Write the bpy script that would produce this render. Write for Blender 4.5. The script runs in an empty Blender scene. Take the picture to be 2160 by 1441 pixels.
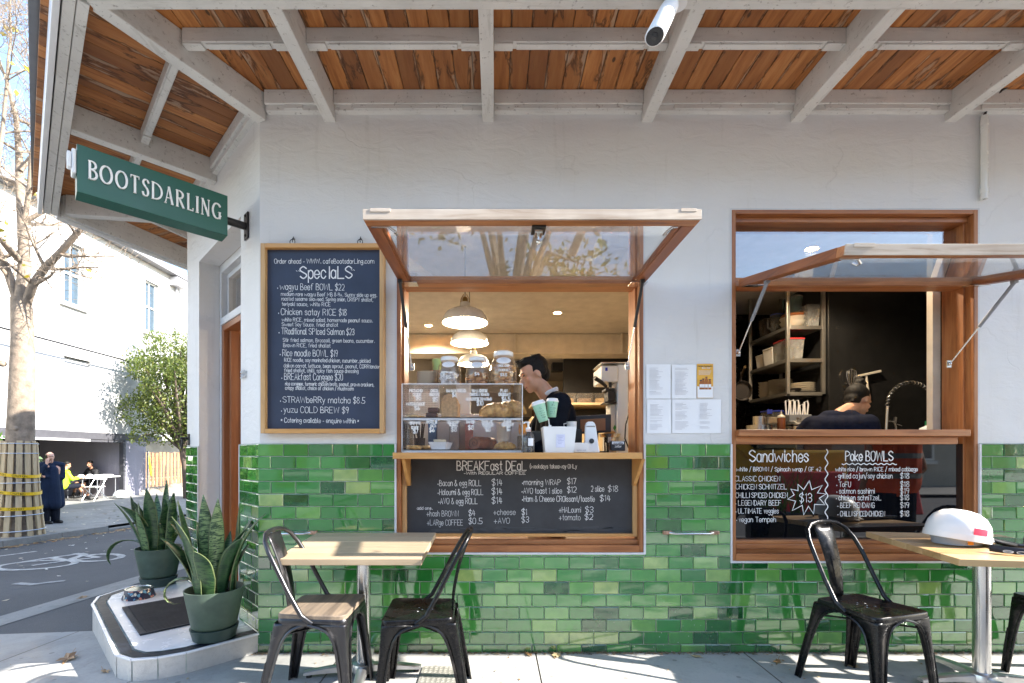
import bpy, bmesh, math, random
from mathutils import Vector, Matrix, noise as mnoise
R = math.radians
random.seed(7)
scene = bpy.context.scene
COL = scene.collection
# ------------------------------------------------------------------ camera
F, D, VX, HY, EYE = 1000.0, 2.97, 1045.0, 960.0, 1.2325
cam = bpy.data.cameras.new('camera')
cam.lens = 36.0 * F / 2160.0
cam.sensor_width = 36.0
cam.shift_x = (1080 - VX) / 2160.0
cam.shift_y = (HY - 720.5) / 2160.0
cam.clip_start, cam.clip_end = 0.05, 2000
camo = bpy.data.objects.new('camera', cam)
COL.objects.link(camo)
camo.location = (0, -D, EYE)
camo.rotation_euler = (R(90), 0, 0)
scene.camera = camo
# ------------------------------------------------------------------ sky, sun, exposure
SUN = Vector((1.65, -0.27, 1.0)).normalized()          # towards the sun
sun_el = math.asin(SUN.z)
sun_az = math.atan2(SUN.x, SUN.y)
world = bpy.data.worlds.new('World')
scene.world = world
world.use_nodes = True
wn = world.node_tree
bg = wn.nodes['Background']
sky = wn.nodes.new('ShaderNodeTexSky')
sky.sky_type = 'NISHITA'
sky.sun_disc = False
sky.sun_elevation = sun_el
sky.sun_rotation = sun_az
sky.air_density, sky.dust_density, sky.ozone_density = 1.0, 0.6, 1.2
wn.links.new(sky.outputs[0], bg.inputs[0])
bg.inputs[1].default_value = 0.15
sl = bpy.data.lights.new('sun', 'SUN')
sl.energy, sl.angle, sl.color = 4.8, R(0.5), (1.0, 0.94, 0.85)
so = bpy.data.objects.new('sun', sl)
COL.objects.link(so)
so.rotation_euler = (-SUN).to_track_quat('-Z', 'Y').to_euler()
scene.view_settings.view_transform = 'Standard'
scene.view_settings.look = 'None'
scene.view_settings.exposure = 2.12
scene.view_settings.gamma = 1.0
scene.cycles.max_bounces = 10
scene.cycles.transparent_max_bounces = 24
scene.cycles.caustics_reflective = False
scene.cycles.caustics_refractive = False
scene.cycles.sample_clamp_indirect = 6
scene.cycles.use_denoising = True

# ------------------------------------------------------------------ measuring: a photo pixel at a known distance -> metres
def P(px, py, d):
    return Vector(((px - VX) / F * d, d - D, EYE + (HY - py) / F * d))
def WX(px): return (px - VX) / F * D
def WZ(py): return EYE + (HY - py) / F * D

# ------------------------------------------------------------------ mesh helper
class MB:
    def __init__(s):
        s.v, s.f, s.r, s.m = [], [], [], []
        s.M = None; s.mi = 0; s.rn = None
    def add(s, vs, fs, rn=None, mi=None):
        b = len(s.v)
        if s.M is not None: vs = [s.M @ Vector(v) for v in vs]
        s.v += [tuple(v) for v in vs]
        rr = rn if rn is not None else (s.rn if s.rn is not None else 0.5)
        for f in fs:
            s.f.append(tuple(b + i for i in f)); s.r.append(rr); s.m.append(s.mi if mi is None else mi)
        return b
    def box(s, x0, x1, y0, y1, z0, z1, rn=None, mi=None):
        if x0 > x1: x0, x1 = x1, x0
        if y0 > y1: y0, y1 = y1, y0
        if z0 > z1: z0, z1 = z1, z0
        vs = [(x0,y0,z0),(x1,y0,z0),(x1,y1,z0),(x0,y1,z0),(x0,y0,z1),(x1,y0,z1),(x1,y1,z1),(x0,y1,z1)]
        s.add(vs, [(0,3,2,1),(4,5,6,7),(0,1,5,4),(1,2,6,5),(2,3,7,6),(3,0,4,7)], rn, mi)
    def bar(s, a, b, w, h, up=(0,0,1), rn=None, mi=None):
        a, b = Vector(a), Vector(b)
        t = (b - a).normalized(); up = Vector(up)
        sd = t.cross(up)
        if sd.length < 1e-5: sd = t.cross(Vector((1,0,0)))
        sd.normalize(); u = sd.cross(t).normalized()
        q = [sd*(-w/2)+u*(-h/2), sd*(w/2)+u*(-h/2), sd*(w/2)+u*(h/2), sd*(-w/2)+u*(h/2)]
        s.add([a+k for k in q]+[b+k for k in q], [(3,2,1,0),(4,5,6,7),(0,1,5,4),(1,2,6,5),(2,3,7,6),(3,0,4,7)], rn, mi)
    def tube(s, pts, r, n=8, closed=False, rn=None, mi=None, flat=1.0, upv=None):
        pts = [Vector(p) for p in pts]; k = len(pts)
        rs = r if isinstance(r, (list, tuple)) else [r]*k
        b = []; up = None; vs = []
        for i in range(k):
            if closed: t = pts[(i+1) % k] - pts[i-1]
            else: t = pts[min(i+1,k-1)] - pts[max(i-1,0)]
            if t.length < 1e-9: t = Vector((0,0,1))
            t.normalize()
            if up is None:
                up = Vector(upv) if upv else (Vector((0,0,1)) if abs(t.z) < .9 else Vector((1,0,0)))
            up = (up - t*up.dot(t))
            if up.length < 1e-6: up = t.orthogonal()
            up.normalize(); sd = t.cross(up)
            for j in range(n):
                a = 2*math.pi*j/n
                vs.append(pts[i] + sd*math.cos(a)*rs[i] + up*math.sin(a)*rs[i]*flat)
        fs = []
        for i in range(k if closed else k-1):
            for j in range(n):
                a0, a1 = i*n+j, i*n+(j+1) % n
                c = ((i+1) % k)*n
                fs.append((a0, a1, c+(j+1) % n, c+j))
        if not closed:
            fs.append(tuple(reversed(range(n)))); fs.append(tuple((k-1)*n+j for j in range(n)))
        s.add(vs, fs, rn, mi)
    def lathe(s, prof, c=(0,0,0), n=24, rn=None, mi=None, sx=1.0, sy=1.0, open=False):
        vs = []; fs = []; k = len(prof); c = Vector(c)
        for (r, z) in prof:
            for j in range(n):
                a = 2*math.pi*j/n
                vs.append(c + Vector((r*sx*math.cos(a), r*sy*math.sin(a), z)))
        for i in range(k-1):
            for j in range(n):
                fs.append((i*n+j, i*n+(j+1) % n, (i+1)*n+(j+1) % n, (i+1)*n+j))
        if prof[0][0] > 1e-6 and not open: fs.append(tuple(reversed(range(n))))
        if prof[-1][0] > 1e-6 and not open: fs.append(tuple((k-1)*n+j for j in range(n)))
        s.add(vs, fs, rn, mi)
    def prism(s, poly, h, axis='z', base=0.0, rn=None, mi=None):
        """poly of 2-D points, extruded along axis from base to base+h"""
        n = len(poly)
        def w(p, t):
            return {'z': (p[0],p[1],t), 'y': (p[0],t,p[1]), 'x': (t,p[0],p[1])}[axis]
        vs = [w(p, base) for p in poly]+[w(p, base+h) for p in poly]
        fs = [tuple(reversed(range(n))), tuple(range(n, 2*n))]+[(i,(i+1) % n,n+(i+1) % n,n+i) for i in range(n)]
        s.add(vs, fs, rn, mi)
    def ball(s, c, r, n=12, m=8, rn=None, mi=None, rot=None):
        if not isinstance(r, (list, tuple)): r = (r,r,r)
        c = Vector(c); vs = []; fs = []
        def w(v):
            v = Vector((v[0]*r[0], v[1]*r[1], v[2]*r[2]))
            return c + (rot @ v if rot is not None else v)
        vs.append(w((0,0,-1)))
        for i in range(1, m):
            p = math.pi*i/m - math.pi/2
            for j in range(n):
                a = 2*math.pi*j/n
                vs.append(w((math.cos(p)*math.cos(a), math.cos(p)*math.sin(a), math.sin(p))))
        vs.append(w((0,0,1)))
        for j in range(n): fs.append((0, 1+(j+1) % n, 1+j))
        for i in range(m-2):
            for j in range(n):
                a = 1+i*n
                fs.append((a+j, a+(j+1) % n, a+n+(j+1) % n, a+n+j))
        t = len(vs)-1; a = 1+(m-2)*n
        for j in range(n): fs.append((a+j, a+(j+1) % n, t))
        s.add(vs, fs, rn, mi)
    def cap(s, a, b, ra, rb, n=10):
        """tapered capsule"""
        a, b = Vector(a), Vector(b); t = b-a; L = t.length
        if L < 1e-6: s.ball(a, ra); return
        t.normalize(); pts = []; rs = []
        for k in range(5):
            q = math.pi/2*(k/4); pts.append(a - t*ra*math.cos(q)); rs.append(max(ra*math.sin(q), ra*.02))
        for k in range(5):
            q = math.pi/2*(k/4); pts.append(b + t*rb*math.sin(q)); rs.append(max(rb*math.cos(q), rb*.02))
        s.tube(pts, rs, n)
    def quad(s, a, b, c, d, rn=None, mi=None): s.add([a,b,c,d], [(0,1,2,3)], rn, mi)

OFF = {}
def pieces(mb):
    """split a mesh helper into sets of loose islands whose boxes touch"""
    n = len(mb.v); up = list(range(n))
    def find(i):
        while up[i] != i: up[i] = up[up[i]]; i = up[i]
        return i
    for f in mb.f:
        r = find(f[0])
        for i in f[1:]: up[find(i)] = r
    isl = {}
    for i in range(n): isl.setdefault(find(i), []).append(i)
    bx = [[k, [min(mb.v[i][a] for i in v)-.004 for a in range(3)], [max(mb.v[i][a] for i in v)+.004 for a in range(3)]] for k, v in isl.items()]
    gi = {b[0]: b[0] for b in bx}
    for i in range(len(bx)):
        for j in range(i):
            if all(bx[i][1][a] <= bx[j][2][a] and bx[j][1][a] <= bx[i][2][a] for a in range(3)):
                p, q = gi[bx[i][0]], gi[bx[j][0]]
                for k in gi:
                    if gi[k] == p: gi[k] = q
    out = {}
    for fi, f in enumerate(mb.f):
        g = gi[find(f[0])]; m, mp = out.setdefault(g, (MB(), {}))
        for i in f:
            if i not in mp: mp[i] = len(m.v); m.v.append(mb.v[i])
        m.f.append(tuple(mp[i] for i in f)); m.r.append(mb.r[fi]); m.m.append(mb.m[fi])
    return [m for m, _ in sorted(out.values(), key=lambda t: -len(t[0].v))]
def build(name, mb, mats, parent=None, bevel=0, smooth=None, seg=2, loc=None, solid=0, weld=False, split=None):
    if split:
        ps = pieces(mb); o = build(name, ps[0], mats, parent, bevel, smooth, seg, loc, solid, weld)
        for m in ps[1:]:
            if split == name: build(name, m, mats, parent, bevel, smooth, seg, loc, solid, weld)
            else: build(split, m, mats, o, bevel, smooth, seg, (0,0,0), solid, weld)
        return o
    me = bpy.data.meshes.new(name)
    me.from_pydata(mb.v, [], mb.f)
    if not isinstance(mats, (list, tuple)): mats = [mats]
    for m in mats: me.materials.append(m)
    if len(mats) > 1: me.polygons.foreach_set('material_index', mb.m)
    at = me.attributes.new('rnd', 'FLOAT', 'FACE')
    at.data.foreach_set('value', mb.r)
    if weld:
        bm = bmesh.new(); bm.from_mesh(me); bmesh.ops.remove_doubles(bm, verts=bm.verts, dist=1e-5)
        bmesh.ops.recalc_face_normals(bm, faces=bm.faces); bm.to_mesh(me); bm.free()
    me.update()
    if smooth is not None:
        me.polygons.foreach_set('use_smooth', [True]*len(me.polygons))
        me.set_sharp_from_angle(angle=R(smooth))
    o = bpy.data.objects.new(name, me); COL.objects.link(o)
    if solid:
        md = o.modifiers.new('solid', 'SOLIDIFY'); md.thickness = solid; md.offset = 0
    if bevel:
        md = o.modifiers.new('bevel', 'BEVEL'); md.width = bevel; md.segments = seg
        md.limit_method = 'ANGLE'; md.angle_limit = R(40); md.harden_normals = False
    if parent is not None:
        o.parent = parent
        if loc is not None: o.location = loc
        else: o.location = -OFF.get(parent, Vector((0,0,0)))
    elif loc is not None: o.location = loc
    return o

def tag(o, label, cat, group=None, kind=None):
    o['label'] = label; o['category'] = cat
    if group: o['group'] = group
    if kind: o['kind'] = kind
    return o
def struct(o, kind='structure'):
    o['kind'] = kind; return o
def thing(name, label, cat, loc=(0,0,0), group=None, rotz=0, local=False):
    """an Empty at the thing's base; parts are built in world metres unless local"""
    o = bpy.data.objects.new(name, None); COL.objects.link(o)
    o.empty_display_size = .05
    o.location = loc; o.rotation_euler = (0,0,rotz)
    tag(o, label, cat, group)
    OFF[o] = Vector((0,0,0)) if local else Vector(loc)
    return o
def dup(root, loc, rotz, label=None, group=None, rot=None):
    r = root.copy(); COL.objects.link(r); r.location = loc
    r.rotation_euler = rot if rot else (0,0,rotz)
    if label: r['label'] = label
    if group: r['group'] = group
    for ch in list(root.children):
        c = ch.copy(); COL.objects.link(c); c.parent = r
        for g in list(ch.children):
            e = g.copy(); COL.objects.link(e); e.parent = c
    return r

# ------------------------------------------------------------------ materials
def _new(name):
    m = bpy.data.materials.new(name); m.use_nodes = True
    nt = m.node_tree; return m, nt, nt.nodes['Principled BSDF']
def N(nt, t, **kw):
    n = nt.nodes.new(t)
    for k, v in kw.items():
        if k.startswith('i_'):
            n.inputs[k[2:].replace('_', ' ')].default_value = v
        else: setattr(n, k, v)
    return n
def L(nt, a, b): nt.links.new(a, b)
def coords(nt, scale=(1,1,1), kind='Object', off=None):
    tc = N(nt, 'ShaderNodeTexCoord'); mp = N(nt, 'ShaderNodeMapping')
    mp.inputs['Scale'].default_value = scale
    L(nt, tc.outputs[kind], mp.inputs['Vector']); return mp
def rnd(nt): return N(nt, 'ShaderNodeAttribute', attribute_name='rnd').outputs['Fac']
def ramp(nt, fac, stops):
    r = N(nt, 'ShaderNodeValToRGB'); e = r.color_ramp.elements
    while len(e) < len(stops): e.new(.5)
    for k, (p, c) in enumerate(stops):
        e[k].position = p; e[k].color = (*c, 1) if len(c) == 3 else c
    L(nt, fac, r.inputs['Fac']); return r.outputs['Color']
def mix(nt, fac, a, b, mode='MIX'):
    m = N(nt, 'ShaderNodeMix', data_type='RGBA', blend_type=mode)
    for s, v in ((0, fac), (6, a), (7, b)):
        if hasattr(v, 'links') or hasattr(v, 'is_output'): L(nt, v, m.inputs[s])
        elif s == 0: m.inputs[0].default_value = v
        else: m.inputs[s].default_value = (*v, 1)
    return m.outputs[2]
def mth(nt, op, a, b=0.0, clamp=False):
    m = N(nt, 'ShaderNodeMath', operation=op, use_clamp=clamp)
    for k, v in ((0, a), (1, b)):
        if hasattr(v, 'is_output'): L(nt, v, m.inputs[k])
        else: m.inputs[k].default_value = v
    return m.outputs[0]
def noise(nt, vec, scale, detail=4, rough=.55, dist=0):
    n = N(nt, 'ShaderNodeTexNoise'); n.inputs['Scale'].default_value = scale
    n.inputs['Detail'].default_value = detail; n.inputs['Roughness'].default_value = rough
    n.inputs['Distortion'].default_value = dist
    L(nt, vec, n.inputs['Vector']); return n.outputs['Fac']
def bump(nt, bs, h, strength=.3, dist=.01):
    b = N(nt, 'ShaderNodeBump'); b.inputs['Strength'].default_value = strength
    b.inputs['Distance'].default_value = dist
    L(nt, h, b.inputs['Height']); L(nt, b.outputs[0], bs.inputs['Normal']); return b
def hsv(c, k): return tuple(min(1, max(0, x*k)) for x in c)

def pm(name, col, rough=.5, metal=0.0, var=.12, scale=6, bmp=0.0, bscale=80, bdist=.004, spec=.5, rvar=.1, coat=0.0, tint=None):
    m, nt, b = _new(name)
    mp = coords(nt)
    f = noise(nt, mp.outputs[0], scale, 5, .6)
    c = ramp(nt, f, [(.3, hsv(col, 1-var)), (.7, tint if tint else hsv(col, 1+var))])
    L(nt, c, b.inputs['Base Color'])
    f2 = noise(nt, mp.outputs[0], scale*2.7, 3, .6)
    L(nt, mth(nt, 'ADD', mth(nt, 'MULTIPLY', f2, rvar*2), rough-rvar, True), b.inputs['Roughness'])
    b.inputs['Metallic'].default_value = metal
    b.inputs['Specular IOR Level'].default_value = spec
    if coat: b.inputs['Coat Weight'].default_value = coat; b.inputs['Coat Roughness'].default_value = .08
    if bmp: bump(nt, b, noise(nt, mp.outputs[0], bscale, 5, .6), bmp, bdist)
    return m

def wood(name, dark, mid, light, axis='x', scale=9.0, rough=.5, stain=.4, bmp=.25, board=False):
    """grain stretched along axis"""
    m, nt, b = _new(name)
    st = {'x': (.07,1,1), 'y': (1,.07,1), 'z': (1,1,.07)}[axis]
    tc = N(nt, 'ShaderNodeTexCoord')
    add = N(nt, 'ShaderNodeVectorMath', operation='ADD')
    comb = N(nt, 'ShaderNodeCombineXYZ')
    rr = rnd(nt)
    for k in range(3): L(nt, mth(nt, 'MULTIPLY', rr, 13.7+k*5.1), comb.inputs[k])
    L(nt, tc.outputs['Object'], add.inputs[0]); L(nt, comb.outputs[0], add.inputs[1])
    mp = N(nt, 'ShaderNodeMapping'); mp.inputs['Scale'].default_value = st
    L(nt, add.outputs[0], mp.inputs['Vector'])
    g = noise(nt, mp.outputs[0], scale*4, 6, .62, .6)
    g2 = noise(nt, mp.outputs[0], scale*14, 3, .5)
    c = ramp(nt, g, [(.28, dark), (.48, mid), (.72, light)])
    c = mix(nt, mth(nt, 'MULTIPLY', g2, .35), c, hsv(dark, .8))
    big = noise(nt, add.outputs[0], 2.3, 4, .6)
    c = mix(nt, mth(nt, 'MULTIPLY', ramp(nt, big, [(.42,(0,0,0)), (.7,(1,1,1))]), stain), c, hsv(dark, .7))
    if board:
        c = mix(nt, mth(nt, 'SUBTRACT', mth(nt, 'MULTIPLY', rr, .9), .1, True), c, light)
    L(nt, c, b.inputs['Base Color'])
    L(nt, mth(nt, 'ADD', mth(nt, 'MULTIPLY', g, .3), rough-.15), b.inputs['Roughness'])
    if bmp: bump(nt, b, g, bmp, .002)
    return m

def glass(name, tint=(1,1,1), refl=1.0, rough=0.0, ior=1.45, dirt=0.0):
    m, nt, b = _new(name)
    out = nt.nodes['Material Output']; nt.nodes.remove(b)
    tr = N(nt, 'ShaderNodeBsdfTransparent'); tr.inputs[0].default_value = (*tint, 1)
    gl = N(nt, 'ShaderNodeBsdfGlossy'); gl.inputs['Roughness'].default_value = rough
    lw = N(nt, 'ShaderNodeLayerWeight'); f0 = ((ior-1)/(ior+1))**2
    fac = mth(nt, 'ADD', mth(nt, 'MULTIPLY', mth(nt, 'POWER', lw.outputs['Facing'], 5.0), 1-f0), f0)
    mx = N(nt, 'ShaderNodeMixShader')
    L(nt, mth(nt, 'MULTIPLY', fac, refl, True), mx.inputs[0])
    L(nt, tr.outputs[0], mx.inputs[1]); L(nt, gl.outputs[0], mx.inputs[2])
    res = mx.outputs[0]
    if dirt:
        df = N(nt, 'ShaderNodeBsdfDiffuse'); df.inputs[0].default_value = (.8,.8,.8,1)
        tl = N(nt, 'ShaderNodeBsdfTranslucent'); tl.inputs[0].default_value = (.8,.8,.8,1)
        ad = N(nt, 'ShaderNodeMixShader'); ad.inputs[0].default_value = .5
        L(nt, df.outputs[0], ad.inputs[1]); L(nt, tl.outputs[0], ad.inputs[2])
        mp = coords(nt); f = noise(nt, mp.outputs[0], 7, 5, .65)
        m2 = N(nt, 'ShaderNodeMixShader')
        L(nt, mth(nt, 'MULTIPLY', ramp(nt, f, [(.35,(.3,.3,.3)), (.75,(1,1,1))]), dirt), m2.inputs[0])
        L(nt, res, m2.inputs[1]); L(nt, ad.outputs[0], m2.inputs[2]); res = m2.outputs[0]
    L(nt, res, out.inputs[0]); return m
def glow(name, col, strength):
    m, nt, b = _new(name)
    b.inputs['Base Color'].default_value = (*col, 1)
    b.inputs['Emission Color'].default_value = (*col, 1); b.inputs['Emission Strength'].default_value = strength
    return m
# ------------------------------------------------------------------ hand lettering: a single-stroke alphabet (x 0-6, y 0-9; baseline 2, x-height 6, capitals 8)
G = {
'A':'02 28 42|14 34','B':'02 08|~08 28 37 36 25 05|~05 25 44 43 32 02','C':'~47 38 18 06 04 12 32 43','D':'02 08|~08 28 46 44 22 02',
'E':'48 08 02 42|05 35','F':'48 08 02|05 35','G':'~47 38 18 06 04 12 32 43 45|45 25','H':'02 08|42 48|05 45','I':'12 18','J':'~38 34 22 12 03',
'K':'02 08|48 05 42','L':'08 02 42','M':'02 08 34 68 62','N':'02 08 42 48','O':'~28 07 04 12 32 44 47 28','P':'02 08|~08 28 47 46 25 05',
'Q':'~28 07 04 12 32 44 47 28|34 51','R':'02 08|~08 28 47 46 25 05|25 42','S':'~47 28 07 06 25 44 43 22 03','T':'08 48|28 22',
'U':'~08 04 12 32 44 48','V':'08 22 48','W':'08 12 37 52 68','X':'08 42|48 02','Y':'08 25 48|25 22','Z':'08 48 02 42',
'a':'~35 26 16 05 03 12 22 33|36 32','b':'08 02|~05 16 26 35 33 22 12 03','c':'~35 26 16 05 03 12 22 33','d':'38 32|~35 26 16 05 03 12 22 33',
'e':'~04 34 35 26 16 05 03 12 22 33','f':'~38 28 17 12|06 26','g':'~35 26 16 05 04 13 23 34|~36 31 20 10 01','h':'08 02|~04 16 26 35 32',
'i':'06 02|08 07','j':'~26 21 10 00|28 27','k':'08 02|36 04 32','l':'~08 03 12','m':'06 02|~04 16 26 35 32|~34 46 56 65 62','n':'06 02|~04 16 26 35 32',
'o':'~16 05 03 12 22 33 35 26 16','p':'06 00|~05 16 26 35 33 22 12 03','q':'36 30 41|~35 26 16 05 03 12 22 33','r':'06 02|~04 15 26',
's':'~35 26 16 05 24 33 22 12 03','t':'~18 13 22|06 26','u':'~06 03 12 22 33|36 32','v':'06 12 26','w':'06 12 35 52 66','x':'06 32|36 02',
'y':'06 13 24|~36 24 11 00','z':'06 36 02 32',
'0':'~18 07 03 12 22 33 37 28 18','1':'07 18 12','2':'~07 18 28 37 35 02|02 32','3':'~07 18 28 37 36 25 15|~25 34 33 22 12 03','4':'18 04 34|27 22',
'5':'38 08 05|~05 25 34 33 22 02','6':'~28 16 04 03 12 22 33 34 25 14','7':'08 38 12','8':'~25 16 07 18 28 37 26 15 04 03 12 22 33 34 25','9':'~36 25 15 06 07 18 28 37 36 22',
'$':'~37 28 18 07 06 25 34 33 22 12 03|29 11','.':'12 13','_':'','-':'04 24','/':'01 39','+':'04 44|26 22','&':'~42 17 18 28 27 04 03 12 22 44',
'(':'~29 16 14 21','#':'~09 26 24 01','"':'08 17|28 37','*':'04 26|24 06|15 16','!':'13 18|12 12',',':'12 01',"'":'18 07','^':'14 15',':':'13 13'}
def _smooth(p, n=4):
    out = []
    for i in range(len(p)-1):
        a, b, c, d = p[max(i-1,0)], p[i], p[i+1], p[min(i+2,len(p)-1)]
        for k in range(n):
            t = k/n
            out.append(tuple(.5*((2*b[j])+(-a[j]+c[j])*t+(2*a[j]-5*b[j]+4*c[j]-d[j])*t*t+(-a[j]+3*b[j]-3*c[j]+d[j])*t**3) for j in range(2)))
    out.append(p[-1]); return out
def text_strokes(txt):
    x = 0.0; out = []
    for ch in txt:
        if ch == ' ': x += 2.6; continue
        g = G.get(ch, ''); w = 0
        for st in g.split('|'):
            if not st: continue
            sm = st[0] == '~'
            pts = [(int(q[0]), int(q[1])) for q in st.lstrip('~').split()]
            w = max([w]+[q[0] for q in pts])
            if sm: pts = _smooth(pts)
            j = [(random.uniform(-.12,.12), random.uniform(-.12,.12))]*len(pts)
            out.append([(x+q[0]+k[0], q[1]+k[1]) for q, k in zip(pts, j)])
        x += w+1.35
    return out, max(x-1.35, .1)
_lay = [0]
def ribbon(mb, pts, w, fn):
    """flat mitred strip; fn maps (u, v, lift) to a point in the world"""
    q = [Vector(p) for p in pts]
    k = [q[0]]
    for p in q[1:]:
        if (p-k[-1]).length > 1e-5: k.append(p)
    if len(k) == 1: k.append(k[0]+Vector((w*.6,w*.6)))
    a = (k[0]-k[1]).normalized(); k[0] = k[0]+a*w*.4
    a = (k[-1]-k[-2]).normalized(); k[-1] = k[-1]+a*w*.4
    w *= random.uniform(.88,1.2)
    _lay[0] = (_lay[0]+1) % 6; lift = _lay[0]*.00006
    vs = []
    for i in range(len(k)):
        t1 = (k[i]-k[i-1]).normalized() if i else (k[1]-k[0]).normalized()
        t2 = (k[i+1]-k[i]).normalized() if i < len(k)-1 else t1
        n1, n2 = Vector((-t1.y,t1.x)), Vector((-t2.y,t2.x))
        n = n1+n2
        n = n.normalized() if n.length > .2 else n1
        s = min(1.6, 1/max(.5, n.dot(n1)))
        vs += [fn(*(k[i]+n*w/2*s), lift), fn(*(k[i]-n*w/2*s), lift)]
    mb.add(vs, [(2*i,2*i+1,2*i+3,2*i+2) for i in range(len(k)-1)])
def write(mb, txt, u0, u1, v, h, w, fn, slope=0.0):
    """letters from u0 to u1, baseline v, capital height h, line width w"""
    st, W = text_strokes(txt)
    sx = (u1-u0)/W; sy = h/6.0
    for s in st:
        ribbon(mb, [(u0+p[0]*sx, v+(p[1]-2)*sy+slope*p[0]*sx) for p in s], w*(.62 if h > .04 else .50), fn)
def onwall(y):
    return lambda u, v, l: Vector((u, y-l, v))
def pxwrite(mb, txt, px0, px1, base, cap, wpx, d, dy=0.0, slope=0.0):
    """same, measured in photo pixels on an upright plane facing the street at distance d"""
    k = d/F
    write(mb, txt, (px0-VX)*k, (px1-VX)*k, EYE+(HY-base)*k, cap*k, wpx*k, onwall(d-D-dy), -slope)
def pxline(mb, pts, wpx, d, dy=0.0):
    k = d/F
    ribbon(mb, [((p[0]-VX)*k, EYE+(HY-p[1])*k) for p in pts], wpx*k, onwall(d-D-dy))

# ------------------------------------------------------------------ materials
def plaster(name, col, cracks=True):
    m, nt, b = _new(name)
    mp = coords(nt)
    f = noise(nt, mp.outputs[0], 1.3, 5, .6)
    c = ramp(nt, f, [(.3, hsv(col,.93)), (.7, col)])
    f3 = noise(nt, mp.outputs[0], 17, 5, .7)
    c = mix(nt, mth(nt,'MULTIPLY', ramp(nt, f3, [(.62,(0,0,0)),(.78,(1,1,1))]), .12), c, (.45,.43,.40))
    pt = noise(nt, mp.outputs[0], .55, 4, .65, .5); c = mix(nt, mth(nt,'MULTIPLY', ramp(nt, pt, [(.44,(0,0,0)),(.60,(1,1,1))]), .45), c, hsv((col[0]*1.0,col[1]*.965,col[2]*.90), .90))
    ms = coords(nt, (7,7,.5)); sk = noise(nt, ms.outputs[0], 2.2, 5, .6); c = mix(nt, mth(nt,'MULTIPLY', ramp(nt, sk, [(.60,(0,0,0)),(.78,(1,1,1))]), .30), c, (.42,.40,.36))
    L(nt, c, b.inputs['Base Color']); b.inputs['Roughness'].default_value = .6
    b.inputs['Specular IOR Level'].default_value = .3
    mpx = coords(nt, (1,1,2.2))
    h = mth(nt, 'ADD', mth(nt,'ADD', noise(nt, mpx.outputs[0], 6, 6, .62, .8), mth(nt,'MULTIPLY', noise(nt, mp.outputs[0], 2, 4, .6), 1.2)), mth(nt,'MULTIPLY', noise(nt, mp.outputs[0], 90, 3, .5), .10))
    if cracks:
        dist = N(nt,'ShaderNodeVectorMath', operation='ADD')
        nz = N(nt,'ShaderNodeTexNoise'); nz.inputs['Scale'].default_value = 3.0; nz.inputs['Detail'].default_value = 6
        L(nt, mp.outputs[0], nz.inputs['Vector'])
        sc = N(nt,'ShaderNodeVectorMath', operation='SCALE'); sc.inputs['Scale'].default_value = .5
        L(nt, nz.outputs['Color'], sc.inputs[0]); L(nt, mp.outputs[0], dist.inputs[0]); L(nt, sc.outputs[0], dist.inputs[1])
        vo = N(nt,'ShaderNodeTexVoronoi', feature='DISTANCE_TO_EDGE'); vo.inputs['Scale'].default_value = .8
        L(nt, dist.outputs[0], vo.inputs['Vector'])
        cr = ramp(nt, vo.outputs['Distance'], [(0,(0,0,0)),(.007,(1,1,1))])
        gate = ramp(nt, noise(nt, mp.outputs[0], 1.9, 2, .5), [(.50,(1,1,1)),(.6,(0,0,0))])
        cr = mix(nt, gate, cr, (1,1,1))
        h = mth(nt,'ADD', h, mth(nt,'MULTIPLY', cr, .22))
        c2 = mix(nt, mth(nt,'MULTIPLY', mth(nt,'SUBTRACT',1.0,cr), .10), c, (.25,.24,.22)); L(nt, c2, b.inputs['Base Color'])
    bump(nt, b, h, .42, .018)
    return m
def tile_mat(name):
    m, nt, b = _new(name)
    mp = coords(nt); rr = rnd(nt)
    base = ramp(nt, rr, [(0,(.006,.070,.018)), (.22,(.016,.15,.026)), (.45,(.036,.235,.040)), (.72,(.080,.30,.056)), (.88,(.17,.38,.085)), (1,(.34,.44,.14))])
    f = noise(nt, mp.outputs[0], 14, 4, .6)
    c = mix(nt, ramp(nt, f, [(.35,(0,0,0)),(.8,(.6,.6,.6))]), base, (.05,.20,.05))
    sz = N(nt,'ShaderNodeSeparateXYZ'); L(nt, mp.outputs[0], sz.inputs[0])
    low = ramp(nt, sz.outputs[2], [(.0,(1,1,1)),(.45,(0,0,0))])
    sp = N(nt,'ShaderNodeTexVoronoi'); sp.inputs['Scale'].default_value = 26; L(nt, mp.outputs[0], sp.inputs['Vector'])
    spk = mth(nt,'MULTIPLY', mth(nt,'MULTIPLY', ramp(nt, sp.outputs['Distance'], [(.07,(1,1,1)),(.10,(0,0,0))]), low), ramp(nt, noise(nt, mp.outputs[0], 1.5, 2, .5), [(.5,(0,0,0)),(.6,(1,1,1))]))
    c = mix(nt, spk, c, (.55,.58,.5))
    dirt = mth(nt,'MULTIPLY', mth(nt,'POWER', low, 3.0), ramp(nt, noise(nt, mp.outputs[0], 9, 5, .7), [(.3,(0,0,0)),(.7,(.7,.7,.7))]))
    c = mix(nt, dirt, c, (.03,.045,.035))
    L(nt, c, b.inputs['Base Color'])
    b.inputs['Roughness'].default_value = .07; b.inputs['Specular IOR Level'].default_value = .75
    b.inputs['Coat Weight'].default_value = 1; b.inputs['Coat Roughness'].default_value = .02; b.inputs['Coat IOR'].default_value = 1.75
    h = mth(nt,'ADD', noise(nt, mp.outputs[0], 22, 2, .5), mth(nt,'MULTIPLY', noise(nt, mp.outputs[0], 120, 2, .5), .12))
    bump(nt, b, h, .16, .006); return m
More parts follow.
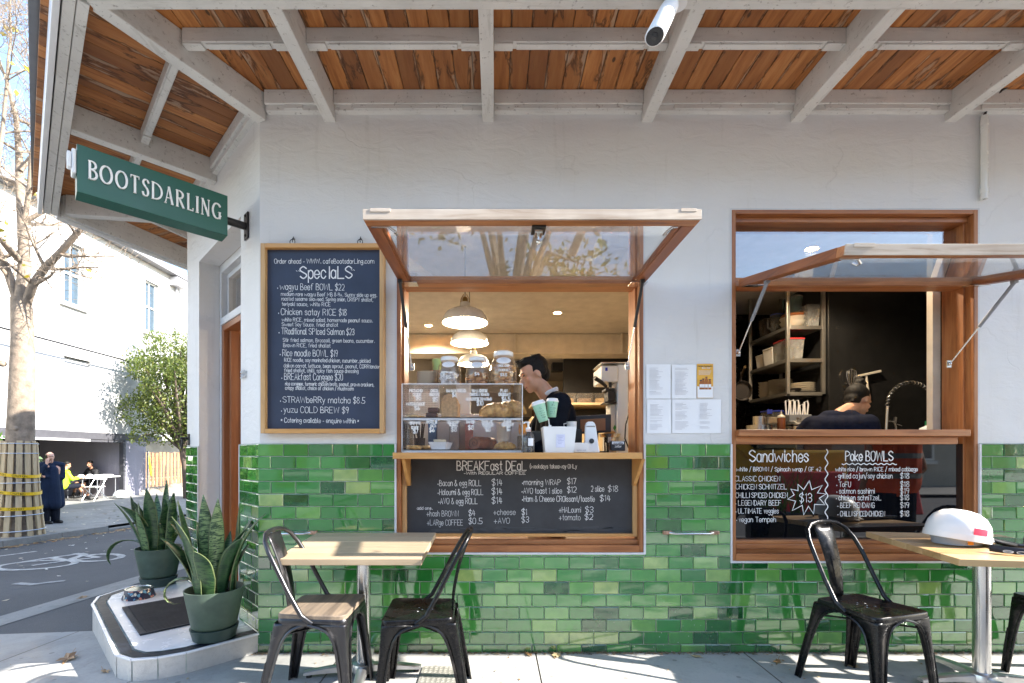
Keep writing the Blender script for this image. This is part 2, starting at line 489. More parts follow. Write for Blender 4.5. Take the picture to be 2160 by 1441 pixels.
def board_mat(name, phase, sgn=1):
    """old stained lining boards: orange heart, black-brown seams, pale water stains along the joints"""
    m, nt, b = _new(name)
    tc = N(nt,'ShaderNodeTexCoord'); rr = rnd(nt)
    comb = N(nt,'ShaderNodeCombineXYZ'); L(nt, mth(nt,'MULTIPLY', rr, 41.0), comb.inputs[1]); L(nt, mth(nt,'MULTIPLY', rr, 17.0), comb.inputs[2])
    ad = N(nt,'ShaderNodeVectorMath', operation='ADD'); L(nt, tc.outputs['Object'], ad.inputs[0]); L(nt, comb.outputs[0], ad.inputs[1])
    def mapped(sc):
        mp = N(nt,'ShaderNodeMapping'); mp.inputs['Scale'].default_value = sc; L(nt, ad.outputs[0], mp.inputs['Vector']); return mp.outputs[0]
    sx = N(nt,'ShaderNodeSeparateXYZ'); L(nt, tc.outputs['Object'], sx.inputs[0])
    fr = mth(nt,'FRACT', mth(nt,'DIVIDE', mth(nt,'SUBTRACT', sx.outputs[0], phase), .108*sgn))
    edge = mth(nt,'POWER', mth(nt,'ABSOLUTE', mth(nt,'SUBTRACT', mth(nt,'MULTIPLY', fr, 2.0), 1.0)), 3.0)     # 1 at the joints
    fine = noise(nt, mapped((1,.05,1)), 130, 4, .6); g = noise(nt, mapped((1,.10,1)), 34, 4, .6, .3)
    c = ramp(nt, g, [(.3,(.34,.115,.028)), (.5,(.52,.20,.052)), (.7,(.64,.29,.095))])
    c = mix(nt, mth(nt,'MULTIPLY', fine, .35), c, (.20,.065,.02))
    r2 = mth(nt,'FRACT', mth(nt,'MULTIPLY', rr, 7.31))
    c = mix(nt, mth(nt,'MULTIPLY', mth(nt,'POWER', r2, 2.0), .75), c, (.16,.055,.018))
    s = noise(nt, mapped((1,.28,1)), 11, 5, .6, .6)
    big = noise(nt, tc.outputs['Object'], 1.6, 2, .5)
    v = mth(nt,'ADD', mth(nt,'ADD', s, mth(nt,'MULTIPLY', edge, .17)), mth(nt,'MULTIPLY', mth(nt,'SUBTRACT', big, .5), .35))
    band = ramp(nt, v, [(.605,(0,0,0)), (.65,(1,1,1)), (.68,(.25,.25,.25)), (.8,(.1,.1,.1))])
    pale = ramp(nt, v, [(.675,(0,0,0)), (.72,(1,1,1))])
    c = mix(nt, mth(nt,'MULTIPLY', band, .8), c, (.035,.012,.005))
    c = mix(nt, mth(nt,'MULTIPLY', pale, .6), c, mix(nt, fine, (.34,.24,.16), (.56,.45,.34)))
    k = N(nt,'ShaderNodeTexVoronoi'); k.inputs['Scale'].default_value = 6.5; L(nt, mapped((1,.5,1)), k.inputs['Vector'])
    kn = ramp(nt, k.outputs['Distance'], [(.05,(1,1,1)), (.075,(0,0,0))])
    c = mix(nt, mth(nt,'MULTIPLY', kn, .85), c, (.03,.013,.006))
    L(nt, c, b.inputs['Base Color']); b.inputs['Roughness'].default_value = .5
    bump(nt, b, mth(nt,'ADD', g, fine), .25, .002); return m
def concrete(name, col, rough=.85, spots=.25):
    m, nt, b = _new(name); mp = coords(nt)
    f = noise(nt, mp.outputs[0], 1.1, 6, .65); f2 = noise(nt, mp.outputs[0], 45, 4, .7); f3 = noise(nt, mp.outputs[0], 260, 2, .5)
    c = ramp(nt, f, [(.3,hsv(col,.60)), (.52,col), (.75,hsv(col,1.12))])
    f4 = noise(nt, mp.outputs[0], 7, 6, .75, .6); c = mix(nt, mth(nt,'MULTIPLY', ramp(nt, f4, [(.54,(0,0,0)),(.66,(1,1,1))]), spots*1.3), c, hsv(col,.5))
    gm = N(nt,'ShaderNodeTexVoronoi'); gm.inputs['Scale'].default_value = 6.0; L(nt, mp.outputs[0], gm.inputs['Vector']); c = mix(nt, mth(nt,'MULTIPLY', ramp(nt, gm.outputs['Distance'], [(.07,(1,1,1)),(.10,(0,0,0))]), .6), c, hsv(col,.3))
    c = mix(nt, mth(nt,'MULTIPLY', ramp(nt, f2, [(.52,(0,0,0)),(.72,(1,1,1))]), spots), c, hsv(col,.4))
    c = mix(nt, mth(nt,'MULTIPLY', f3, .3), c, hsv(col,.75))
    L(nt, c, b.inputs['Base Color']); b.inputs['Roughness'].default_value = rough; b.inputs['Specular IOR Level'].default_value = .3
    bump(nt, b, mth(nt,'ADD', f3, mth(nt,'MULTIPLY', f2, 1.5)), .35, .004); return m
def asphalt(name):
    m, nt, b = _new(name); mp = coords(nt)
    f = noise(nt, mp.outputs[0], .6, 5, .6); f3 = noise(nt, mp.outputs[0], 150, 3, .6); f2 = noise(nt, mp.outputs[0], 6, 5, .65)
    c = ramp(nt, f, [(.3,(.050,.053,.060)), (.7,(.085,.088,.095))])
    c = mix(nt, mth(nt,'MULTIPLY', ramp(nt, f3, [(.5,(0,0,0)),(.75,(1,1,1))]), .5), c, (.19,.19,.19))
    c = mix(nt, mth(nt,'MULTIPLY', ramp(nt, f2, [(.6,(0,0,0)),(.75,(1,1,1))]), .3), c, (.12,.12,.12))
    L(nt, c, b.inputs['Base Color']); b.inputs['Roughness'].default_value = .85
    bump(nt, b, f3, .6, .004); return m
def painted_wood(name, col, axis='x', wear=.25):
    m, nt, b = _new(name)
    mp = coords(nt, {'x':(.12,1,1),'y':(1,.12,1),'z':(1,1,.12)}[axis]); mq = coords(nt)
    g = noise(nt, mp.outputs[0], 60, 5, .65); f = noise(nt, mq.outputs[0], 3, 4, .6); f2 = noise(nt, mq.outputs[0], 38, 4, .7)
    c = ramp(nt, f, [(.3,hsv(col,.82)),(.7,col)])
    gr = noise(nt, mp.outputs[0], 22, 5, .7); c = mix(nt, mth(nt,'MULTIPLY', ramp(nt, gr, [(.56,(0,0,0)),(.70,(1,1,1))]), wear*.9), c, (.30,.27,.23))
    c = mix(nt, mth(nt,'MULTIPLY', ramp(nt, f2, [(.60,(0,0,0)),(.70,(1,1,1))]), wear*1.6, True), c, (.16,.13,.10))
    L(nt, c, b.inputs['Base Color']); b.inputs['Roughness'].default_value = .55; b.inputs['Specular IOR Level'].default_value = .35
    bump(nt, b, mth(nt,'ADD', g, mth(nt,'MULTIPLY', f2, .6)), .45, .004); return m
def worn_metal(name, col, worn, rough=.32, metal=.9, amt=.3):
    m, nt, b = _new(name); mp = coords(nt)
    f = noise(nt, mp.outputs[0], 14, 6, .7); f2 = noise(nt, mp.outputs[0], 4, 3, .5)
    k = mth(nt,'MULTIPLY', ramp(nt, f, [(.56,(0,0,0)),(.66,(1,1,1))]), amt)
    L(nt, mix(nt, k, mix(nt, f2, hsv(col,.8), hsv(col,1.15)), worn), b.inputs['Base Color'])
    b.inputs['Metallic'].default_value = metal
    L(nt, mth(nt,'ADD', mth(nt,'MULTIPLY', f, .35), rough-.15, True), b.inputs['Roughness'])
    bump(nt, b, f, .1, .002); return m
def leafmat(name, c1, c2, c3, trans=.35):
    m, nt, b = _new(name); rr = rnd(nt)
    c = ramp(nt, rr, [(0,c1),(.5,c2),(1,c3)])
    L(nt, c, b.inputs['Base Color']); b.inputs['Roughness'].default_value = .45
    out = nt.nodes['Material Output']
    tl = N(nt,'ShaderNodeBsdfTranslucent'); L(nt, mix(nt, .5, c, (.25,.35,.03)), tl.inputs[0])
    mx = N(nt,'ShaderNodeMixShader'); mx.inputs[0].default_value = trans
    L(nt, b.outputs[0], mx.inputs[1]); L(nt, tl.outputs[0], mx.inputs[2]); L(nt, mx.outputs[0], out.inputs[0]); return m

M_WALL = plaster('white_plaster', (.72,.71,.70))
M_INWALL = pm('cream_paint', (.62,.56,.46), .6, bmp=.1)
M_TILE = tile_mat('green_glazed_tile')
M_GROUT = pm('grout', (.46,.50,.46), .85, bmp=.4, bscale=160, var=.3, scale=9)
M_TRIMW = painted_wood('white_trim', (.73,.71,.67), 'x', .4)
M_TRIMWY = painted_wood('white_trim_along', (.73,.71,.67), 'y', .45)
M_TRIMG = painted_wood('grey_white_trim', (.66,.66,.67), 'z', .1)
M_BOARDY = board_mat('lining_boards', -1.476-.6)
M_BOARDX = board_mat('lining_boards_chamfer', .5, -1)
M_BOARDZ = board_mat('lining_boards_side', -.55)
M_ROOF = pm('roof_sheet', (.25,.25,.26), .5, .6)
M_WINX = wood('red_cedar_x', (.18,.06,.02), (.41,.155,.052), (.56,.245,.092), 'x', 7, .42, .3)
M_WINZ = wood('red_cedar_z', (.18,.06,.02), (.41,.155,.052), (.56,.245,.092), 'z', 7, .42, .3)
M_WINY = wood('red_cedar_y', (.13,.04,.014), (.30,.095,.032), (.43,.155,.055), 'y', 7, .42, .35)
M_BLEACH = wood('bleached_cedar', (.30,.21,.15), (.52,.44,.36), (.64,.58,.51), 'x', 8, .7, .6)
M_PINE = wood('orange_pine', (.44,.21,.065), (.60,.31,.10), (.70,.41,.16), 'x', 6, .38, .1)
M_PINEZ = wood('orange_pine_z', (.44,.21,.065), (.60,.31,.10), (.70,.41,.16), 'z', 6, .38, .1)
M_FRAMEW = wood('oak_frame', (.40,.22,.09), (.58,.34,.14), (.68,.43,.21), 'z', 6, .5, .1)
M_DOORW = wood('door_timber', (.20,.065,.022), (.31,.105,.035), (.39,.15,.055), 'z', 6, .45, .2)
M_CHALK = pm('white_paint_pen', (.72,.72,.71), .8, var=.15, scale=40)
M_CHALKDIM = pm('faded_chalk', (.50,.52,.54), .9, var=.15, scale=30)
M_BLUEBOARD = pm('navy_chalkboard', (.026,.036,.066), .5, var=.2, scale=4)
M_GREYBOARD = pm('grey_chalkboard', (.033,.034,.038), .62, var=.25, scale=5)
M_BLACKGLASS = pm('black_glass', (.003,.0035,.005), .02, var=.1, spec=1.0, rvar=.01)
M_GLASS = glass('window_glass', (.97,.985,.98), 3.5, 0, 1.5, .0)
M_SASHGLASS = glass('sash_glass', (.97,.98,.98), 1.0, 0, 1.5, .10)
M_ACRYLIC = glass('clear_acrylic', (.975,.98,.985), 1.3, .01, 1.45, .028)  # pale diffuse veil mixed in to imitate a milky reflection
M_JARGLASS = glass('jar_glass', (.99,.99,.99), 1.0, .01, 1.45, .03)
M_CONC = concrete('pavement_concrete', (.40,.39,.37))
M_CONC2 = concrete('old_concrete', (.30,.295,.28), spots=.4)
M_KERB = concrete('kerb_stone', (.27,.265,.25), spots=.35)
M_ASPH = asphalt('road_asphalt')
M_ROADPAINT = pm('road_paint', (.40,.40,.39), .75, var=.55, scale=16)
M_STEEL = pm('stainless', (.62,.62,.61), .22, 1.0, var=.06, rvar=.08)
M_ALU = pm('cast_aluminium', (.60,.60,.60), .35, .95, var=.08, bmp=.1, bscale=40)
M_BLACKMETAL = worn_metal('black_metal', (.016,.016,.017), (.17,.15,.135), .26, .7, .30)
M_GUNMETAL = worn_metal('gunmetal', (.065,.065,.07), (.20,.185,.17), .30, .9, .35)
M_DARK = pm('dark_iron', (.035,.032,.03), .5, .6, bmp=.3)
M_GREENSIGN = pm('sign_green', (.003,.085,.055), .38, var=.08, scale=2)
M_WHITE = pm('white_plastic', (.80,.80,.80), .35, var=.03)
M_WHITE2 = pm('white_enamel', (.76,.75,.71), .25, var=.04)
M_BLACK = pm('black_plastic', (.012,.012,.013), .4, var=.2)
M_GREYPL = pm('grey_plastic', (.22,.23,.25), .5)
M_PAPER = pm('paper', (.83,.84,.86), .8, var=.02)
M_INK = pm('faint_print', (.60,.60,.63), .8, var=.05)
M_BLACKINK = pm('black_print', (.02,.02,.02), .7)
M_RUBBER = pm('rubber', (.015,.015,.016), .7)
# ------------------------------------------------------------------ ground
def gz(x, y):
    t = (-x+y)/math.sqrt(2)
    k = max(0.0, min(t-1.0, 13.0))
    return -.05*k - max(0, t-14)*.004 + max(0, min(4.75, -9.25-x))*.05
def sheet(name, x0, x1, y0, y1, zo, nx, ny, mat, skirt=0.0):
    mb = MB(); vs = []; fs = []
    for j in range(ny+1):
        for i in range(nx+1):
            x = x0+(x1-x0)*i/nx; y = y0+(y1-y0)*j/ny
            vs.append((x, y, gz(x,y)+zo))
    for j in range(ny):
        for i in range(nx):
            a = j*(nx+1)+i; fs.append((a,a+1,a+nx+2,a+nx+1))
    mb.add(vs, fs)
    if skirt:
        for (xa,ya,xb,yb,n) in ((x0,y0,x1,y0,nx),(x1,y0,x1,y1,ny),(x1,y1,x0,y1,nx),(x0,y1,x0,y0,ny)):
            for i in range(n):
                p = (xa+(xb-xa)*i/n, ya+(yb-ya)*i/n); q = (xa+(xb-xa)*(i+1)/n, ya+(yb-ya)*(i+1)/n)
                mb.quad((p[0],p[1],gz(*p)+zo-skirt),(q[0],q[1],gz(*q)+zo-skirt),(q[0],q[1],gz(*q)+zo),(p[0],p[1],gz(*p)+zo))
    return struct(build(name, mb, mat, smooth=30))
M_EARTH = concrete('earth', (.16,.13,.10), spots=.5)
sheet('ground', -300, 300, -300, 300, -.16, 60, 60, M_EARTH)
sheet('side_road', -9.1, -3.9, -12, 70, -.004, 20, 60, M_ASPH)
sheet('main_road', -60, 60, -12.0, -4.1, -.13, 60, 8, M_ASPH)
# near pavement: concrete slabs with open joints
mb = MB()
xs = [-3.9,-3.1,-2.0,-.95,.25,1.55,2.85,4.15,5.6,7,8.5,10,12,14,16,18,20]
ys = [-3.95,-2.85,-1.55,-.42,.56]
for i in range(len(xs)-1):
    for j in range(len(ys)-1):
        j0 = .004
        x0, x1, y0, y1 = xs[i]+j0, xs[i+1]-j0, ys[j]+j0, ys[j+1]-j0
        n = 4
        rn = random.random()
        for a in range(n):
            for b_ in range(n):
                p = [(x0+(x1-x0)*(a+u)/n, y0+(y1-y0)*(b_+v)/n) for u, v in ((0,0),(1,0),(1,1),(0,1))]
                mb.quad(*[(q[0],q[1],gz(*q)) for q in p], rn=rn)
struct(build('pavement', mb, M_CONC))
sheet('ground', -3.9, 20, -3.95, .56, -.008, 24, 6, M_EARTH)
sheet('path', -3.9, -2.72, .565, 40, -.002, 4, 40, M_ASPH)
sheet('road', -4.2, -3.9, .0, 60, .002, 2, 60, M_CONC2)
mb = MB()
for i in range(40):
    x = -4.2+i*.7; mb.box(x+.004, x+.696, -4.12, -3.953, -.2, .0)
struct(build('kerb', mb, M_KERB, bevel=.012))
mb = MB()
y = -11
while y < 46:
    y2 = y+1.2
    p = [(-9.1,y+.004),(-9.25,y+.004),(-9.25,y2-.004),(-9.1,y2-.004)]
    zt = .125 if not (7.6 < y < 12.5) else .06
    vs = [(a,b,gz(a,b)-.1) for a,b in p]+[(a+(-.012 if k in (0,3) else 0),b,gz(a,b)+zt) for k,(a,b) in enumerate(p)]
    mb.add(vs, [(3,2,1,0),(4,5,6,7),(0,1,5,4),(1,2,6,5),(2,3,7,6),(3,0,4,7)])
    y = y2
struct(build('kerb', mb, M_KERB, bevel=.012))
sheet('pavement', -30, -9.25, -12, 70, .12, 30, 80, M_CONC2)
# cycle marking on the side road, a lane line and a worn arrow
mb = MB()
def onroad(u, v, l): return Vector((u, v, gz(u,v)+.001+l*4))
def road_px(pts, w):
    out = []
    for (px, py) in pts:
        d = 1.6/(py-HY)*F
        for _ in range(8):
            p = P(px, py, d); d = (EYE-gz(p.x,p.y))/(py-HY)*F
        out.append((p.x, p.y))
    ribbon(mb, out, w, onroad)
def loop(px, py, a, b, tilt=0, n=18):
    return [(px+a*math.cos(2*math.pi*i/n), py+b*math.sin(2*math.pi*i/n)+tilt*math.cos(2*math.pi*i/n)) for i in range(n+1)]
road_px(loop(205,1176.5,52,7.2,-3), .09); road_px(loop(75,1192,85,8.5,-6), .09)
road_px([(40,1187),(110,1176),(170,1168),(178,1170),(140,1183),(75,1192)], .09)
road_px([(110,1176),(140,1183),(205,1176)], .09); road_px([(160,1168),(205,1176)], .09)
road_px([(-60,1180),(0,1173),(70,1164)], .10)
struct(build('road_marking', mb, M_ROADPAINT))
mb = MB()
road_px([(38,1231),(70,1233),(100,1229),(128,1226)], .10)
struct(build('road_marking', mb, pm('worn_road_paint', (.30,.30,.30), .8, var=.5, scale=18)))
# the gutter's drift of dry leaves across the road: nobody could count it
M_DRY = leafmat('dry_leaf', (.22,.10,.04), (.36,.21,.10), (.48,.36,.20), .1)
def leaf_litter(name, n, fx, size, mat, zoff=.0):
    mb = MB()
    for _ in range(n):
        x, y = fx(); s = size*random.uniform(.5,1.3); a = random.uniform(0,6.28); tl = random.uniform(-.5,.5)
        c, sn = math.cos(a)*s, math.sin(a)*s; z = gz(x,y)+zoff+.004+abs(tl)*s*.3
        mb.add([(x-c,y-sn,z),(x+sn*.5,y-c*.5,z+tl*s*.5),(x+c,y+sn,z+s*.15),(x-sn*.5,y+c*.5,z-tl*s*.2)], [(0,1,2,3)], rn=random.random())
    return struct(build(name, mb, mat), 'stuff')
leaf_litter('leaf_litter', 900, lambda: (-9.06+abs(random.gauss(0,.16)), random.uniform(3,18)), .05, M_DRY)
leaf_litter('leaf_litter', 260, lambda: (random.uniform(-12.8,-9.3), random.uniform(6,16)), .05, leafmat('pale_leaf', (.45,.33,.18),(.6,.52,.4),(.66,.62,.55),.1), .12)
leaf_litter('leaf_litter', 150, lambda: (random.uniform(-8.8,-4.3), random.uniform(1,9)), .03, leafmat('pale_scrap', (.45,.33,.18),(.6,.56,.5),(.7,.7,.66),.1))
leaf_litter('leaf_litter', 1500, lambda: (random.uniform(-1.5,4.4), -abs(random.gauss(.0,.018))-.010), .011, leafmat('wall_foot_debris', (.07,.045,.03), (.16,.10,.06), (.30,.20,.12), .1))
leaf_litter('leaf_litter', 160, lambda: (random.uniform(-4.5,4.4), -random.uniform(.03,1.0)), .010, M_DRY)

# ------------------------------------------------------------------ the cafe building
cafe = thing('cafe_building', 'white corner cafe with green tiled base and two timber windows', 'building', (0,0,0))
W1 = (WX(837), WX(1357), WZ(1165), WZ(443))
W2 = (WX(1543), WX(2062), WZ(1183), WZ(443))
CX = WX(548)
CM = Matrix(((.70710678,.70710678,0,CX),(-.70710678,.70710678,0,0),(0,0,1,0),(0,0,0,1)))   # chamfer frame: x = -s, y inward
DOOR = (-1.434, -.363, .12, 2.858)
TT = WZ(937)
def holed(mb, x0, x1, z0, z1, holes, y0, y1, jambs=True):
    xs = sorted({x0,x1,*[h[0] for h in holes],*[h[1] for h in holes]}); zs = sorted({z0,z1,*[h[2] for h in holes],*[h[3] for h in holes]})
    xs = [x for x in xs if x0 <= x <= x1]; zs = [z for z in zs if z0 <= z <= z1]
    for i in range(len(xs)-1):
        for j in range(len(zs)-1):
            cx, cz = (xs[i]+xs[i+1])/2, (zs[j]+zs[j+1])/2
            if any(h[0] < cx < h[1] and h[2] < cz < h[3] for h in holes): continue
            a, b, c, d = xs[i], xs[i+1], zs[j], zs[j+1]
            mb.quad((a,y0,c),(b,y0,c),(b,y0,d),(a,y0,d)); mb.quad((b,y1,c),(a,y1,c),(a,y1,d),(b,y1,d))
    for h in (holes if jambs else []):
        a, b, c, d = h
        mb.quad((a,y0,c),(a,y0,d),(a,y1,d),(a,y1,c)); mb.quad((b,y0,d),(b,y0,c),(b,y1,c),(b,y1,d))
        mb.quad((a,y0,d),(b,y0,d),(b,y1,d),(a,y1,d)); mb.quad((b,y0,c),(a,y0,c),(a,y1,c),(b,y1,c))
mb = MB()
holed(mb, CX, 12.0, -.1, 3.75, [W1, W2], 0, .2)
mb.M = CM
holed(mb, -1.837, 0, -.15, 3.75, [DOOR], 0, .15)
mb.M = None
e2 = CM @ Vector((-1.837,0,0)); u = Vector((.33,.944,0))
mb.quad(e2+Vector((0,0,-.6)), e2+Vector((0,0,3.75)), e2+u*14+Vector((0,0,3.75)), e2+u*14+Vector((0,0,-1.3)))
mb.quad((12,0,-.1),(12,9,-.1),(12,9,3.75),(12,0,3.75))
build('wall', mb, M_WALL, cafe, weld=True)
# upper storey above the canopy, set back as one mass (seen only in reflections)
mb = MB(); mb.prism([(-1.2,.3),(12,.3),(12,14),(-2.6,14),(-2.6,1.5)], 2.5, 'z', 3.76); build('upper_wall', mb, M_WALL, cafe)
# tiles
def tiles(mb, gb, x0, x1, z0, z1, holes, phase, y=0.0):
    gb.M = mb.M
    holed(gb, x0, x1, z0, z1+.006, [h for h in holes], y-.003, y+.02, False)
    pz, px = .0783, .1552; g = .0035; row = 0; z = z1
    while z > z0+.01:
        za, zb = max(z-pz+g, z0), z-.0005
        x = x0+phase+(px/2 if row % 2 else 0)-px*2
        while x < x1:
            a, b = max(x+g/2, x0+.001), min(x+px-g/2, x1-.001); x += px
            if b-a < .012: continue
            segs = [(a,b,za,zb)]
            for h in holes:
                ns = []
                for (p,q,r,s) in segs:
                    if q <= h[0] or p >= h[1] or s <= h[2] or r >= h[3]: ns.append((p,q,r,s)); continue
                    if p < h[0]-.012: ns.append((p,h[0]-.003,r,s))
                    if q > h[1]+.012: ns.append((h[1]+.003,q,r,s))
                    pp, qq = max(p,h[0]), min(q,h[1])
                    if r < h[2]-.012: ns.append((pp,qq,r,h[2]-.003))
                    if s > h[3]+.012: ns.append((pp,qq,h[3]+.003,s))
                segs = ns
            for (p,q,r,s) in segs:
                if q-p < .01 or s-r < .01: continue
                t = [random.gauss(0,.00042) for _ in range(2)]; o = .0035
                yf = y-.0105; hw, hh = (q-p)/2, (s-r)/2
                def yy(sx, sz): return yf+sx*t[0]*hw/.075+sz*t[1]*1.1
                vs = [(p,y-.003,r),(q,y-.003,r),(q,y-.003,s),(p,y-.003,s),
                      (p+.0006,y-.0075,r+.0006),(q-.0006,y-.0075,r+.0006),(q-.0006,y-.0075,s-.0006),(p+.0006,y-.0075,s-.0006),
                      (p+o,yy(-1,-1),r+o),(q-o,yy(1,-1),r+o),(q-o,yy(1,1),s-o),(p+o,yy(-1,1),s-o)]
                fs = [(8,9,10,11)]
                for k in range(4): fs += [(k,(k+1)%4,4+(k+1)%4,4+k),(4+k,4+(k+1)%4,8+(k+1)%4,8+k)]
                rn = min(1, max(0, random.gauss(.46,.26))) if random.random() > .05 else random.uniform(.8,1)
                mb.add(vs, fs, rn=rn)
        z -= pz; row += 1
tb, gb = MB(), MB()
grow = .006
H1 = (W1[0]-grow, W1[1]+grow, W1[2]-grow, 9); H2 = (W2[0]-grow, W2[1]+grow, W2[2]-grow, 9)
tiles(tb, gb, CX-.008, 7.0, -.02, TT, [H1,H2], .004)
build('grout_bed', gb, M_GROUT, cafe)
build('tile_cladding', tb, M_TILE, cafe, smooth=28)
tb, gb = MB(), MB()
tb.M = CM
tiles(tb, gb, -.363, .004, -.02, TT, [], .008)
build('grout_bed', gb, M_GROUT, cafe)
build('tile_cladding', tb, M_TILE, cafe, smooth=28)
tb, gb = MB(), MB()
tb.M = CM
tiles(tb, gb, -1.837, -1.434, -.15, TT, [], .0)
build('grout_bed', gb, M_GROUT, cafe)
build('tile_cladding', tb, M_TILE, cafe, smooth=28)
mb = MB(); mb.M = CM
for s0, z0 in ((-.363,.12),(-1.434,.12)):
    mb.box(s0-.006, s0+.006, -.0125, .004, z0, TT+.004)
build('tile_edge_trim', mb, M_TRIMG, cafe, split='tile_edge_trim')
# doorway: recess frame, transom, timber door frame, sill
mb = MB(); mb.M = CM
x0, x1 = DOOR[0], DOOR[1]
for a, b in ((x0,x0+.05),(x1-.05,x1)): mb.box(a,b,.152,.30,.12,2.858)
mb.box(x0+.05,x1-.05,.152,.30,2.79,2.858); mb.box(x0+.05,x1-.05,.148,.30,2.34,2.40)
for a, b in ((x0+.05,x0+.085),(x1-.085,x1-.05)): mb.box(a,b,.20,.26,2.40,2.79)
mb.box(x0+.085,x1-.085,.20,.26,2.75,2.79)
fr = build('door_frame', mb, M_TRIMG, cafe, bevel=.004)
mb = MB(); mb.M = CM; mb.box(x0+.085,x1-.085,.232,.238,2.40,2.75); build('transom_pane', mb, M_GLASS, fr, loc=(0,0,0))
mb = MB(); mb.M = CM
mb.box(x0+.052,x0+.10,.158,.31,.12,2.338); mb.box(x1-.10,x1-.052,.158,.31,.12,2.338); mb.box(x0+.10,x1-.10,.158,.31,2.29,2.338)
mb.box(x0+.10,x0+.15,.20,.32,.12,2.29)
build('door_lining', mb, M_DOORW, fr, bevel=.004, loc=(0,0,0))
# the open door leaf swung inside
mb = MB(); mb.M = CM
mb.box(x0+.152,x0+.20,.30,1.05,.14,2.27)
dl = build('door', mb, M_DOORW, cafe, bevel=.004)
mb = MB(); mb.M = CM; mb.tube([(x0+.21,.95,1.1),(x0+.25,.95,1.1),(x0+.25,.85,1.1)], .011, 8); build('handle', mb, M_STEEL, dl, smooth=50, loc=(0,0,0))
# interior shell
mb = MB()
IN = .21
PLAN = [(-1.40,IN),(5.9,IN),(5.9,8.3),(-2.4,8.3),(-2.4,1.21)]
mb.prism(PLAN, .03, 'z', 2.975)
build('ceiling', mb, pm('ceiling_paint', (.52,.48,.42), .7, bmp=.1, bscale=12), cafe)
mb = MB(); mb.prism(PLAN, .2, 'z', -.08); build('floor', mb, pm('cafe_floor', (.14,.12,.10), .5), cafe)
mb = MB()
mb.quad((-2.4,8.2,.12),(3.1,8.2,.12),(3.1,8.2,3),(-2.4,8.2,3))
mb.quad((-2.4,1.6,.12),(-2.4,8.2,.12),(-2.4,8.2,3),(-2.4,1.6,3))
mb.box(1.33,1.36,IN,1.65,.12,2.97); mb.box(1.361,1.95,1.62,1.65,.12,2.97); mb.box(1.92,1.95,1.651,2.95,.12,2.97); mb.box(1.951,3.1,2.953,2.97,.12,2.97); mb.box(3.1,3.13,2.953,8.2,.12,2.97)
build('interior_wall', mb, pm('warm_wall', (.50,.40,.26), .6, bmp=.05), cafe)
mb = MB(); mb.box(-2.38,3.09,3.83,4.2,2.69,2.97)
for px in (1087, 1312): x = (px-VX)/F*6.78; mb.box(x-.014,x+.014,3.79,3.829,2.685,2.97)
build('bulkhead', mb, M_INWALL, cafe, bevel=.004)
mb = MB()
mb.box(1.952,4.5,2.90,2.95,.12,2.97); mb.box(4.4,4.5,IN,2.899,.12,2.97)
build('kitchen_wall', mb, pm('black_splashback', (.008,.008,.009), .28, var=.3, rvar=.12, spec=.4), cafe)

# ------------------------------------------------------------------ windows (parts of the cafe)
def window(W, name, mid, lower):
    x0, x1, z0, z1 = W
    mb = MB(); fw = .026
    # outer lining, 0.2 deep
    mb.box(x0,x0+fw,-.004,.21,z0,z1,rn=.1); mb.box(x1-fw,x1,-.004,.21,z0,z1,rn=.3)
    mb.box(x0+.008,x0+fw+.012,.05,.20,z0+.03,z1-.03,rn=.5) ; mb.box(x1-fw-.012,x1-.008,.05,.20,z0+.03,z1-.03,rn=.7)
    f = build(name, mb, M_WINZ, cafe, bevel=.003, split='jamb')
    mb = MB()
    mb.box(x0+fw,x1-fw,-.003,.21,z1-fw,z1,rn=.2); mb.box(x0+fw,x1-fw,.035,.20,z1-fw-.035,z1-fw,rn=.6)
    mb.box(x0+fw,x1-fw,-.008,.21,z0,z0+.045,rn=.4); mb.box(x0+fw,x1-fw,.02,.2,z0+.045,z0+.075,rn=.8)
    mb.box(x0+fw,x1-fw,.03,.13,mid-.025,mid+.03,rn=.35)
    build('rail', mb, M_WINX, f, bevel=.003, loc=(0,0,0), split='rail')
    mb = MB(); mb.box(x0+fw+.013,x1-fw-.013,.098,.103,mid+.03,z1-fw-.03); build('transom_pane', mb, M_GLASS, f, loc=(0,0,0))
    return f
MID1 = WZ(593); MID2 = WZ(592)
win1 = window(W1, 'serving_window', MID1, 0)
win2 = window(W2, 'kitchen_window', MID2, 0)
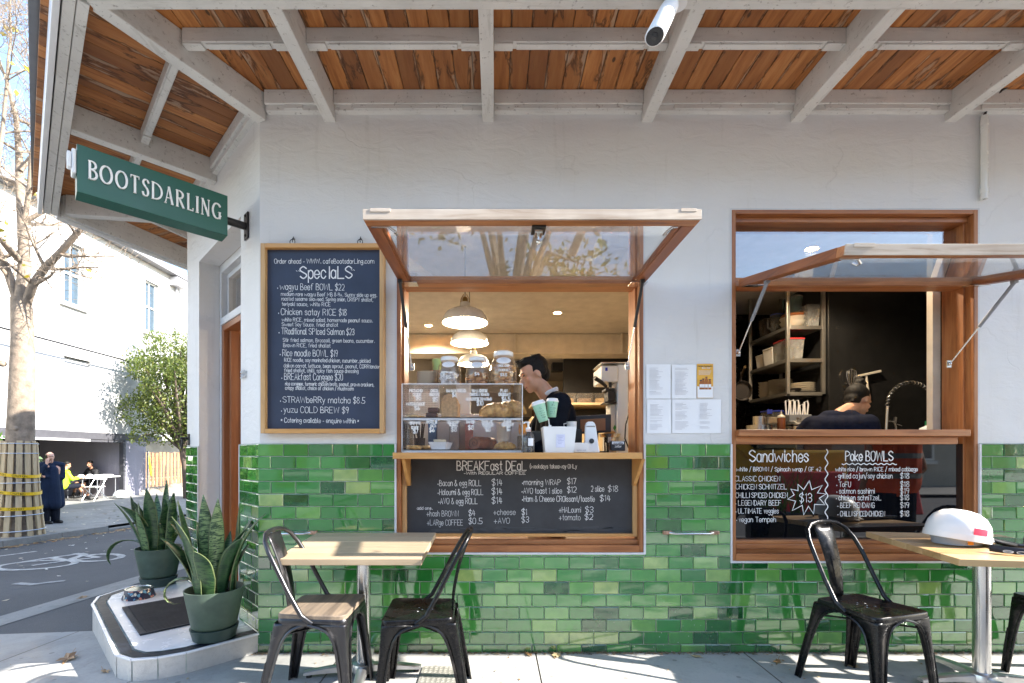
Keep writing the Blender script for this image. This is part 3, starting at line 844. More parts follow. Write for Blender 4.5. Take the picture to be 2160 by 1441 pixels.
def sash(parent, x0, x1, zh, L_, tilt, latch=True):
    """awning sash hinged at (y=-.02, zh), swung out by L_, dropping by tilt radians"""
    T = Matrix.Translation((0,-.022,zh)) @ Matrix.Rotation(tilt, 4, 'X')
    def mk(): m = MB(); m.M = T; return m
    w, t = .062, .046
    m = mk(); m.box(x0+w,x1-w,-w,0,-t,0,rn=.2); m.box(x0,x1,-L_+.010,-L_+w,-t,-.001,rn=.5)
    s = build('sash_rail', m, M_WINX, parent, bevel=.003, loc=(0,0,0), split='sash_rail')
    m = mk(); m.box(x0,x0+w,-L_+w,0,-t,0,rn=.3); m.box(x1-w,x1,-L_+w,0,-t,0,rn=.7)
    m.box(x0+w,x0+w+.012,-L_+w,-w,-t+.004,-.018,rn=.4); m.box(x1-w-.012,x1-w,-L_+w,-w,-t+.004,-.018,rn=.6)
    build('sash_stile', m, M_WINY, parent, bevel=.003, loc=(0,0,0), split='sash_stile')
    m = mk(); m.box(x0-.002,x1+.002,-L_,-L_+.0097,-t+.002,.001,rn=.5)
    m.box(x0+.03,x0+.12,-L_-.003,-L_,-.012,.004); m.box(x1-.09,x1-.02,-L_-.002,-L_,-.010,.004)
    build('sash_edge', m, M_BLEACH, parent, bevel=.002, loc=(0,0,0))
    m = mk(); m.box(x0+w+.001,x1-w-.001,-L_+w+.001,-w-.001,-.022,-.017); build('sash_pane', m, M_SASHGLASS, parent, loc=(0,0,0))
    m = mk()
    for x, sgn in ((x0+.05,1),(x1-.05,-1)):
        m.box(x-.03,x+.05*sgn,-L_+.055,-L_+.067,-t-.006,-t)
        m.tube([(x+.05*sgn,-L_+.06,-t-.004),(x+.075*sgn,-L_+.075,-t-.018),(x+.08*sgn,-L_+.10,-t-.022),(x+.065*sgn,-L_+.115,-t-.010)], .006, 6)
        m.box(x-.04,x+.06,-.10,-.02,-t-.004,-t)
    build('sash_fastener', m, M_STEEL, parent, bevel=.001, loc=(0,0,0), split='sash_fastener')
    if latch:
        m = mk(); xc = (x0+x1)/2+.035
        m.box(xc-.032,xc+.032,-L_+.045,-L_+.13,-t-.01,-t-.001)
        lt = build('latch', m, M_DARK, parent, bevel=.002, loc=(0,0,0))
        m = mk(); m.box(xc-.018,xc+.018,-L_+.06,-L_+.115,-t-.03,-t-.0105)
        m.tube([(xc,-L_+.085,-t-.03),(xc,-L_+.085,-t-.055)], .007, 8); m.ball((xc,-L_+.085,-t-.06), .011)
        build('latch', m, M_STEEL, parent, bevel=.002, loc=(0,0,0))
    return T
S1 = sash(win1, W1[0]+.035, W1[1]-.02, MID1, .86, R(0.5))
S2 = sash(win2, W2[0]+.035, W2[1]-.04, MID2, .925, R(11.5), False)
def strut(parent, a, b):
    a, b = Vector(a), Vector(b); c = a+(b-a)*.52
    m = MB(); m.tube([a,c], .0095, 10); m.box(a.x-.012,a.x+.012,a.y-.012,a.y+.012,a.z-.004,a.z+.014)
    s = build('gas_strut', m, M_GREYPL if parent is win2 else M_DARK, parent, smooth=50, loc=(0,0,0))
    m = MB(); m.tube([c,b], .0042, 8); m.ball(b, .011); m.box(b.x-.014,b.x+.014,b.y+.004,b.y+.012,b.z-.022,b.z+.022)
    build('strut_rod', m, M_STEEL, parent, smooth=50, loc=(0,0,0))
strut(win1, (W1[0]+.052,-.16,MID1-.065), (W1[0]+.088,.03,WZ(772)))
strut(win1, (W1[1]-.055,-.16,MID1-.065), (W1[1]-.09,.03,WZ(770)))
def s2pt(x, y): return S2 @ Vector((x,y,-.058))
strut(win2, s2pt(W2[0]+.07,-.26), (W2[0]+.06,.03,WZ(742)))
strut(win2, s2pt(W2[1]-.06,-.26), (W2[1]-.135,.04,WZ(765)))
# kitchen window: sill rail and the black glass below with its painted menu
x0, x1 = W2[0]+.0262, W2[1]-.0262
mb = MB(); mb.box(x0,x1-.06,-.045,.22,WZ(921),WZ(907),rn=.3); mb.box(x0,x1-.10,-.004,.2,WZ(937),WZ(921)-.001,rn=.6)
build('rail', mb, M_WINX, win2, bevel=.004, loc=(0,0,0), split='rail')
mb = MB(); mb.box(x0,x1-.0,-.006,.09,W2[2]+.076,WZ(1148)+.0,rn=.2); mb.box(x0,x1,.0,.11,WZ(1148),WZ(1140),rn=.7)
build('rail', mb, M_BLEACH if False else M_WINX, win2, bevel=.004, loc=(0,0,0))
GY = .055
mb = MB(); mb.box(x0+.001,x1-.001,GY,GY+.008,WZ(1146),WZ(936)); bp = build('menu_pane', mb, M_BLACKGLASS, win2, loc=(0,0,0))
dG = D+GY
mb = MB()
def p2(t, a, b, base, cap, w=2.0, sl=0): pxwrite(mb, t, a, b, base, cap, w, dG, .0012, sl)
p2('Sandwiches', 1581, 1705, 974, 24, 3.4)
p2('Poke BOWLS', 1783, 1883, 972, 20, 3.2)
p2('white / BROWN / Spinach wrap / GF +2', 1553, 1731, 994, 8.5, 1.9)
for t, a, b, y in (('CLASSIC CHICKEN',1551,1645,1015), ('CHICKEN SCHNITZEL',1552,1659,1032), ('CHILLI SPICED CHICKEN',1552,1661,1050),
                   ('LEGENDARY BEEF',1557,1647,1066), ('ULTIMATE veggies',1557,1642,1083), ('vegan Tempeh',1559,1636,1101)):
    p2(t, a, b, y, 10.5, 1.9); p2('^', a-7, a-5, y, 8, 2.4)
p2('white rice / brown RICE / mixed cabbage', 1762, 1935, 994, 8.5, 1.9)
for t, a, b, y, pr in (('grilled cajun/soy chicken',1768,1882,1009,'$18'), ('ToFU',1770,1794,1027,'$18'), ('salmon sashimi',1770,1844,1041,'$19'),
                       ('chicken schniTzeL',1769,1858,1055,'$18'), ('BEEF RENDANG',1772,1844,1071,'$19'), ('CHILLI SPICED CHICKEN',1772,1866,1089,'$18')):
    p2(t, a, b, y, 10.5, 1.9); p2('^', a-7, a-5, y, 7, 2.4); p2(pr, 1899, 1917, y, 11, 2.0)
pxline(mb, [(1743+3*math.sin(i*.9), 948+i*3.3) for i in range(55)], 1.8, dG, .0012)
pxline(mb, [(1776+i*3.1, 979+1.6*math.sin(i*1.6)) for i in range(38)], 1.8, dG, .0012)
st = [(1707,1014),(1712,1033),(1734,1024),(1724,1040),(1742,1042),(1728,1051),(1740,1065),(1718,1064),(1716,1084),(1705,1068),(1695,1086),(1692,1066),(1671,1077),(1678,1057),(1661,1053),(1675,1044),(1668,1032),(1683,1035),(1683,1022),(1695,1033),(1707,1014)]
pxline(mb, st, 1.8, dG, .0012)
p2('$13', 1687, 1712, 1059, 18, 2.2)
build('lettering', mb, M_CHALK, win2, loc=(0,0,0))
# white upright strip behind the kitchen window's right jamb
mb = MB(); mb.box(W2[1]-.082,W2[1]-.03,.215,.26,WZ(907),2.75); build('plaster_strip', mb, M_INWALL, cafe)
mb = MB()
for W in (W1,W2):
    mb.box(W[0]-.012,W[0]+.0,-.014,.002,W[2],TT); mb.box(W[1],W[1]+.012,-.014,.002,W[2],TT); mb.box(W[0]-.012,W[1]+.012,-.014,.002,W[2]-.012,W[2])
    mb.box(W[0]-.010,W[0],-.003,.002,TT,W[3]+.01); mb.box(W[1],W[1]+.010,-.003,.002,TT,W[3]+.01); mb.box(W[0],W[1],-.003,.002,W[3],W[3]+.01)
build('window_caulk', mb, M_TRIMG, cafe)

# ------------------------------------------------------------------ street canopy
can = thing('street_canopy', 'timber street canopy with white rafters and stained orange lining boards', 'canopy', (0,0,3.3))
ZB = 3.488; BW = .108
mb = MB()
def hipx(off): return CX-.411*(off/.82)      # main side hip line
x = CX-.6
while x < 12:
    a, b = x+.0016, x+BW-.0016; x += BW
    def yh(xx): return 0.0 if xx >= CX else -(CX-xx)/.411*.82
    ya, yb = yh(a), yh(b)
    if ya < -.985 and yb < -.985: continue
    ya, yb = max(ya,-.985), max(yb,-.985)
    rn = random.random()
    vs = [(a,-.99,ZB),(b,-.99,ZB),(b,yb,ZB),(a,ya,ZB)]
    vs += [(v[0],v[1],ZB+.018) for v in vs]
    mb.add(vs, [(3,2,1,0),(4,5,6,7),(0,1,5,4),(1,2,6,5),(2,3,7,6),(3,0,4,7)], rn=rn)
build('lining_boards', mb, M_BOARDY, can, bevel=.003)
mb = MB(); mb.M = None
def in_ch(s, off): return (-s, -off)
s = -.5
bl = []
while s < 2.7:
    a, b = s+.0016, s+BW-.0016; s += BW
    def oh(ss): return -ss/.289*.87 if ss < 0 else ((ss-1.837)/.619*.87 if ss > 1.837 else 0.0)
    oa, ob = oh(a), oh(b)
    if oa > .985 and ob > .985: continue
    oa, ob = min(oa,.985), min(ob,.985)
    vs = [(-b,-.99,ZB),(-a,-.99,ZB),(-a,-oa,ZB),(-b,-ob,ZB)]; vs += [(v[0],v[1],ZB+.018) for v in vs]
    mb.add(vs, [(3,2,1,0),(4,5,6,7),(0,1,5,4),(1,2,6,5),(2,3,7,6),(3,0,4,7)], rn=random.random())
o = build('lining_boards', mb, M_BOARDX, can, bevel=.003)
CML = CM.copy(); o.matrix_local = Matrix.Translation((0,0,-3.3)) @ CML
U = Vector((.33,.944,0)); OW = Vector((-.944,.33,0)); A2 = CM @ Vector((-1.837,0,0))
SM = Matrix(((U.x,-OW.x,0,A2.x),(U.y,-OW.y,0,A2.y),(0,0,1,0),(0,0,0,1)))   # side frame: x along the side wall, y inward
mb = MB()
k = -.55
while k < 6:
    a, b = k+.0012, k+BW-.0012; k += BW
    def o2(q): return -q/.48*.92 if q < 0 else 0.0
    oa, ob = min(o2(a),.985), min(o2(b),.985)
    if oa >= .985 and ob >= .985: continue
    vs = [(a,-.99,ZB),(b,-.99,ZB),(b,-ob,ZB),(a,-oa,ZB)]; vs += [(v[0],v[1],ZB+.018) for v in vs]
    mb.add(vs, [(3,2,1,0),(4,5,6,7),(0,1,5,4),(1,2,6,5),(2,3,7,6),(3,0,4,7)], rn=random.random())
o = build('lining_boards', mb, M_BOARDZ, can, bevel=.003); o.matrix_local = Matrix.Translation((0,0,-3.3)) @ SM
# roof sheet
B1, B2 = Vector((-1.887,-.82,0)), Vector((-3.80,1.15,0))
E1 = Vector((-1.95,-1.0,0)); E2 = CM @ Vector((-2.53,-.995,0)); E3 = A2+U*6+OW*.995
mb = MB(); z0 = 3.512
poly = [(12,0),(12,-1.0),(E1.x,E1.y),(E2.x,E2.y),(E3.x,E3.y),((A2+U*6).x,(A2+U*6).y),(A2.x,A2.y),(CX,0)]
mb.prism(poly, .02, 'z', z0); build('roof_sheet', mb, M_ROOF, can)
# bearers, gutter, hips
def beam(mb, a, b, w, zlo, zhi, up=(0,0,1)):
    a, b = Vector((a[0],a[1],(zlo+zhi)/2)), Vector((b[0],b[1],(zlo+zhi)/2)); mb.bar(a, b, w, zhi-zlo, up)
mb = MB(); beam(mb, (-1.868,-.785), (12,-.785), .045, 3.305, ZB-.001); beam(mb, (-1.888,-.832), (12,-.832), .045, 3.308, ZB-.001)
build('bearer', mb, M_TRIMW, can, bevel=.004)
for off, zl in ((.855,3.305),(.902,3.300)):
    mb = MB(); a = CM @ Vector((.272+.018*(off>.88),-off,0)); b = CM @ Vector((-2.45,-off,0)); beam(mb, a, b, .044, zl, ZB-.001); build('bearer', mb, M_TRIMWY, can, bevel=.004)
mb = MB(); a = A2+U*(-.47)+OW*.88; beam(mb, a, A2+U*6+OW*.88, .05, 3.300, ZB-.001); build('bearer', mb, M_TRIMWY, can, bevel=.004)
mb = MB(); beam(mb, (-1.91,-.875), (12,-.875), .03, 3.30, ZB+.022); a = CM @ Vector((.30,-.945,0)); b = CM @ Vector((-2.47,-.945,0)); beam(mb, a, b, .028, 3.29, ZB+.0)
a = A2+U*(-.49)+OW*.925; beam(mb, a, A2+U*6+OW*.925, .028, 3.28, ZB+.0)
build('gutter', mb, M_WHITE, can, bevel=.004)
mb = MB(); beam(mb, (CX+.012,-.0), (-1.86,-.76), .075, 3.317, ZB-.002); build('hip_rafter', mb, M_TRIMWY, can, bevel=.005)
mb = MB(); beam(mb, A2, A2+U*(-.44)+OW*.85, .075, 3.317, ZB-.002); build('hip_rafter', mb, M_TRIMWY, can, bevel=.005)
RX = [-1.035, -.045, .95, 1.885, 2.85, 3.82, 4.8, 5.77, 6.74, 7.7, 8.7, 9.7, 10.7, 11.7]
for x in RX:
    mb = MB(); mb.box(x-.036,x+.036,-.761,.01,3.317,ZB-.002); build('rafter', mb, M_TRIMWY, can, bevel=.005)
mb = MB(); beam(mb, CM @ Vector((-.955,.0,0)), CM @ Vector((-.955,-.832,0)), .072, 3.317, ZB-.002); build('rafter', mb, M_TRIMWY, can, bevel=.005)
def purlin(mb, a, b, z0=3.398, t=.047):
    a, b = Vector(a), Vector(b); ax = (b-a).normalized(); beam(mb, a, b, t, z0+.012, ZB-.002)
    L_ = (b-a).length
    if L_ > .3: beam(mb, a+ax*.0, a+ax*.10, t, z0, z0+.0119); beam(mb, b-ax*.10, b, t, z0, z0+.0119); beam(mb, a+ax*.12, b-ax*.12, t*.72, z0+.001, z0+.0119)
ends = [hipx(.45)+.05]+RX
for i in range(len(ends)-1):
    a = ends[i]+(.037 if i else 0); b = ends[i+1]-.037
    mb = MB(); purlin(mb, (a,-.45,0), (b,-.45,0)); build('purlin', mb, M_TRIMW, can, bevel=.003)
    a = a if i else CX+.05
    mb = MB(); mb.box(a,b,-.05,.002,3.40,ZB-.002); mb.box(a,b,-.034,.002,3.365,3.3995); mb.box(a+.12,b-.12,-.043,-.0342,3.372,3.3995)
    build('wall_plate', mb, M_TRIMW, can, bevel=.003)
for a, b in ((.13,-.918),(-.992,-2.10)):
    mb = MB(); purlin(mb, CM @ Vector((a,-.45,0)), CM @ Vector((b,-.45,0))); build('purlin', mb, M_TRIMWY, can, bevel=.003)
for a, b in ((-.03,-.918),(-.992,-1.83)):
    mb = MB(); mb.M = CM; mb.box(b,a,-.05,.002,3.40,ZB-.002); mb.box(b,a,-.034,.002,3.365,3.3995); build('wall_plate', mb, M_TRIMWY, can, bevel=.003)
mb = MB(); purlin(mb, A2+U*(-.22)+OW*.45, A2+U*5+OW*.45); build('purlin', mb, M_TRIMWY, can, bevel=.003)
# ------------------------------------------------------------------ hanging sign on the chamfer
nD, fD = Vector((-.70710678,-.70710678,0)), Vector((.70710678,-.70710678,0))
c0 = Vector((-1.638,.162,2.742))
SGM = Matrix(((-nD.x, -fD.x, 0, c0.x),(-nD.y, -fD.y, 0, c0.y),(0,0,1,c0.z),(0,0,0,1)))   # x towards the wall, -y the lettered face
sg = thing('hanging_sign', 'dark green box sign reading BOOTSDARLING on a black bracket', 'sign', tuple(c0))
def mk(): m = MB(); m.M = SGM; return m
m = mk(); m.box(-.85,-.135,-.06,.06,-.125,.127); build('sign_box', m, M_GREENSIGN, sg, bevel=.002)
m = mk(); m.tube([(-.134,0,-.003),(-.012,0,-.003)], .024, 16); build('bracket_arm', m, M_DARK, sg, smooth=50)
m = mk(); m.box(-.012,-.002,-.035,.035,-.085,.085)
for z in (-.065,.065): m.ball((-.013,0,z), .009)
build('wall_plate', m, M_DARK, sg, bevel=.002)
m = mk(); m.box(-.87,-.851,-.055,.02,-.03,.10); m.box(-.888,-.871,-.045,.0,.0,.085); build('sign_lamp', m, M_WHITE, sg, bevel=.006)
# serif capitals: strokes of two weights plus serifs, each letter standing proud of the face
SER = {'B':(.62,[((.12,0),(.12,1),.13),('a',(.12,.77,.30,.22),.12),('a',(.12,.27,.36,.265),.13)],[(0,.24,0),(0,.24,1)]),
'O':(.92,[('o',(.46,.5,.40,.47),.13)],[]),
'T':(.72,[((.36,0),(.36,1),.13),((.03,.975),(.69,.975),.05),((.05,.99),(.05,.84),.05),((.67,.99),(.67,.84),.05)],[(.24,.48,0)]),
'S':(.54,[('s',(.27,.5,.20,.46),.12)],[]),
'D':(.82,[((.12,0),(.12,1),.13),('a',(.12,.5,.60,.485),.12)],[(0,.24,0),(0,.24,1)]),
'A':(.80,[((.12,0),(.40,1),.06),((.40,1),(.70,0),.13),((.2,.34),(.6,.34),.05)],[(.02,.22,0),(.58,.80,0)]),
'R':(.74,[((.12,0),(.12,1),.13),('a',(.12,.75,.36,.235),.12),((.30,.52),(.66,0),.13)],[(0,.24,0),(0,.2,1),(.58,.76,0)]),
'L':(.60,[((.12,0),(.12,1),.13),((.1,.03),(.56,.03),.055),((.56,.0),(.56,.18),.05)],[(0,.24,1)]),
'I':(.26,[((.13,0),(.13,1),.13)],[(0,.26,0),(0,.26,1)]),
'N':(.84,[((.13,0),(.13,1),.06),((.13,1),(.71,0),.13),((.71,0),(.71,1),.06)],[(.02,.24,0),(.02,.16,1),(.60,.82,1)]),
'G':(.84,[('c',(.46,.5,.40,.47),.13),((.72,.05),(.72,.42),.12)],[(.58,.84,.44)])}
def sign_text(txt, x0, x1, zb, h, M, yf, dep):
    tot = sum(SER[c][0]+.20 for c in txt)-.20
    k = (x1-x0)/tot; out = MB(); out.M = M; x = x0; lay = 0
    def strip(pts, w, cl=False):
        nonlocal lay
        lay = (lay+1) % 5; yy = yf-dep-lay*.0003
        q = [Vector((x+p[0]*k, zb+p[1]*h)) for p in pts]; n = len(q); ww = w*h*.40
        if isinstance(ww, list): pass
        A, B = [], []
        for i in range(n):
            t = (q[min(i+1,n-1)]-q[max(i-1,0)]) if not cl else (q[(i+1) % n]-q[i-1])
            t.normalize(); nn = Vector((-t.y,t.x))
            wv = ww*(.45+.55*abs(t.y)) if n > 2 else ww
            A.append(q[i]+nn*wv); B.append(q[i]-nn*wv)
        b = []
        for y in (yy, yf):
            for P_ in (A,B): b += [(p.x,y,p.y) for p in P_]
        fs = []
        for i in range(n if cl else n-1):
            j = (i+1) % n
            fs += [(i,j,n+j,n+i),(i,2*n+i,2*n+j,j),(n+i,n+j,3*n+j,3*n+i)]
        if not cl: fs += [(0,n,3*n,2*n),(n-1,2*n-1,4*n-1,3*n-1)]
        out.add(b, fs)
    for ch in txt:
        w, parts, serifs = SER[ch]
        for p in parts:
            if p[0] == 'o':
                cx, cy, a, b_ = p[1]; strip([(cx+a*math.cos(t*math.pi/14), cy+b_*math.sin(t*math.pi/14)) for t in range(28)], p[2], True)
            elif p[0] == 'c':
                cx, cy, a, b_ = p[1]; strip([(cx+a*math.cos(R(40+t*290/22)), cy+b_*math.sin(R(40+t*290/22))) for t in range(23)], p[2])
            elif p[0] == 'a':
                cx, cy, a, b_ = p[1]; strip([(cx,cy+b_*.96)]+[(cx+.12+a*math.cos(R(90-t*15))-.0, cy+b_*.96*math.sin(R(90-t*15))) for t in range(13)]+[(cx,cy-b_*.96)], p[2])
            elif p[0] == 's':
                strip(_smooth([(.50,.80),(.42,.93),(.26,.97),(.11,.88),(.09,.72),(.24,.57),(.40,.44),(.47,.26),(.40,.08),(.24,.03),(.10,.09),(.05,.24)], 3), p[2])
            else: strip([p[0], p[1]], p[2])
        for (a, b_, zz) in serifs:
            strip([(a,.0+zz*.97+.015), (b_,.0+zz*.97+.015)], .035)
        x += (w+.20)*k
    return out
m = sign_text('BOOTSDARLING', -.806, -.175, -.042, .098, SGM, -.061, .010)
build('lettering', m, pm('letter_white', (.84,.83,.80), .35, var=.03), sg)

# ------------------------------------------------------------------ specials board
b = thing('specials_board', 'tall navy SPECIALS menu board in an orange timber frame hung on the wall', 'menu board', (WX(685),-.03,WZ(914)))
x0, x1, z0, z1 = WX(559.5), WX(815), WZ(915), WZ(522); fw, fy = .028, -.062
m = MB(); m.box(x0,x0+fw,fy,-.012,z0,z1,rn=.2); m.box(x1-fw,x1,fy,-.012,z0,z1,rn=.6); build('frame', m, M_FRAMEW, b, bevel=.003, split='frame')
m = MB(); m.box(x0+fw,x1-fw,fy,-.012,z1-fw,z1,rn=.2); m.box(x0+fw,x1-fw,fy,-.012,z0,z0+fw,rn=.6); build('frame', m, M_PINE, b, bevel=.003, split='frame')
m = MB(); m.box(x0+fw,x1-fw,-.030,-.014,z0+fw,z1-fw); build('chalkboard', m, M_BLUEBOARD, b)
m = MB(); dB = D-.030
def sp(t, a, c, y, cap, w=1.7, sl=.012): pxwrite(m, t, a, c, y, cap, w, dB, .0012, sl)
sp('Order ahead - WWW. cafeBootsdarLing.com', 579, 789, 556, 9.5, 1.8, .0)
sp('SpecIaLS', 634, 742, 588, 25, 3.6, -.01); sp('"', 625, 632, 580, 9, 2); sp('"', 741, 748, 578, 9, 2)
for t, a, c, y, cap in (('wagyu Beef BOWL $22',591,726,611,13),('Chicken satay RICE $18',593,731,664,13),('TRaditional SPIced Salmon $23',594,747,705,13),
                        ('Rice noodle BOWL $19',596,712,751,13.5),('BREAkfast Conggee $20',600,723,801,13.5),('STRAWbeRRy matcha $8.5',597,770,849,12.5),('yuzu COLD BREW $9',599,735,870,12.5)):
    sp(t, a, c, y, cap, 1.9); sp('^', a-8, a-5, y, 7, 3)
for t, a, c, y in (('medium rare wagyu Beef MB 8-9+, Sunny side up egg.',593,795,624),('roasted sesame seaweed, Spring onion, CRISPY shallot,',594,787,634),('teriyaki sauce, white RICE',595,697,645),
                   ('white RICE, mixed salad, homemade peanut sauce.',595,786,678),('Sweet Soy Sauce, fried shallot',595,713,688),
                   ('Stir fried salmon, Broccoli, green beans, cucumber.',597,790,721),('Brown RICE, fried shallot',598,697,732),
                   ('RICE noodle, soy marinated chicken, cucumber, pickled',600,781,763),('daikon carrot, lettuce, bean sprout, peanut, CORRIander,',599,803,775),('fried shallot, chilli, spicy fish sauce dressing',600,756,785),
                   ('rice conggee, turmeric chicken broth, peanut, prawn crackers,',602,789,813),('crispy shallot, choice of chicken / mushroom',602,746,822),
                   ('* Catering available - enquire within *',593,757,891)):
    sp(t, a, c, y, 7.6 if y < 880 else 9.5, 1.5 if y < 880 else 1.7)
build('lettering', m, M_CHALK, b)
for px in (622, 763):
    m = MB(); x = WX(px); m.tube([(x,-.001,WZ(505)),(x,-.03,WZ(507)),(x,-.04,WZ(512)),(x,-.03,WZ(516))], .0028, 6)
    m.tube([(x+.016*math.cos(a*.5), -.036, WZ(516)+.016*math.sin(a*.5)) for a in range(-1,10)], .0024, 6)
    m.tube([(x-.006,-.004,WZ(500)),(x,-.012,WZ(508))], .002, 5)
    build('hook', m, M_DARK, b, smooth=60)

# ------------------------------------------------------------------ breakfast board under the counter
b = thing('breakfast_board', 'wide grey BREAKFAST DEAL chalkboard fitted under the serving counter', 'menu board', (WX(1097),.05,WZ(1130)))
x0, x1, z0, z1 = W1[0]+.027, W1[1]-.027, WZ(1134), WZ(964); yb = .06
m = MB(); m.box(x0+.026,x1-.026,yb,yb+.012,z0+.018,z1); build('chalkboard', m, M_GREYBOARD, b)
m = MB(); m.box(x0+.0005,x0+.026,yb-.03,yb+.02,z0,z1,rn=.2); m.box(x1-.026,x1-.0005,yb-.03,yb+.02,z0,z1,rn=.5); build('trim', m, M_FRAMEW, b, bevel=.002, split='trim')
m = MB(); m.box(x0+.026,x1-.026,yb-.03,yb+.02,z0,z0+.018); build('trim', m, M_PINE, b, bevel=.002)
m = MB(); dB = D+yb
def bp_(t, a, c, y, cap, w=1.9, sl=0.0): pxwrite(m, t, a, c, y, cap, w, dB, .0012, sl)
bp_('BREAKFast DEaL', 964, 1110, 992, 19, 3.0); bp_('(weekdays takeaway ONLy)', 1117, 1218, 988, 8.5, 1.9); bp_('-With REGULAR COFFEE', 979, 1108, 1001, 6, 1.9)
for t, a, c, y, pr in (('Bacon & egg ROLL',927,1015,1025,'$14'),('Haloumi & egg ROLL',927,1019,1044,'$14'),('AVO & egg ROLL',929,1007,1063,'$14')):
    bp_(t, a, c, y, 12, 1.7); bp_('^', a-5, a-3, y, 8, 3); bp_(pr, 1038, 1059, y-1, 13, 1.9)
for t, a, c, y in (('morning WRAP',1105,1182,1023),('AVO toast 1 slice',1104,1185,1041),('Ham & Cheese CROissant/toastie',1105,1254,1058)):
    bp_(t, a, c, y, 11.5, 1.7); bp_('^', a-5, a-3, y, 8, 3)
for t, a, c, y in (('$17',1197,1215,1021),('$12',1197,1215,1039),('2 slice',1247,1274,1037),('$18',1283,1303,1037),('$14',1266,1287,1057),('$4',989,1002,1088),('$0.5',989,1017,1105),('$1',1101,1111,1086),('$3',1101,1115,1102),('$3',1235,1251,1081),('$2',1234,1250,1096)):
    bp_(t, a, c, y, 12, 1.9)
bp_('add ons.', 880, 912, 1075, 6, 1.7)
build('lettering', m, M_CHALK, b)
m = MB()
for t, a, c, y in (('+hash BROWN',900,967,1089),('+LARge COFFEE',901,976,1108),('+cheese',1041,1087,1086),('+AVO',1042,1075,1104),('+HALoumi',1179,1225,1081),('+tomato',1179,1224,1097)):
    bp_(t, a, c, y, 11.5, 1.7)
build('faded_lettering', m, pm('grey_chalk', (.58,.58,.57), .9), b)
m = MB()
for k in range(60):
    xx = random.uniform(900,1300); yy_ = random.uniform(1112,1124); pxline(m, [(xx,yy_),(xx+random.uniform(8,34),yy_-random.uniform(-2,3))], random.uniform(1,3), dB, .0005)
build('chalk_smear', m, pm('chalk_smear', (.060,.062,.067), .9), b)

# ------------------------------------------------------------------ serving counter
CT = WZ(955)            # counter top
b = thing('serving_counter', 'honey coloured timber counter shelf below the open serving window', 'counter', (WX(1092),0,CT))
m = MB(); m.box(P(828,0,2.79).x, P(1355.5,0,2.79).x, -.18, -.012, CT-.038, CT); m.box(W1[0]+.027,W1[1]-.027,-.012,.60,CT-.038,CT)
build('counter_top', m, M_PINE, b, bevel=.004)
for x in (W1[0]+.07, W1[1]-.048):
    m = MB(); zc = CT-.039
    m.prism([(-.16,zc),(.05,zc),(.05,zc-.17),(.02,zc-.17)], .020, 'x', x-.01); build('bracket', m, M_PINEZ, b, bevel=.002)

# ------------------------------------------------------------------ acrylic pastry case on the counter
M_PASTRY = pm('baked_pastry', (.50,.20,.05), .4, var=.5, scale=30, bmp=.5, bscale=70, tint=(.80,.46,.14))
M_CRUMB = pm('banana_bread', (.52,.31,.15), .85, var=.3, scale=60, bmp=.6, bscale=120)
M_CHOC = pm('chocolate', (.055,.016,.008), .5, var=.4, scale=40, bmp=.4)
M_CHOCSW = pm('choc_swirl', (.20,.065,.03), .5, var=.45, scale=22, bmp=.4, bscale=60)
M_COOKIE = pm('pale_cookie', (.58,.40,.20), .8, var=.25, scale=40, bmp=.5, bscale=90)
M_SUGAR = pm('icing_sugar', (.80,.77,.72), .9, var=.1)
M_BERRY = pm('berry', (.24,.015,.015), .3, var=.4, scale=60)
M_CREAM = pm('cream', (.80,.68,.48), .6, var=.08)
case = thing('display_case', 'clear acrylic pastry case with two shelves and handwritten prices', 'display case', (-.2,.06,CT))
xa, xb = P(848,0,2.87).x, P(1102,0,2.87).x; ya, yb2 = -.10, .27; za, zb = CT+.001, P(0,812,2.87).z; t = .006
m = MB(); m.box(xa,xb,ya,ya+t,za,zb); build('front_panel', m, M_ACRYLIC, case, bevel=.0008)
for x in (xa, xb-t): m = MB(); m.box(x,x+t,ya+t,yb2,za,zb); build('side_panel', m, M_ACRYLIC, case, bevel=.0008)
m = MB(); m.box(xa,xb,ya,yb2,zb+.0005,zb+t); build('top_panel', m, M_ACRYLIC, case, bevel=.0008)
m = MB(); e = .0045
for x in (xa, xb): m.box(x-e/2,x+e/2,ya-e/2,ya+e/2,za,zb+t)
m.box(xa,xb,ya-e/2,ya-.0001,zb+t-.003,zb+t+.002); m.box(xa,xb,ya-e/2,ya-.0001,za,za+.004)
build('edge_strip', m, pm('frosted_edge', (.72,.73,.75), .3), case)
zs1, zs2 = P(0,877,2.87).z-.014, P(0,946,2.87).z-.012
for i, zz in enumerate((zs1, zs2)):
    m = MB(); m.box(xa+t,xb-t,ya+t+.004,yb2-.02,zz,zz+.006); m.box(xa+t,xb-t,ya+t+.004,ya+t+.010,zz-.012,zz+.006)
    build('shelf', m, pm('white_shelf%d' % i, (.74,.75,.77), .4), case)
m = MB()
def cw(t_, a, c, y, cap=8.0, w=1.6): pxwrite(m, t_, a, c, y, cap, w, 2.87, .0006)
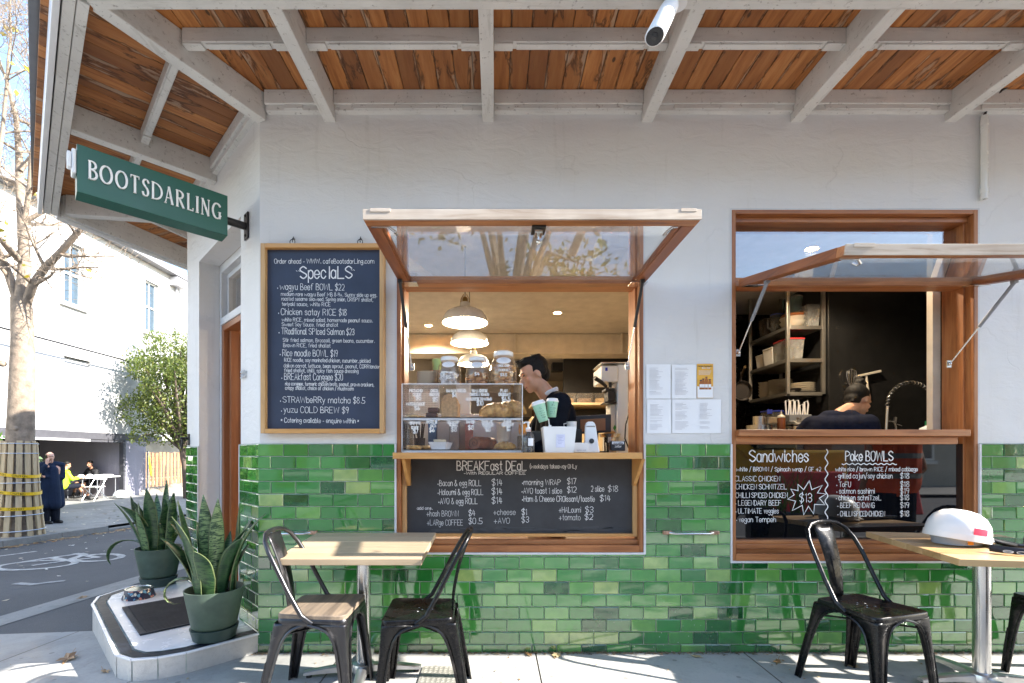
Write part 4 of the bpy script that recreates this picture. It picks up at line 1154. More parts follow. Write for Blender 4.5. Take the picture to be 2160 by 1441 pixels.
for t_, a, c, y in (('PISTACHIO',864,891,827),('COOKIE',871,888,835),('CHOCO',909,923,827),('BROWNIE',907,927,835),('BANANA BREAD',942,982,827),('HAM & CHEESE',996,1028,827),('CHEESE & TOMATO',992,1031,835),('HAM,CHEESE,TOMATO+$1',984,1037,844.5),
                 ('PLAIN',1056,1070,827),('CROISSANT',1052,1077,835),('MATCHA COOKIE',857,896,855),('BROWNIE',865,887,895),('COOKIE',868,883,905),('PASTEL DE',900,923,893),('NATA',908,920,901),('CINNAMON',943,968,893),('SCROLL',948,966,899),
                 ('DANISH',984,1002,893),('CHOCOLATE',1016,1039,893),('CROISSANT',1018,1041,900),('ALMOND',1062,1078,892),('CROISSANT',1058,1083,899)):
    cw(t_, a, c, y, 5.6, 2.5)
for t_, a, c, y in (('$5',878,888,843),('$5',913,923,847),('$6',954,963,837),('$10',1006,1019,855),('$6.5',1059,1076,846),('$6',875,885,865),('$7',872,882,914),('$6',906,916,911),('$8',952,963,910),('$8',988,999,906),('$8',1024,1034,910),('$8',1069,1076,909)):
    cw(t_, a, c, y, 8.5, 3.0)
build('lettering', m, M_CHALK, case)
def croissant(name, label, c, L_, r, mat, rz, top=None):
    m = MB(); n = 26
    pts, rs = [], []
    for i in range(n):
        u = i/(n-1)*2-1; pts.append((u*L_/2, .35*L_*u*u*.5, r*.8*(1-u*u)**.5*.55+r*.28))
        rs.append(r*(max(.06,(1-abs(u)**2.2))**.6)*(1+.13*abs(math.sin(u*10))))
    m.tube(pts, rs, 14, flat=.85)
    o = build(name, m, mat, None, smooth=50, loc=c); o.rotation_euler = (0,0,rz); tag(o, label, 'pastry')
    if top:
        m = MB(); 
        for k in range(60):
            u = random.uniform(-.8,.8); q = random.uniform(-.7,.7); rr = r*(1-abs(u)**2.2)**.6
            m.ball((u*L_/2, .175*L_*u*u+rr*q, r*.8*(1-u*u)**.5*.55+r*.28+rr*.85*math.sqrt(1-q*q)), (.006,.005,.0022), 6, 4)
        s = build('icing_sugar', m, top, o, loc=(0,0,0))
    return o
zs = zs1+.0065; zl = zs2+.0065
croissant('croissant', 'golden plain croissant lying in front on the upper shelf', (P(1047,0,2.97).x,-.01,zs), .20, .058, M_PASTRY, .1)
croissant('croissant', 'plain croissant leaning behind at the right end of the upper shelf', (P(1078,0,2.99).x,.09,zs+.012), .18, .068, M_PASTRY, -.5)
m = MB(); m.prism([(-.05,0),(.05,0),(.052,.10),(.035,.138),(0,.15),(-.035,.138),(-.052,.10)], .22, 'y', -.05)
o = build('banana_loaf', m, M_CRUMB, None, bevel=.008, loc=(P(948,0,2.93).x,.0,zs)); tag(o, 'tall brown banana bread loaf on the upper shelf', 'loaf')
for k, (px, dz, dy) in enumerate(((909,0,0),(913,.031,.004))):
    m = MB(); m.box(-.034,.034,-.03,.03,0,.030); o = build('brownie', m, M_CHOC, None, bevel=.006, loc=(P(px,0,2.9).x,-.03+dy,zs+dz)); tag(o, ['dark brownie square lying directly on the upper shelf','dark brownie square stacked on top of another brownie'][k], 'brownie')
for k, (px, dy, dz) in enumerate(((869,-.05,0),(878,.03,0))):
    m = MB(); m.lathe([(.001,0),(.036,.0),(.040,.008),(.034,.016),(.001,.019)], n=18); o = build('cookie', m, M_COOKIE, None, smooth=60, loc=(P(px,0,2.9).x,dy,zs+dz)); tag(o, ['pale round cookie at the front left of the upper shelf','pale round cookie behind another at the left of the upper shelf'][k], 'cookie')
def danish(px, label, berry):
    m = MB(); m.lathe([(.001,.0),(.045,.0),(.052,.012),(.044,.024),(.028,.016),(.001,.014)], n=18)
    o = build('danish', m, M_PASTRY, None, smooth=60, loc=(P(px,0,2.91).x,-.045,zl)); tag(o, label, 'pastry')
    m = MB(); m.lathe([(.027,.0165),(.018,.022),(.001,.024)], n=14); build('filling', m, M_BERRY if berry else M_CREAM, o, loc=(0,0,0), smooth=60)
danish(872, 'round danish with dark red berry filling, leftmost on the lower shelf', True); 
m = MB(); m.lathe([(.001,.0),(.040,.0),(.050,.014),(.038,.024),(.001,.026)], n=16)
o = build('cookie', m, M_PASTRY, None, smooth=60, loc=(P(893,0,2.93).x,.02,zl)); tag(o, 'golden brown cookie beside the berry danish on the lower shelf', 'cookie')
m = MB()
for (a0, a1, z0_, z1_) in ((.055,.075,.0,.045),): m.lathe([(a0,z0_),(a1,z1_),(a1-.003,z1_),(a0-.003,z0_+.004),(.001,z0_+.004)], n=4, sx=1.3, sy=.8)
m2 = MB(); R45 = Matrix.Rotation(R(45),4,'Z'); m.v = [tuple(R45 @ Vector(v)) for v in m.v]
o = build('serving_dish', m, M_WHITE, None, bevel=.003, loc=(P(928,0,2.9).x,-.025,zl)); tag(o, 'white tapered dish holding a custard tart on the lower shelf', 'dish')
m = MB(); m.lathe([(.001,0),(.034,0),(.040,.028),(.030,.03),(.001,.032)], n=16); o = build('custard_tart', m, M_CREAM, None, smooth=50, loc=(P(926,0,2.9).x,-.025,zl+.032)); tag(o, 'cream topped custard tart sitting in the white dish', 'tart')
m = MB()
pts = [(.001+.0043*a*.35*math.cos(a*.5), 0, .050+.0043*a*.35*math.sin(a*.5)) for a in range(2)]
m.lathe([(.045,-.09),(.048,-.085),(.048,.085),(.045,.09)], n=22); m.v = [(v[0],v[2],v[1]*.82+.040) for v in m.v]
o = build('chocolate_roll', m, M_CHOCSW, None, smooth=50, loc=(P(1018,0,2.92).x,.02,zl)); o.rotation_euler = (0,0,R(-35)); tag(o, 'chocolate swirl roll with spiral end on the lower shelf', 'pastry')
m = MB(); m.tube([((.002+.0021*a)*math.cos(a*.55), -.0915, .040+.82*(.002+.0021*a)*math.sin(a*.55)) for a in range(20)], .0022, 5); build('spiral', m, M_CHOC, o, loc=(0,0,0))
croissant('croissant', 'flat almond croissant dusted with icing sugar on the lower shelf', (P(1066,0,2.9).x,-.03,zl), .135, .030, M_PASTRY, .05, M_SUGAR)
# things behind and below the case, seen through it
def lbl_box(name, label, cat, px0, px1, pt, pb, d, dep, mat, bevel=.004):
    p, q = P(px0,pb,d), P(px1,pt,d); m = MB(); m.box(p.x,q.x,p.y,p.y+dep,p.z,q.z); o = build(name, m, mat, None, bevel=bevel); tag(o, label, cat); return o
BT = CT-.05
M_BLUE = pm('blue_carton', (.05,.17,.42), .5); M_SILVER = pm('silver_bag', (.35,.35,.40), .35, .3, var=.3)
for nm, lb, ct, a, c, top, col in (('milk_carton','blue milk carton behind the pastry case','carton',903,920,880,M_BLUE),('coffee_bag','silver coffee bag behind the pastry case','bag',948,968,880,M_SILVER),('coffee_bag','pinkish coffee bag beside the silver bag behind the pastry case','bag',981,997,882,pm('pink_bag',(.42,.20,.2),.5))):
    d = 3.32; p = P(a,top,d); q = P(c,top,d); m = MB(); hh = p.z-CT-.001
    m.box(p.x,q.x,p.y,p.y+.07,CT+.001,CT+hh*.85); m.prism([(p.y,CT+hh*.851),(p.y+.07,CT+hh*.851),(p.y+.04,CT+hh),(p.y+.03,CT+hh)], q.x-p.x, 'x', p.x)
    o = build(nm, m, col, None, bevel=.004); tag(o, lb, ct)
m = MB(); c = P(1063,0,3.3); m.lathe([(.038,0),(.055,.20),(.058,.205),(.054,.206),(.036,.004)], n=20); o = build('paper_cup_stack', m, M_WHITE, None, smooth=40, loc=(c.x,c.y,CT+.001)); tag(o, 'white upturned tub standing behind the right of the pastry case', 'tub')
m = MB(); c = P(885,0,3.25); 
for k in range(7): m.tube([(random.uniform(-.02,.02),random.uniform(-.02,.02),.01),(random.uniform(-.05,.05),random.uniform(-.03,.03),.20)], .006, 6)
m.lathe([(.035,0),(.04,.1),(.037,.1),(.033,.005)], n=16)
o = build('utensil_pot', m, M_BLACK, None, smooth=40, loc=(c.x,c.y,CT+.001)); tag(o, 'dark pot of utensils behind the left of the pastry case', 'utensil pot')

o = lbl_box('perforated_panel', 'pale perforated panel standing behind the upper shelf of the pastry case', 'panel', 853, 927, 820, 873, 3.42, .02, pm('perforated_white',(.66,.67,.70),.5,var=.06))
pd = MB()
for i in range(22):
    for j in range(12): v_ = P(857+i*3.1,824+j*3.9,3.4195); pd.box(v_.x-.0022,v_.x+.0022,v_.y-.0008,v_.y,v_.z-.0022,v_.z+.0022)
build('holes', pd, M_GREYPL, o, loc=(0,0,0))
pq = P(853,873,3.42); m = MB(); m.box(pq.x,P(1097,0,3.42).x,pq.y,pq.y+.25,CT+.0005,pq.z-.001); o = build('pale_backing', m, pm('pale_plastic',(.74,.76,.79),.45,var=.1), None, bevel=.006); tag(o, 'long pale block added as a light backing behind the lower shelf of the pastry case', 'box')  # pale block added to give the case a lighter background
o = lbl_box('white_carton', 'upright white carton behind the middle of the pastry case', 'carton', 962, 992, 818, 873.5, 3.44, .10, M_WHITE)
# jars and plates on top of the case
ZT = zb+t+.0005
def jar(px, top, w, label, kind, text, yy=.05):
    d = D+yy; k = d/F; c = P(px,0,d); r = w*k/2; H = P(0,top,d).z-ZT
    j = thing('storage_jar', label, 'jar', (c.x,c.y,ZT), 'cookie jars on the pastry case')
    m = MB(); m.lathe([(r*.88,.001),(r,.02),(r*1.0,H*.5),(r*.93,H*.68),(r*.70,H*.83),(r*.66,H*.86),(r*.64,H*.86),(r*.68,H*.82),(r*.90,H*.67),(r*.965,H*.5),(r*.96,.02),(r*.8,.006),(.001,.006)], n=28)
    build('glass_body', m, M_JARGLASS, j, smooth=50, loc=(0,0,0))
    m = MB(); m.lathe([(r*.72,H*.861),(r*.74,H*.87),(r*.74,H*.965),(r*.66,H),(.001,H*1.005)], n=28); build('lid', m, M_WHITE, j, smooth=40, loc=(0,0,0))
    T_ = Matrix.Translation((0,-r*.80,H*.70)) @ Matrix.Rotation(R(-38),4,'X')
    m = MB(); m.M = T_; m.lathe([(.001,.004),(r*.50,.004),(r*.54,0),(r*.50,-.004),(.001,-.004)], n=22, sy=.62); m.v = [tuple(T_ @ (Matrix.Rotation(R(90),4,'X') @ (T_.inverted() @ Vector(v)))) for v in m.v]
    build('round_label', m, M_PAPER, j, smooth=40, loc=(0,0,0))
    m = MB()
    for a_, (tx, zf, hh, ww) in enumerate(text):
        h_ = hh
        st_, W_ = text_strokes(tx); sx = ww/W_
        for s_ in st_:
            ribbon(m, [((q[0]*sx-ww/2), zf*H+(q[1]-2)*h_/6) for q in s_], .0035, lambda u, v, l, r=r: Vector((u*1.0, -math.sqrt(max(1e-6,(r*1.012)**2-u*u))-l, v)))
    build('lettering', m, M_CHALK, j, loc=(0,0,0))
    m = MB()
    col = {'snow':pm('protein_balls',(.62,.60,.62),.9,var=.25,scale=40,bmp=.4),'biscuit':pm('oat_biscuit',(.42,.20,.07),.8,var=.4,scale=40,bmp=.5),'cookie':pm('choc_chip_cookie',(.55,.33,.15),.8,var=.4,scale=50,bmp=.5)}[kind]
    lim = .42 if kind != 'cookie' else .62
    for _ in range(70 if kind == 'snow' else 46):
        a = random.uniform(0,6.28); q = math.sqrt(random.random())*r*.74; z = random.uniform(.02,H*lim)
        rot = Matrix.Rotation(random.uniform(-1,1),3,'X') @ Matrix.Rotation(random.uniform(0,6),3,'Z')
        if kind == 'snow': m.ball((q*math.cos(a),q*math.sin(a),z), r*.15, 8, 6, rn=random.random())
        else: m.ball((q*math.cos(a),q*math.sin(a),z), (r*.27,r*.27,r*.09), 10, 6, rn=random.random(), rot=rot)
    o = build({'snow':'protein_balls','biscuit':'biscuits','cookie':'cookies'}[kind], m, col, None, smooth=60, loc=(c.x,c.y,ZT+.005)); struct(o,'stuff')
    o['label'] = {'snow':'white dusted protein balls filling the left jar','biscuit':'brown biscuits in the bottom of the middle jar','cookie':'chocolate chip cookies filling the tallest jar'}[kind]; o['category'] = 'sweets'
jar(948, 754, 50, 'clear jar of white dusted balls with white lid, next to the plate stack', 'snow', [('PROTEIN BALL',.42,.008,.09),('$5',.24,.016,.03)])
jar(1007, 755, 50, 'clear jar of brown biscuits with white lid, the middle jar', 'biscuit', [('$4',.34,.018,.03)])
jar(1062, 743, 56, 'tallest clear jar, packed with chocolate chip cookies, white lid', 'cookie', [('CHOC CHIP',.52,.012,.07),('COOKIE',.40,.012,.06),('$3.5',.26,.016,.04)])
m = MB(); m.lathe([(.06,0),(.066,.0055),(.063,.0062),(.055,.003),(.001,.003)], n=28)
M_PLATE = pm('beige_plate', (.55,.47,.38), .6, var=.08)
c = P(900.5,0,3.06); pl0 = None
for k in range(15):
    if k == 0:
        pl0 = build('side_plate', m, M_PLATE, None, smooth=40, loc=(c.x,c.y,ZT)); tag(pl0, 'beige plate in the tall stack beside the jars on the pastry case', 'plate', 'beige plates stacked on the pastry case')
    else:
        q = pl0.copy(); COL.objects.link(q); q.location = (c.x+random.uniform(-.001,.001),c.y+random.uniform(-.001,.001),ZT+k*.0068)
M_MINT = pm('mint_paper', (.33,.60,.44), .55, var=.05)
m = MB(); m.lathe([(.026,0),(.034,.075),(.0355,.077),(.033,.077),(.025,.003)], n=20); o = build('paper_cup', m, pm('lime_paper',(.45,.62,.25),.55), None, smooth=40, loc=(P(922,0,3.14).x,.17,P(0,783,3.14).z)); tag(o, 'pale green paper cup behind the plate stack and first jar', 'cup')
m2 = MB(); cc = P(922,783,3.14); m2.lathe([(.05,ZT-cc.z),(.05,-.001),(.001,-.001)], n=20); o2 = build('tin', m2, pm('brown_tin',(.3,.22,.14),.4), None, smooth=40, loc=(cc.x,.17,cc.z)); tag(o2, 'round brown tin under the pale green cup', 'tin')
# ------------------------------------------------------------------ people
def remeshed(name, mb, mat, voxel, parent=None, it=4, loc=(0,0,0)):
    me = bpy.data.meshes.new(name); me.from_pydata(mb.v, [], mb.f); me.update()
    bm = bmesh.new(); bm.from_mesh(me); bmesh.ops.recalc_face_normals(bm, faces=bm.faces); bm.to_mesh(me); bm.free()
    o = bpy.data.objects.new(name, me); COL.objects.link(o)
    md = o.modifiers.new('r', 'REMESH'); md.mode = 'VOXEL'; md.voxel_size = voxel; md.use_smooth_shade = True
    sm = o.modifiers.new('s', 'SMOOTH'); sm.iterations = it; sm.factor = .5
    dg = bpy.context.evaluated_depsgraph_get()
    m2 = bpy.data.meshes.new_from_object(o.evaluated_get(dg))
    o.modifiers.clear(); o.data = m2; m2.name = name
    m2.materials.clear(); m2.materials.append(mat)
    m2.polygons.foreach_set('use_smooth', [True]*len(m2.polygons))
    if parent is not None: o.parent = parent
    o.location = loc
    return o
def skin(name, col): 
    m = pm(name, col, .5, var=.08, scale=25, tint=(min(1,col[0]*1.1),col[1]*1.0,col[2]*.95)); m.node_tree.nodes['Principled BSDF'].inputs['Subsurface Weight'].default_value = .08
    m.node_tree.nodes['Principled BSDF'].inputs['Subsurface Radius'].default_value = (.02,.008,.005); return m
def headmat(c, face, up):
    f = Vector(face).normalized(); u = Vector(up); u = (u-f*u.dot(f)).normalized(); s = f.cross(u)   # x = person's right
    return Matrix(((s.x,f.x,u.x,c[0]),(s.y,f.y,u.y,c[1]),(s.z,f.z,u.z,c[2]),(0,0,0,1)))
def add_head(mb, H):
    old = mb.M; mb.M = H
    mb.ball((0,-.012,.035), (.076,.096,.085), 16, 12); mb.ball((0,.022,-.035), (.058,.068,.072), 14, 10)
    mb.ball((0,.062,-.085), (.026,.024,.022)); mb.cap((0,.082,.012), (0,.108,-.022), .009, .015); mb.ball((.011,.097,-.028), .010); mb.ball((-.011,.097,-.028), .010)
    mb.ball((0,.078,.036), (.052,.014,.012)); mb.ball((0,.084,-.058), (.024,.012,.008)); mb.ball((0,.082,-.066), (.021,.011,.007))
    for s in (1,-1): mb.ball((.040*s,.058,-.018), (.022,.022,.02)); mb.ball((.077*s,-.008,-.005), (.010,.022,.032), rot=Matrix.Rotation(-.25,3,'X'))
    mb.M = old
def hand(mb, w, d, pal, curl=.5, sp=1.0, s=1.0):
    """palm from wrist w along d; pal = the side the palm faces; fingers bend towards it"""
    w, d, pal = Vector(w), Vector(d).normalized(), Vector(pal); pal = (pal-d*pal.dot(d)).normalized(); sd = d.cross(pal)
    mb.cap(w, w+d*.03*s, .026*s, .024*s)
    for k in range(4): mb.cap(w+d*.015*s+sd*(k-1.5)*.010*s, w+d*.082*s+sd*(k-1.5)*.0195*s, .015*s, .011*s, 8)
    for k, ln in enumerate((.068,.078,.074,.058)):
        p = w+d*.085*s+sd*(k-1.5)*.0205*s*sp; dr = d
        for i, fr in enumerate((.46,.30,.26)):
            a = curl*(.45+.45*i); dr2 = (d*math.cos(a)+pal*math.sin(a)).normalized()
            q = p+dr2*ln*s*fr; mb.cap(p, q, (.0088-.0009*i)*s, (.0082-.0009*i)*s, 8); p = q
    b = w+d*.025*s-sd*.027*s; t1 = b+(d*.55-sd*.6+pal*.4).normalized()*.038*s; t2 = t1+(d*.85-sd*.15+pal*.5).normalized()*.032*s
    mb.cap(b, t1, .0125*s, .010*s, 8); mb.cap(t1, t2, .0098*s, .0082*s, 8)
def face_bits(H, root, dark, mouth):
    m = MB(); m.M = H
    for s in (1,-1): m.ball((.032*s,.079,.018), (.011,.008,.0055))
    build('eye', m, dark, root, loc=(0,0,0), smooth=60)
    m = MB(); m.M = H
    for s in (1,-1): m.tube([(.018*s,.089,.034),(.034*s,.086,.040),(.05*s,.074,.035)], [.003,.0045,.0025], 6)
    build('eyebrow', m, dark, root, loc=(0,0,0), smooth=60)
    m = MB(); m.M = H; m.tube([(-.024,.084,-.058),(-.012,.093,-.062),(0,.096,-.063),(.012,.093,-.062),(.024,.084,-.058)], [.002,.004,.0045,.004,.002], 6)
    build('mouth', m, mouth, root, loc=(0,0,0), smooth=60)
M_HAIR = pm('black_hair', (.009,.008,.007), .62, var=.5, scale=60, bmp=.8, bscale=170, spec=.25)
M_EYE = pm('dark_eye', (.02,.012,.01), .3)
M_LIP = pm('lip', (.34,.12,.10), .5)
M_NAVYKNIT = pm('black_knit', (.006,.008,.014), .9, spec=.12, var=.25, scale=12, bmp=.35, bscale=200)
M_NAVYTEE = pm('navy_tee', (.007,.011,.030), .85, spec=.15, var=.25, scale=8, bmp=.3, bscale=9, bdist=.03)

# barista, seen from his left, looking down to the left
o0 = Vector((.37,.36,.12))
pr = thing('person', 'young man in a black sweater looking down behind the serving counter', 'person', tuple(o0))
SK = skin('skin', (.60,.37,.26))
H = headmat((.268,.33,1.785), (-1,-.20,-.40), (-.30,0,1))
mb = MB(); add_head(mb, H)
neck0, neck1 = Vector((.385,.36,1.63)), Vector((.30,.335,1.73))
mb.cap(neck0, neck1, .062, .055)
shL, elL, wrL = Vector((.43,.18,1.575)), Vector((.36,.08,1.30)), Vector((.12,.12,1.20))
shR, elR, wrR = Vector((.40,.54,1.575)), Vector((.22,.60,1.26)), Vector((.02,.42,1.18))
def torso_to(mb, k=1.0):
    mb.cap((.435,.27,1.50), (.38,.28,1.02), .105*k, .10*k, 14); mb.cap((.43,.46,1.50), (.38,.44,1.02), .105*k, .10*k, 14)
    mb.cap((.42,.36,1.52), (.37,.36,1.10), .115*k, .115*k, 14); mb.cap((.38,.30,1.0), (.38,.30,.62), .095*k, .08*k); mb.cap((.38,.43,1.0), (.38,.43,.62), .095*k, .08*k)
torso_to(mb)
for a, b_, c in ((shL,elL,wrL),(shR,elR,wrR)): mb.cap(a,b_,.056,.044); mb.cap(b_,c,.042,.030)
for s in (.30,.43): mb.cap((.38,s,.62),(.39,s,.20),.07,.045); mb.cap((.39,s,.17),(.24,s,.15),.042,.035)
hand(mb, wrL, (-1,.1,-.2), (0,.1,-1), .6); hand(mb, wrR, (-1,-.2,-.3), (0,0,-1), .6)
remeshed('body', mb, SK, .008, pr, 3, -o0)
mb = MB(); torso_to(mb, 1.13)
mb.cap(shL, (shL+Vector((.41,.36,1.60)))/2, .074, .085, 12); mb.cap(shR, (shR+Vector((.41,.36,1.60)))/2, .074, .085, 12); mb.cap((.415,.31,1.595),(.41,.41,1.595),.075,.075)
for a, b_, c in ((shL,elL,wrL),(shR,elR,wrR)): mb.cap(a,b_,.078,.062,12); mb.cap(b_,b_+(c-b_)*.86,.061,.045,12)
remeshed('sweater', mb, M_NAVYKNIT, .011, pr, 3, -o0)
mb = MB(); mb.lathe([(.066,0),(.071,.012),(.073,.024),(.066,.03)], n=24, open=True); T_ = Matrix.Translation((.383,.357,1.655)) @ Matrix.Rotation(R(-26),4,'Y'); mb.v = [tuple(T_ @ Vector(v)) for v in mb.v]
build('shirt_collar', mb, M_PAPER, pr, smooth=60)
mb = MB(); mb.M = H
mb.ball((0,-.034,.056), (.081,.092,.082), 18, 12); mb.ball((0,.022,.098), (.066,.066,.034), 14, 10); mb.ball((0,-.062,-.002), (.064,.054,.070), 14, 10)
for s in (1,-1): mb.ball((.068*s,-.030,.022), (.014,.052,.055))
for k in range(46):
    a = random.uniform(-.9,.9); x = .06*math.sin(a*1.2); y = random.uniform(-.08,.05)
    mb.cap((x,y,.10+.02*math.cos(a)), (x*1.1,y+.05,.135+random.uniform(-.014,.012)-.25*abs(x)), .014, .004, 6)
remeshed('hair', mb, M_HAIR, .006, pr, 2, -o0)
face_bits(H, pr, M_EYE, M_LIP)
for ch in pr.children:
    if ch.name.split('.')[0] in ('eye','eyebrow','mouth'): ch.location = -o0

# cook, seen from behind, bent over her work
o0 = Vector((2.72,.80,.12))
pr = thing('person', 'person in a navy tee with a dark hair bun bent over in the kitchen', 'person', tuple(o0))
H = headmat((2.945,.88,1.665), (.90,.22,-.50), (.42,.20,.88))
mb = MB(); add_head(mb, H); mb.cap((2.74,.80,1.545),(2.89,.86,1.62),.062,.054)
shL, shR = Vector((2.56,.86,1.475)), Vector((2.90,.72,1.475))
mb.cap(shL,(2.42,1.0,1.25),.05,.042); mb.cap((2.42,1.0,1.25),(2.62,1.22,1.17),.042,.03); mb.cap(shR,(3.02,.80,1.24),.05,.042); mb.cap((3.02,.80,1.24),(2.95,1.08,1.15),.042,.03)
def tors(mb, k=1.0):
    for f in (0,.25,.5,.75,1): 
        a = shL.lerp(shR, .12+.76*f); b_ = Vector((2.46+.42*f,.78-.10*f,1.0)); mb.cap(a+Vector((0,-.02,-.035)), b_, .10*k, .115*k, 12)
tors(mb)
for s in (2.55,2.78): mb.cap((s,.72,1.0),(s,.72,.2),.10,.05); mb.cap((s,.72,.17),(s,.88,.15),.042,.035)
hand(mb, (2.62,1.22,1.17), (.6,.7,-.2), (0,0,-1), .7); hand(mb, (2.95,1.08,1.15), (-.2,1,-.2), (0,0,-1), .7)
remeshed('body', mb, SK, .008, pr, 3, -o0)
mb = MB(); tors(mb, 1.12)
mb.cap((2.66,.82,1.525),(2.80,.77,1.525),.068,.068); mb.cap(shL,(2.47,.95,1.33),.078,.068,12); mb.cap(shR,(2.975,.77,1.32),.078,.068,12)
remeshed('shirt', mb, M_NAVYTEE, .012, pr, 4, -o0)
mb = MB(); mb.M = H; mb.ball((0,-.036,.05), (.083,.090,.084), 18, 12); mb.ball((0,-.06,-.01), (.064,.055,.062), 14, 10)
for k in range(40):
    a = random.uniform(0,6.28); q0 = Vector((.07*math.cos(a),-.03+.075*math.sin(a),random.uniform(.02,.09))); mb.cap(q0, q0*.55+Vector((random.uniform(-.02,.02),-.03,.055)), .013, .006, 6); mb.cap((0,-.03,.11),(0,-.045,.15),.046,.044)
for k in range(26):
    a = k*.8; mb.ball((.034*math.cos(a)*random.uniform(.4,1),-.045+.026*math.sin(a),.155+random.uniform(-.028,.03)), .02, 8, 6)
for k in range(12): mb.cap((random.uniform(-.05,.05),-.09,-.03),(random.uniform(-.06,.06),-.10,-.075),.006,.002,5)
remeshed('hair', mb, M_HAIR, .006, pr, 2, -o0)

# ------------------------------------------------------------------ lamps that are lit inside
def plight(name, loc, w, col, parent, r=.04, spot=None):
    l = bpy.data.lights.new(name, 'SPOT' if spot else 'POINT'); l.energy = w; l.color = col; l.shadow_soft_size = r
    if spot: l.spot_size = spot; l.spot_blend = .5
    o = bpy.data.objects.new(name, l); COL.objects.link(o); o.location = loc
    if parent is not None: o.parent = parent
    return o
WARM = (1.0,.80,.56)
M_BULB = glow('lit_bulb', (1.0,.80,.48), 9)
M_LAMPIN = pm('lamp_inside', (.85,.78,.62), .5)
M_BRASS = pm('brass', (.35,.22,.08), .3, 1.0)
def pendant(c, lab):
    t = thing('pendant_lamp', lab, 'pendant lamp', c, 'pendant lamps over the counter')
    m = MB(); m.lathe([(.190,0),(.190,.012),(.182,.045),(.155,.085),(.11,.110),(.06,.122),(.045,.126),(.042,.165),(.034,.172)], n=32, open=True); m.lathe([(.034,.169),(.04,.120),(.11,.104),(.150,.082),(.177,.045),(.1885,.006),(.190,0)], n=32, open=True)
    build('lamp_shade', m, M_WHITE2, t, smooth=50, loc=(0,0,0))
    m = MB(); m.ball((0,0,.055), (.034,.034,.042), 14, 10); build('bulb', m, M_BULB, t, smooth=60, loc=(0,0,0))
    m = MB(); m.lathe([(.022,.171),(.024,.20),(.018,.215),(.006,.22),(.001,.221)], n=14)
    for s in (1,-1): m.tube([(.036*s,0,.155),(.034*s,0,.20),(.012*s,0,.24)], .0035, 6)
    build('fitting', m, M_BRASS, t, smooth=50, loc=(0,0,0))
    m = MB(); m.tube([(0,0,.22),(0,0,2.974-c[2])], .0035, 6); build('cord', m, M_BLACK, t, loc=(0,0,0))
    plight('lamp_light', (0,0,-.01), 11, WARM, t, .05)
for px, d, z, lab in ((981,3.96,2.335,'nearest white dome pendant lamp, its lit inside fully visible'),(990.5,4.75,2.35,'middle white dome pendant lamp, just below the nearest in view'),(999,5.75,2.33,'farthest pendant lamp, partly hidden by the cookie jars')):
    pendant((P(px,0,d).x, d-D, z), lab)
def downlight(c, lab, w):
    t = thing('ceiling_light', lab, 'ceiling light', c)
    m = MB(); m.lathe([(.045,.0),(.06,-.004),(.062,0)], n=20); build('trim_ring', m, M_WHITE, t, loc=(0,0,0))
    m = MB(); m.lathe([(.001,-.002),(.045,-.002)], n=20); build('diffuser', m, glow('downlight_glow',(1.0,.74,.40),14), t, loc=(0,0,0))
    plight('downlight_light', (0,0,-.05), w, WARM, t, .04, R(150))
downlight((P(1176,0,5.8).x,5.8-D,2.972), 'round warm downlight in the ceiling of the shop', 60)
downlight((P(1712,0,4.0).x,4.0-D,2.972), 'round warm downlight in the kitchen ceiling', 42)
downlight((-.9,3.4,2.972), 'round downlight deeper inside above the pastry case', 60)

# ------------------------------------------------------------------ shop furniture seen through the serving window
def blk(name, label, cat, px0, px1, pt, pb, d, dep, mat, bevel=.004, group=None):
    p, q = P(px0,pb,d), P(px1,pt,d); m = MB(); m.box(p.x,q.x,p.y,p.y+dep,p.z,q.z); o = build(name, m, mat, None, bevel=bevel); tag(o, label, cat, group); return o
M_PANEL = pm('black_panel', (.010,.010,.011), .4, var=.3)
t = thing('blackboard_panel', 'large black panel on the back wall behind the coffee machine', 'wall panel', P(1260,845,7.4))
p, q = P(1188,826,7.4), P(1335,752,7.4); m = MB(); m.box(p.x,2.6,4.4,4.46,.9,q.z); build('panel', m, M_PANEL, t, bevel=.004)
p = P(1188,852,6.9); m = MB(); m.box(P(1120,0,6.9).x,2.6,3.75,4.39,p.z-.035,p.z); m.box(P(1120,0,6.9).x,2.6,3.78,4.39,.12,p.z-.20)
o = build('rear_counter', m, pm('bench_top',(.50,.38,.22),.5), None, bevel=.004); tag(o, 'pale back bench top running behind the barista', 'bench')
for k, (a, b_) in enumerate(((1196,1214),(1217,1251),(1254,1281))):
    t = thing('food_tub', ['clear food tub nearest the barista on the back bench','widest clear food tub, middle of the back bench','clear food tub with pale food nearest the coffee grinder'][k], 'tub', tuple(P(a,852,6.95)), 'food tubs on the back bench')
    x0, x1 = P(a,0,6.95).x, P(b_,0,6.95).x; z0 = P(0,852,6.9).z+.001; y0 = 3.96
    m = MB(); m.box(x0,x1,y0,y0+.16,z0+.02,z0+.15); m.box(x0-.008,x1+.008,y0-.008,y0+.168,z0+.15,z0+.16); build('tub_body', m, glass('tub_plastic%d'%k,(.7,.66,.6),1.0,.1,1.4,.3), t, bevel=.006)
    m = MB(); m.box(x0+.02,x1-.02,y0+.02,y0+.13,z0+.021,z0+.09); build('food', m, pm('tub_food%d'%k,((.45,.3,.15),(.25,.16,.1),(.6,.42,.2))[k],.8,var=.4,scale=40), t, bevel=.02)
M_SHELFW = pm('warm_shelf', (.45,.27,.09), .5, var=.25, scale=3)
t = thing('shelving', 'dark timber wall shelves in warm light behind the barista', 'shelf', (0,7.8,.12))
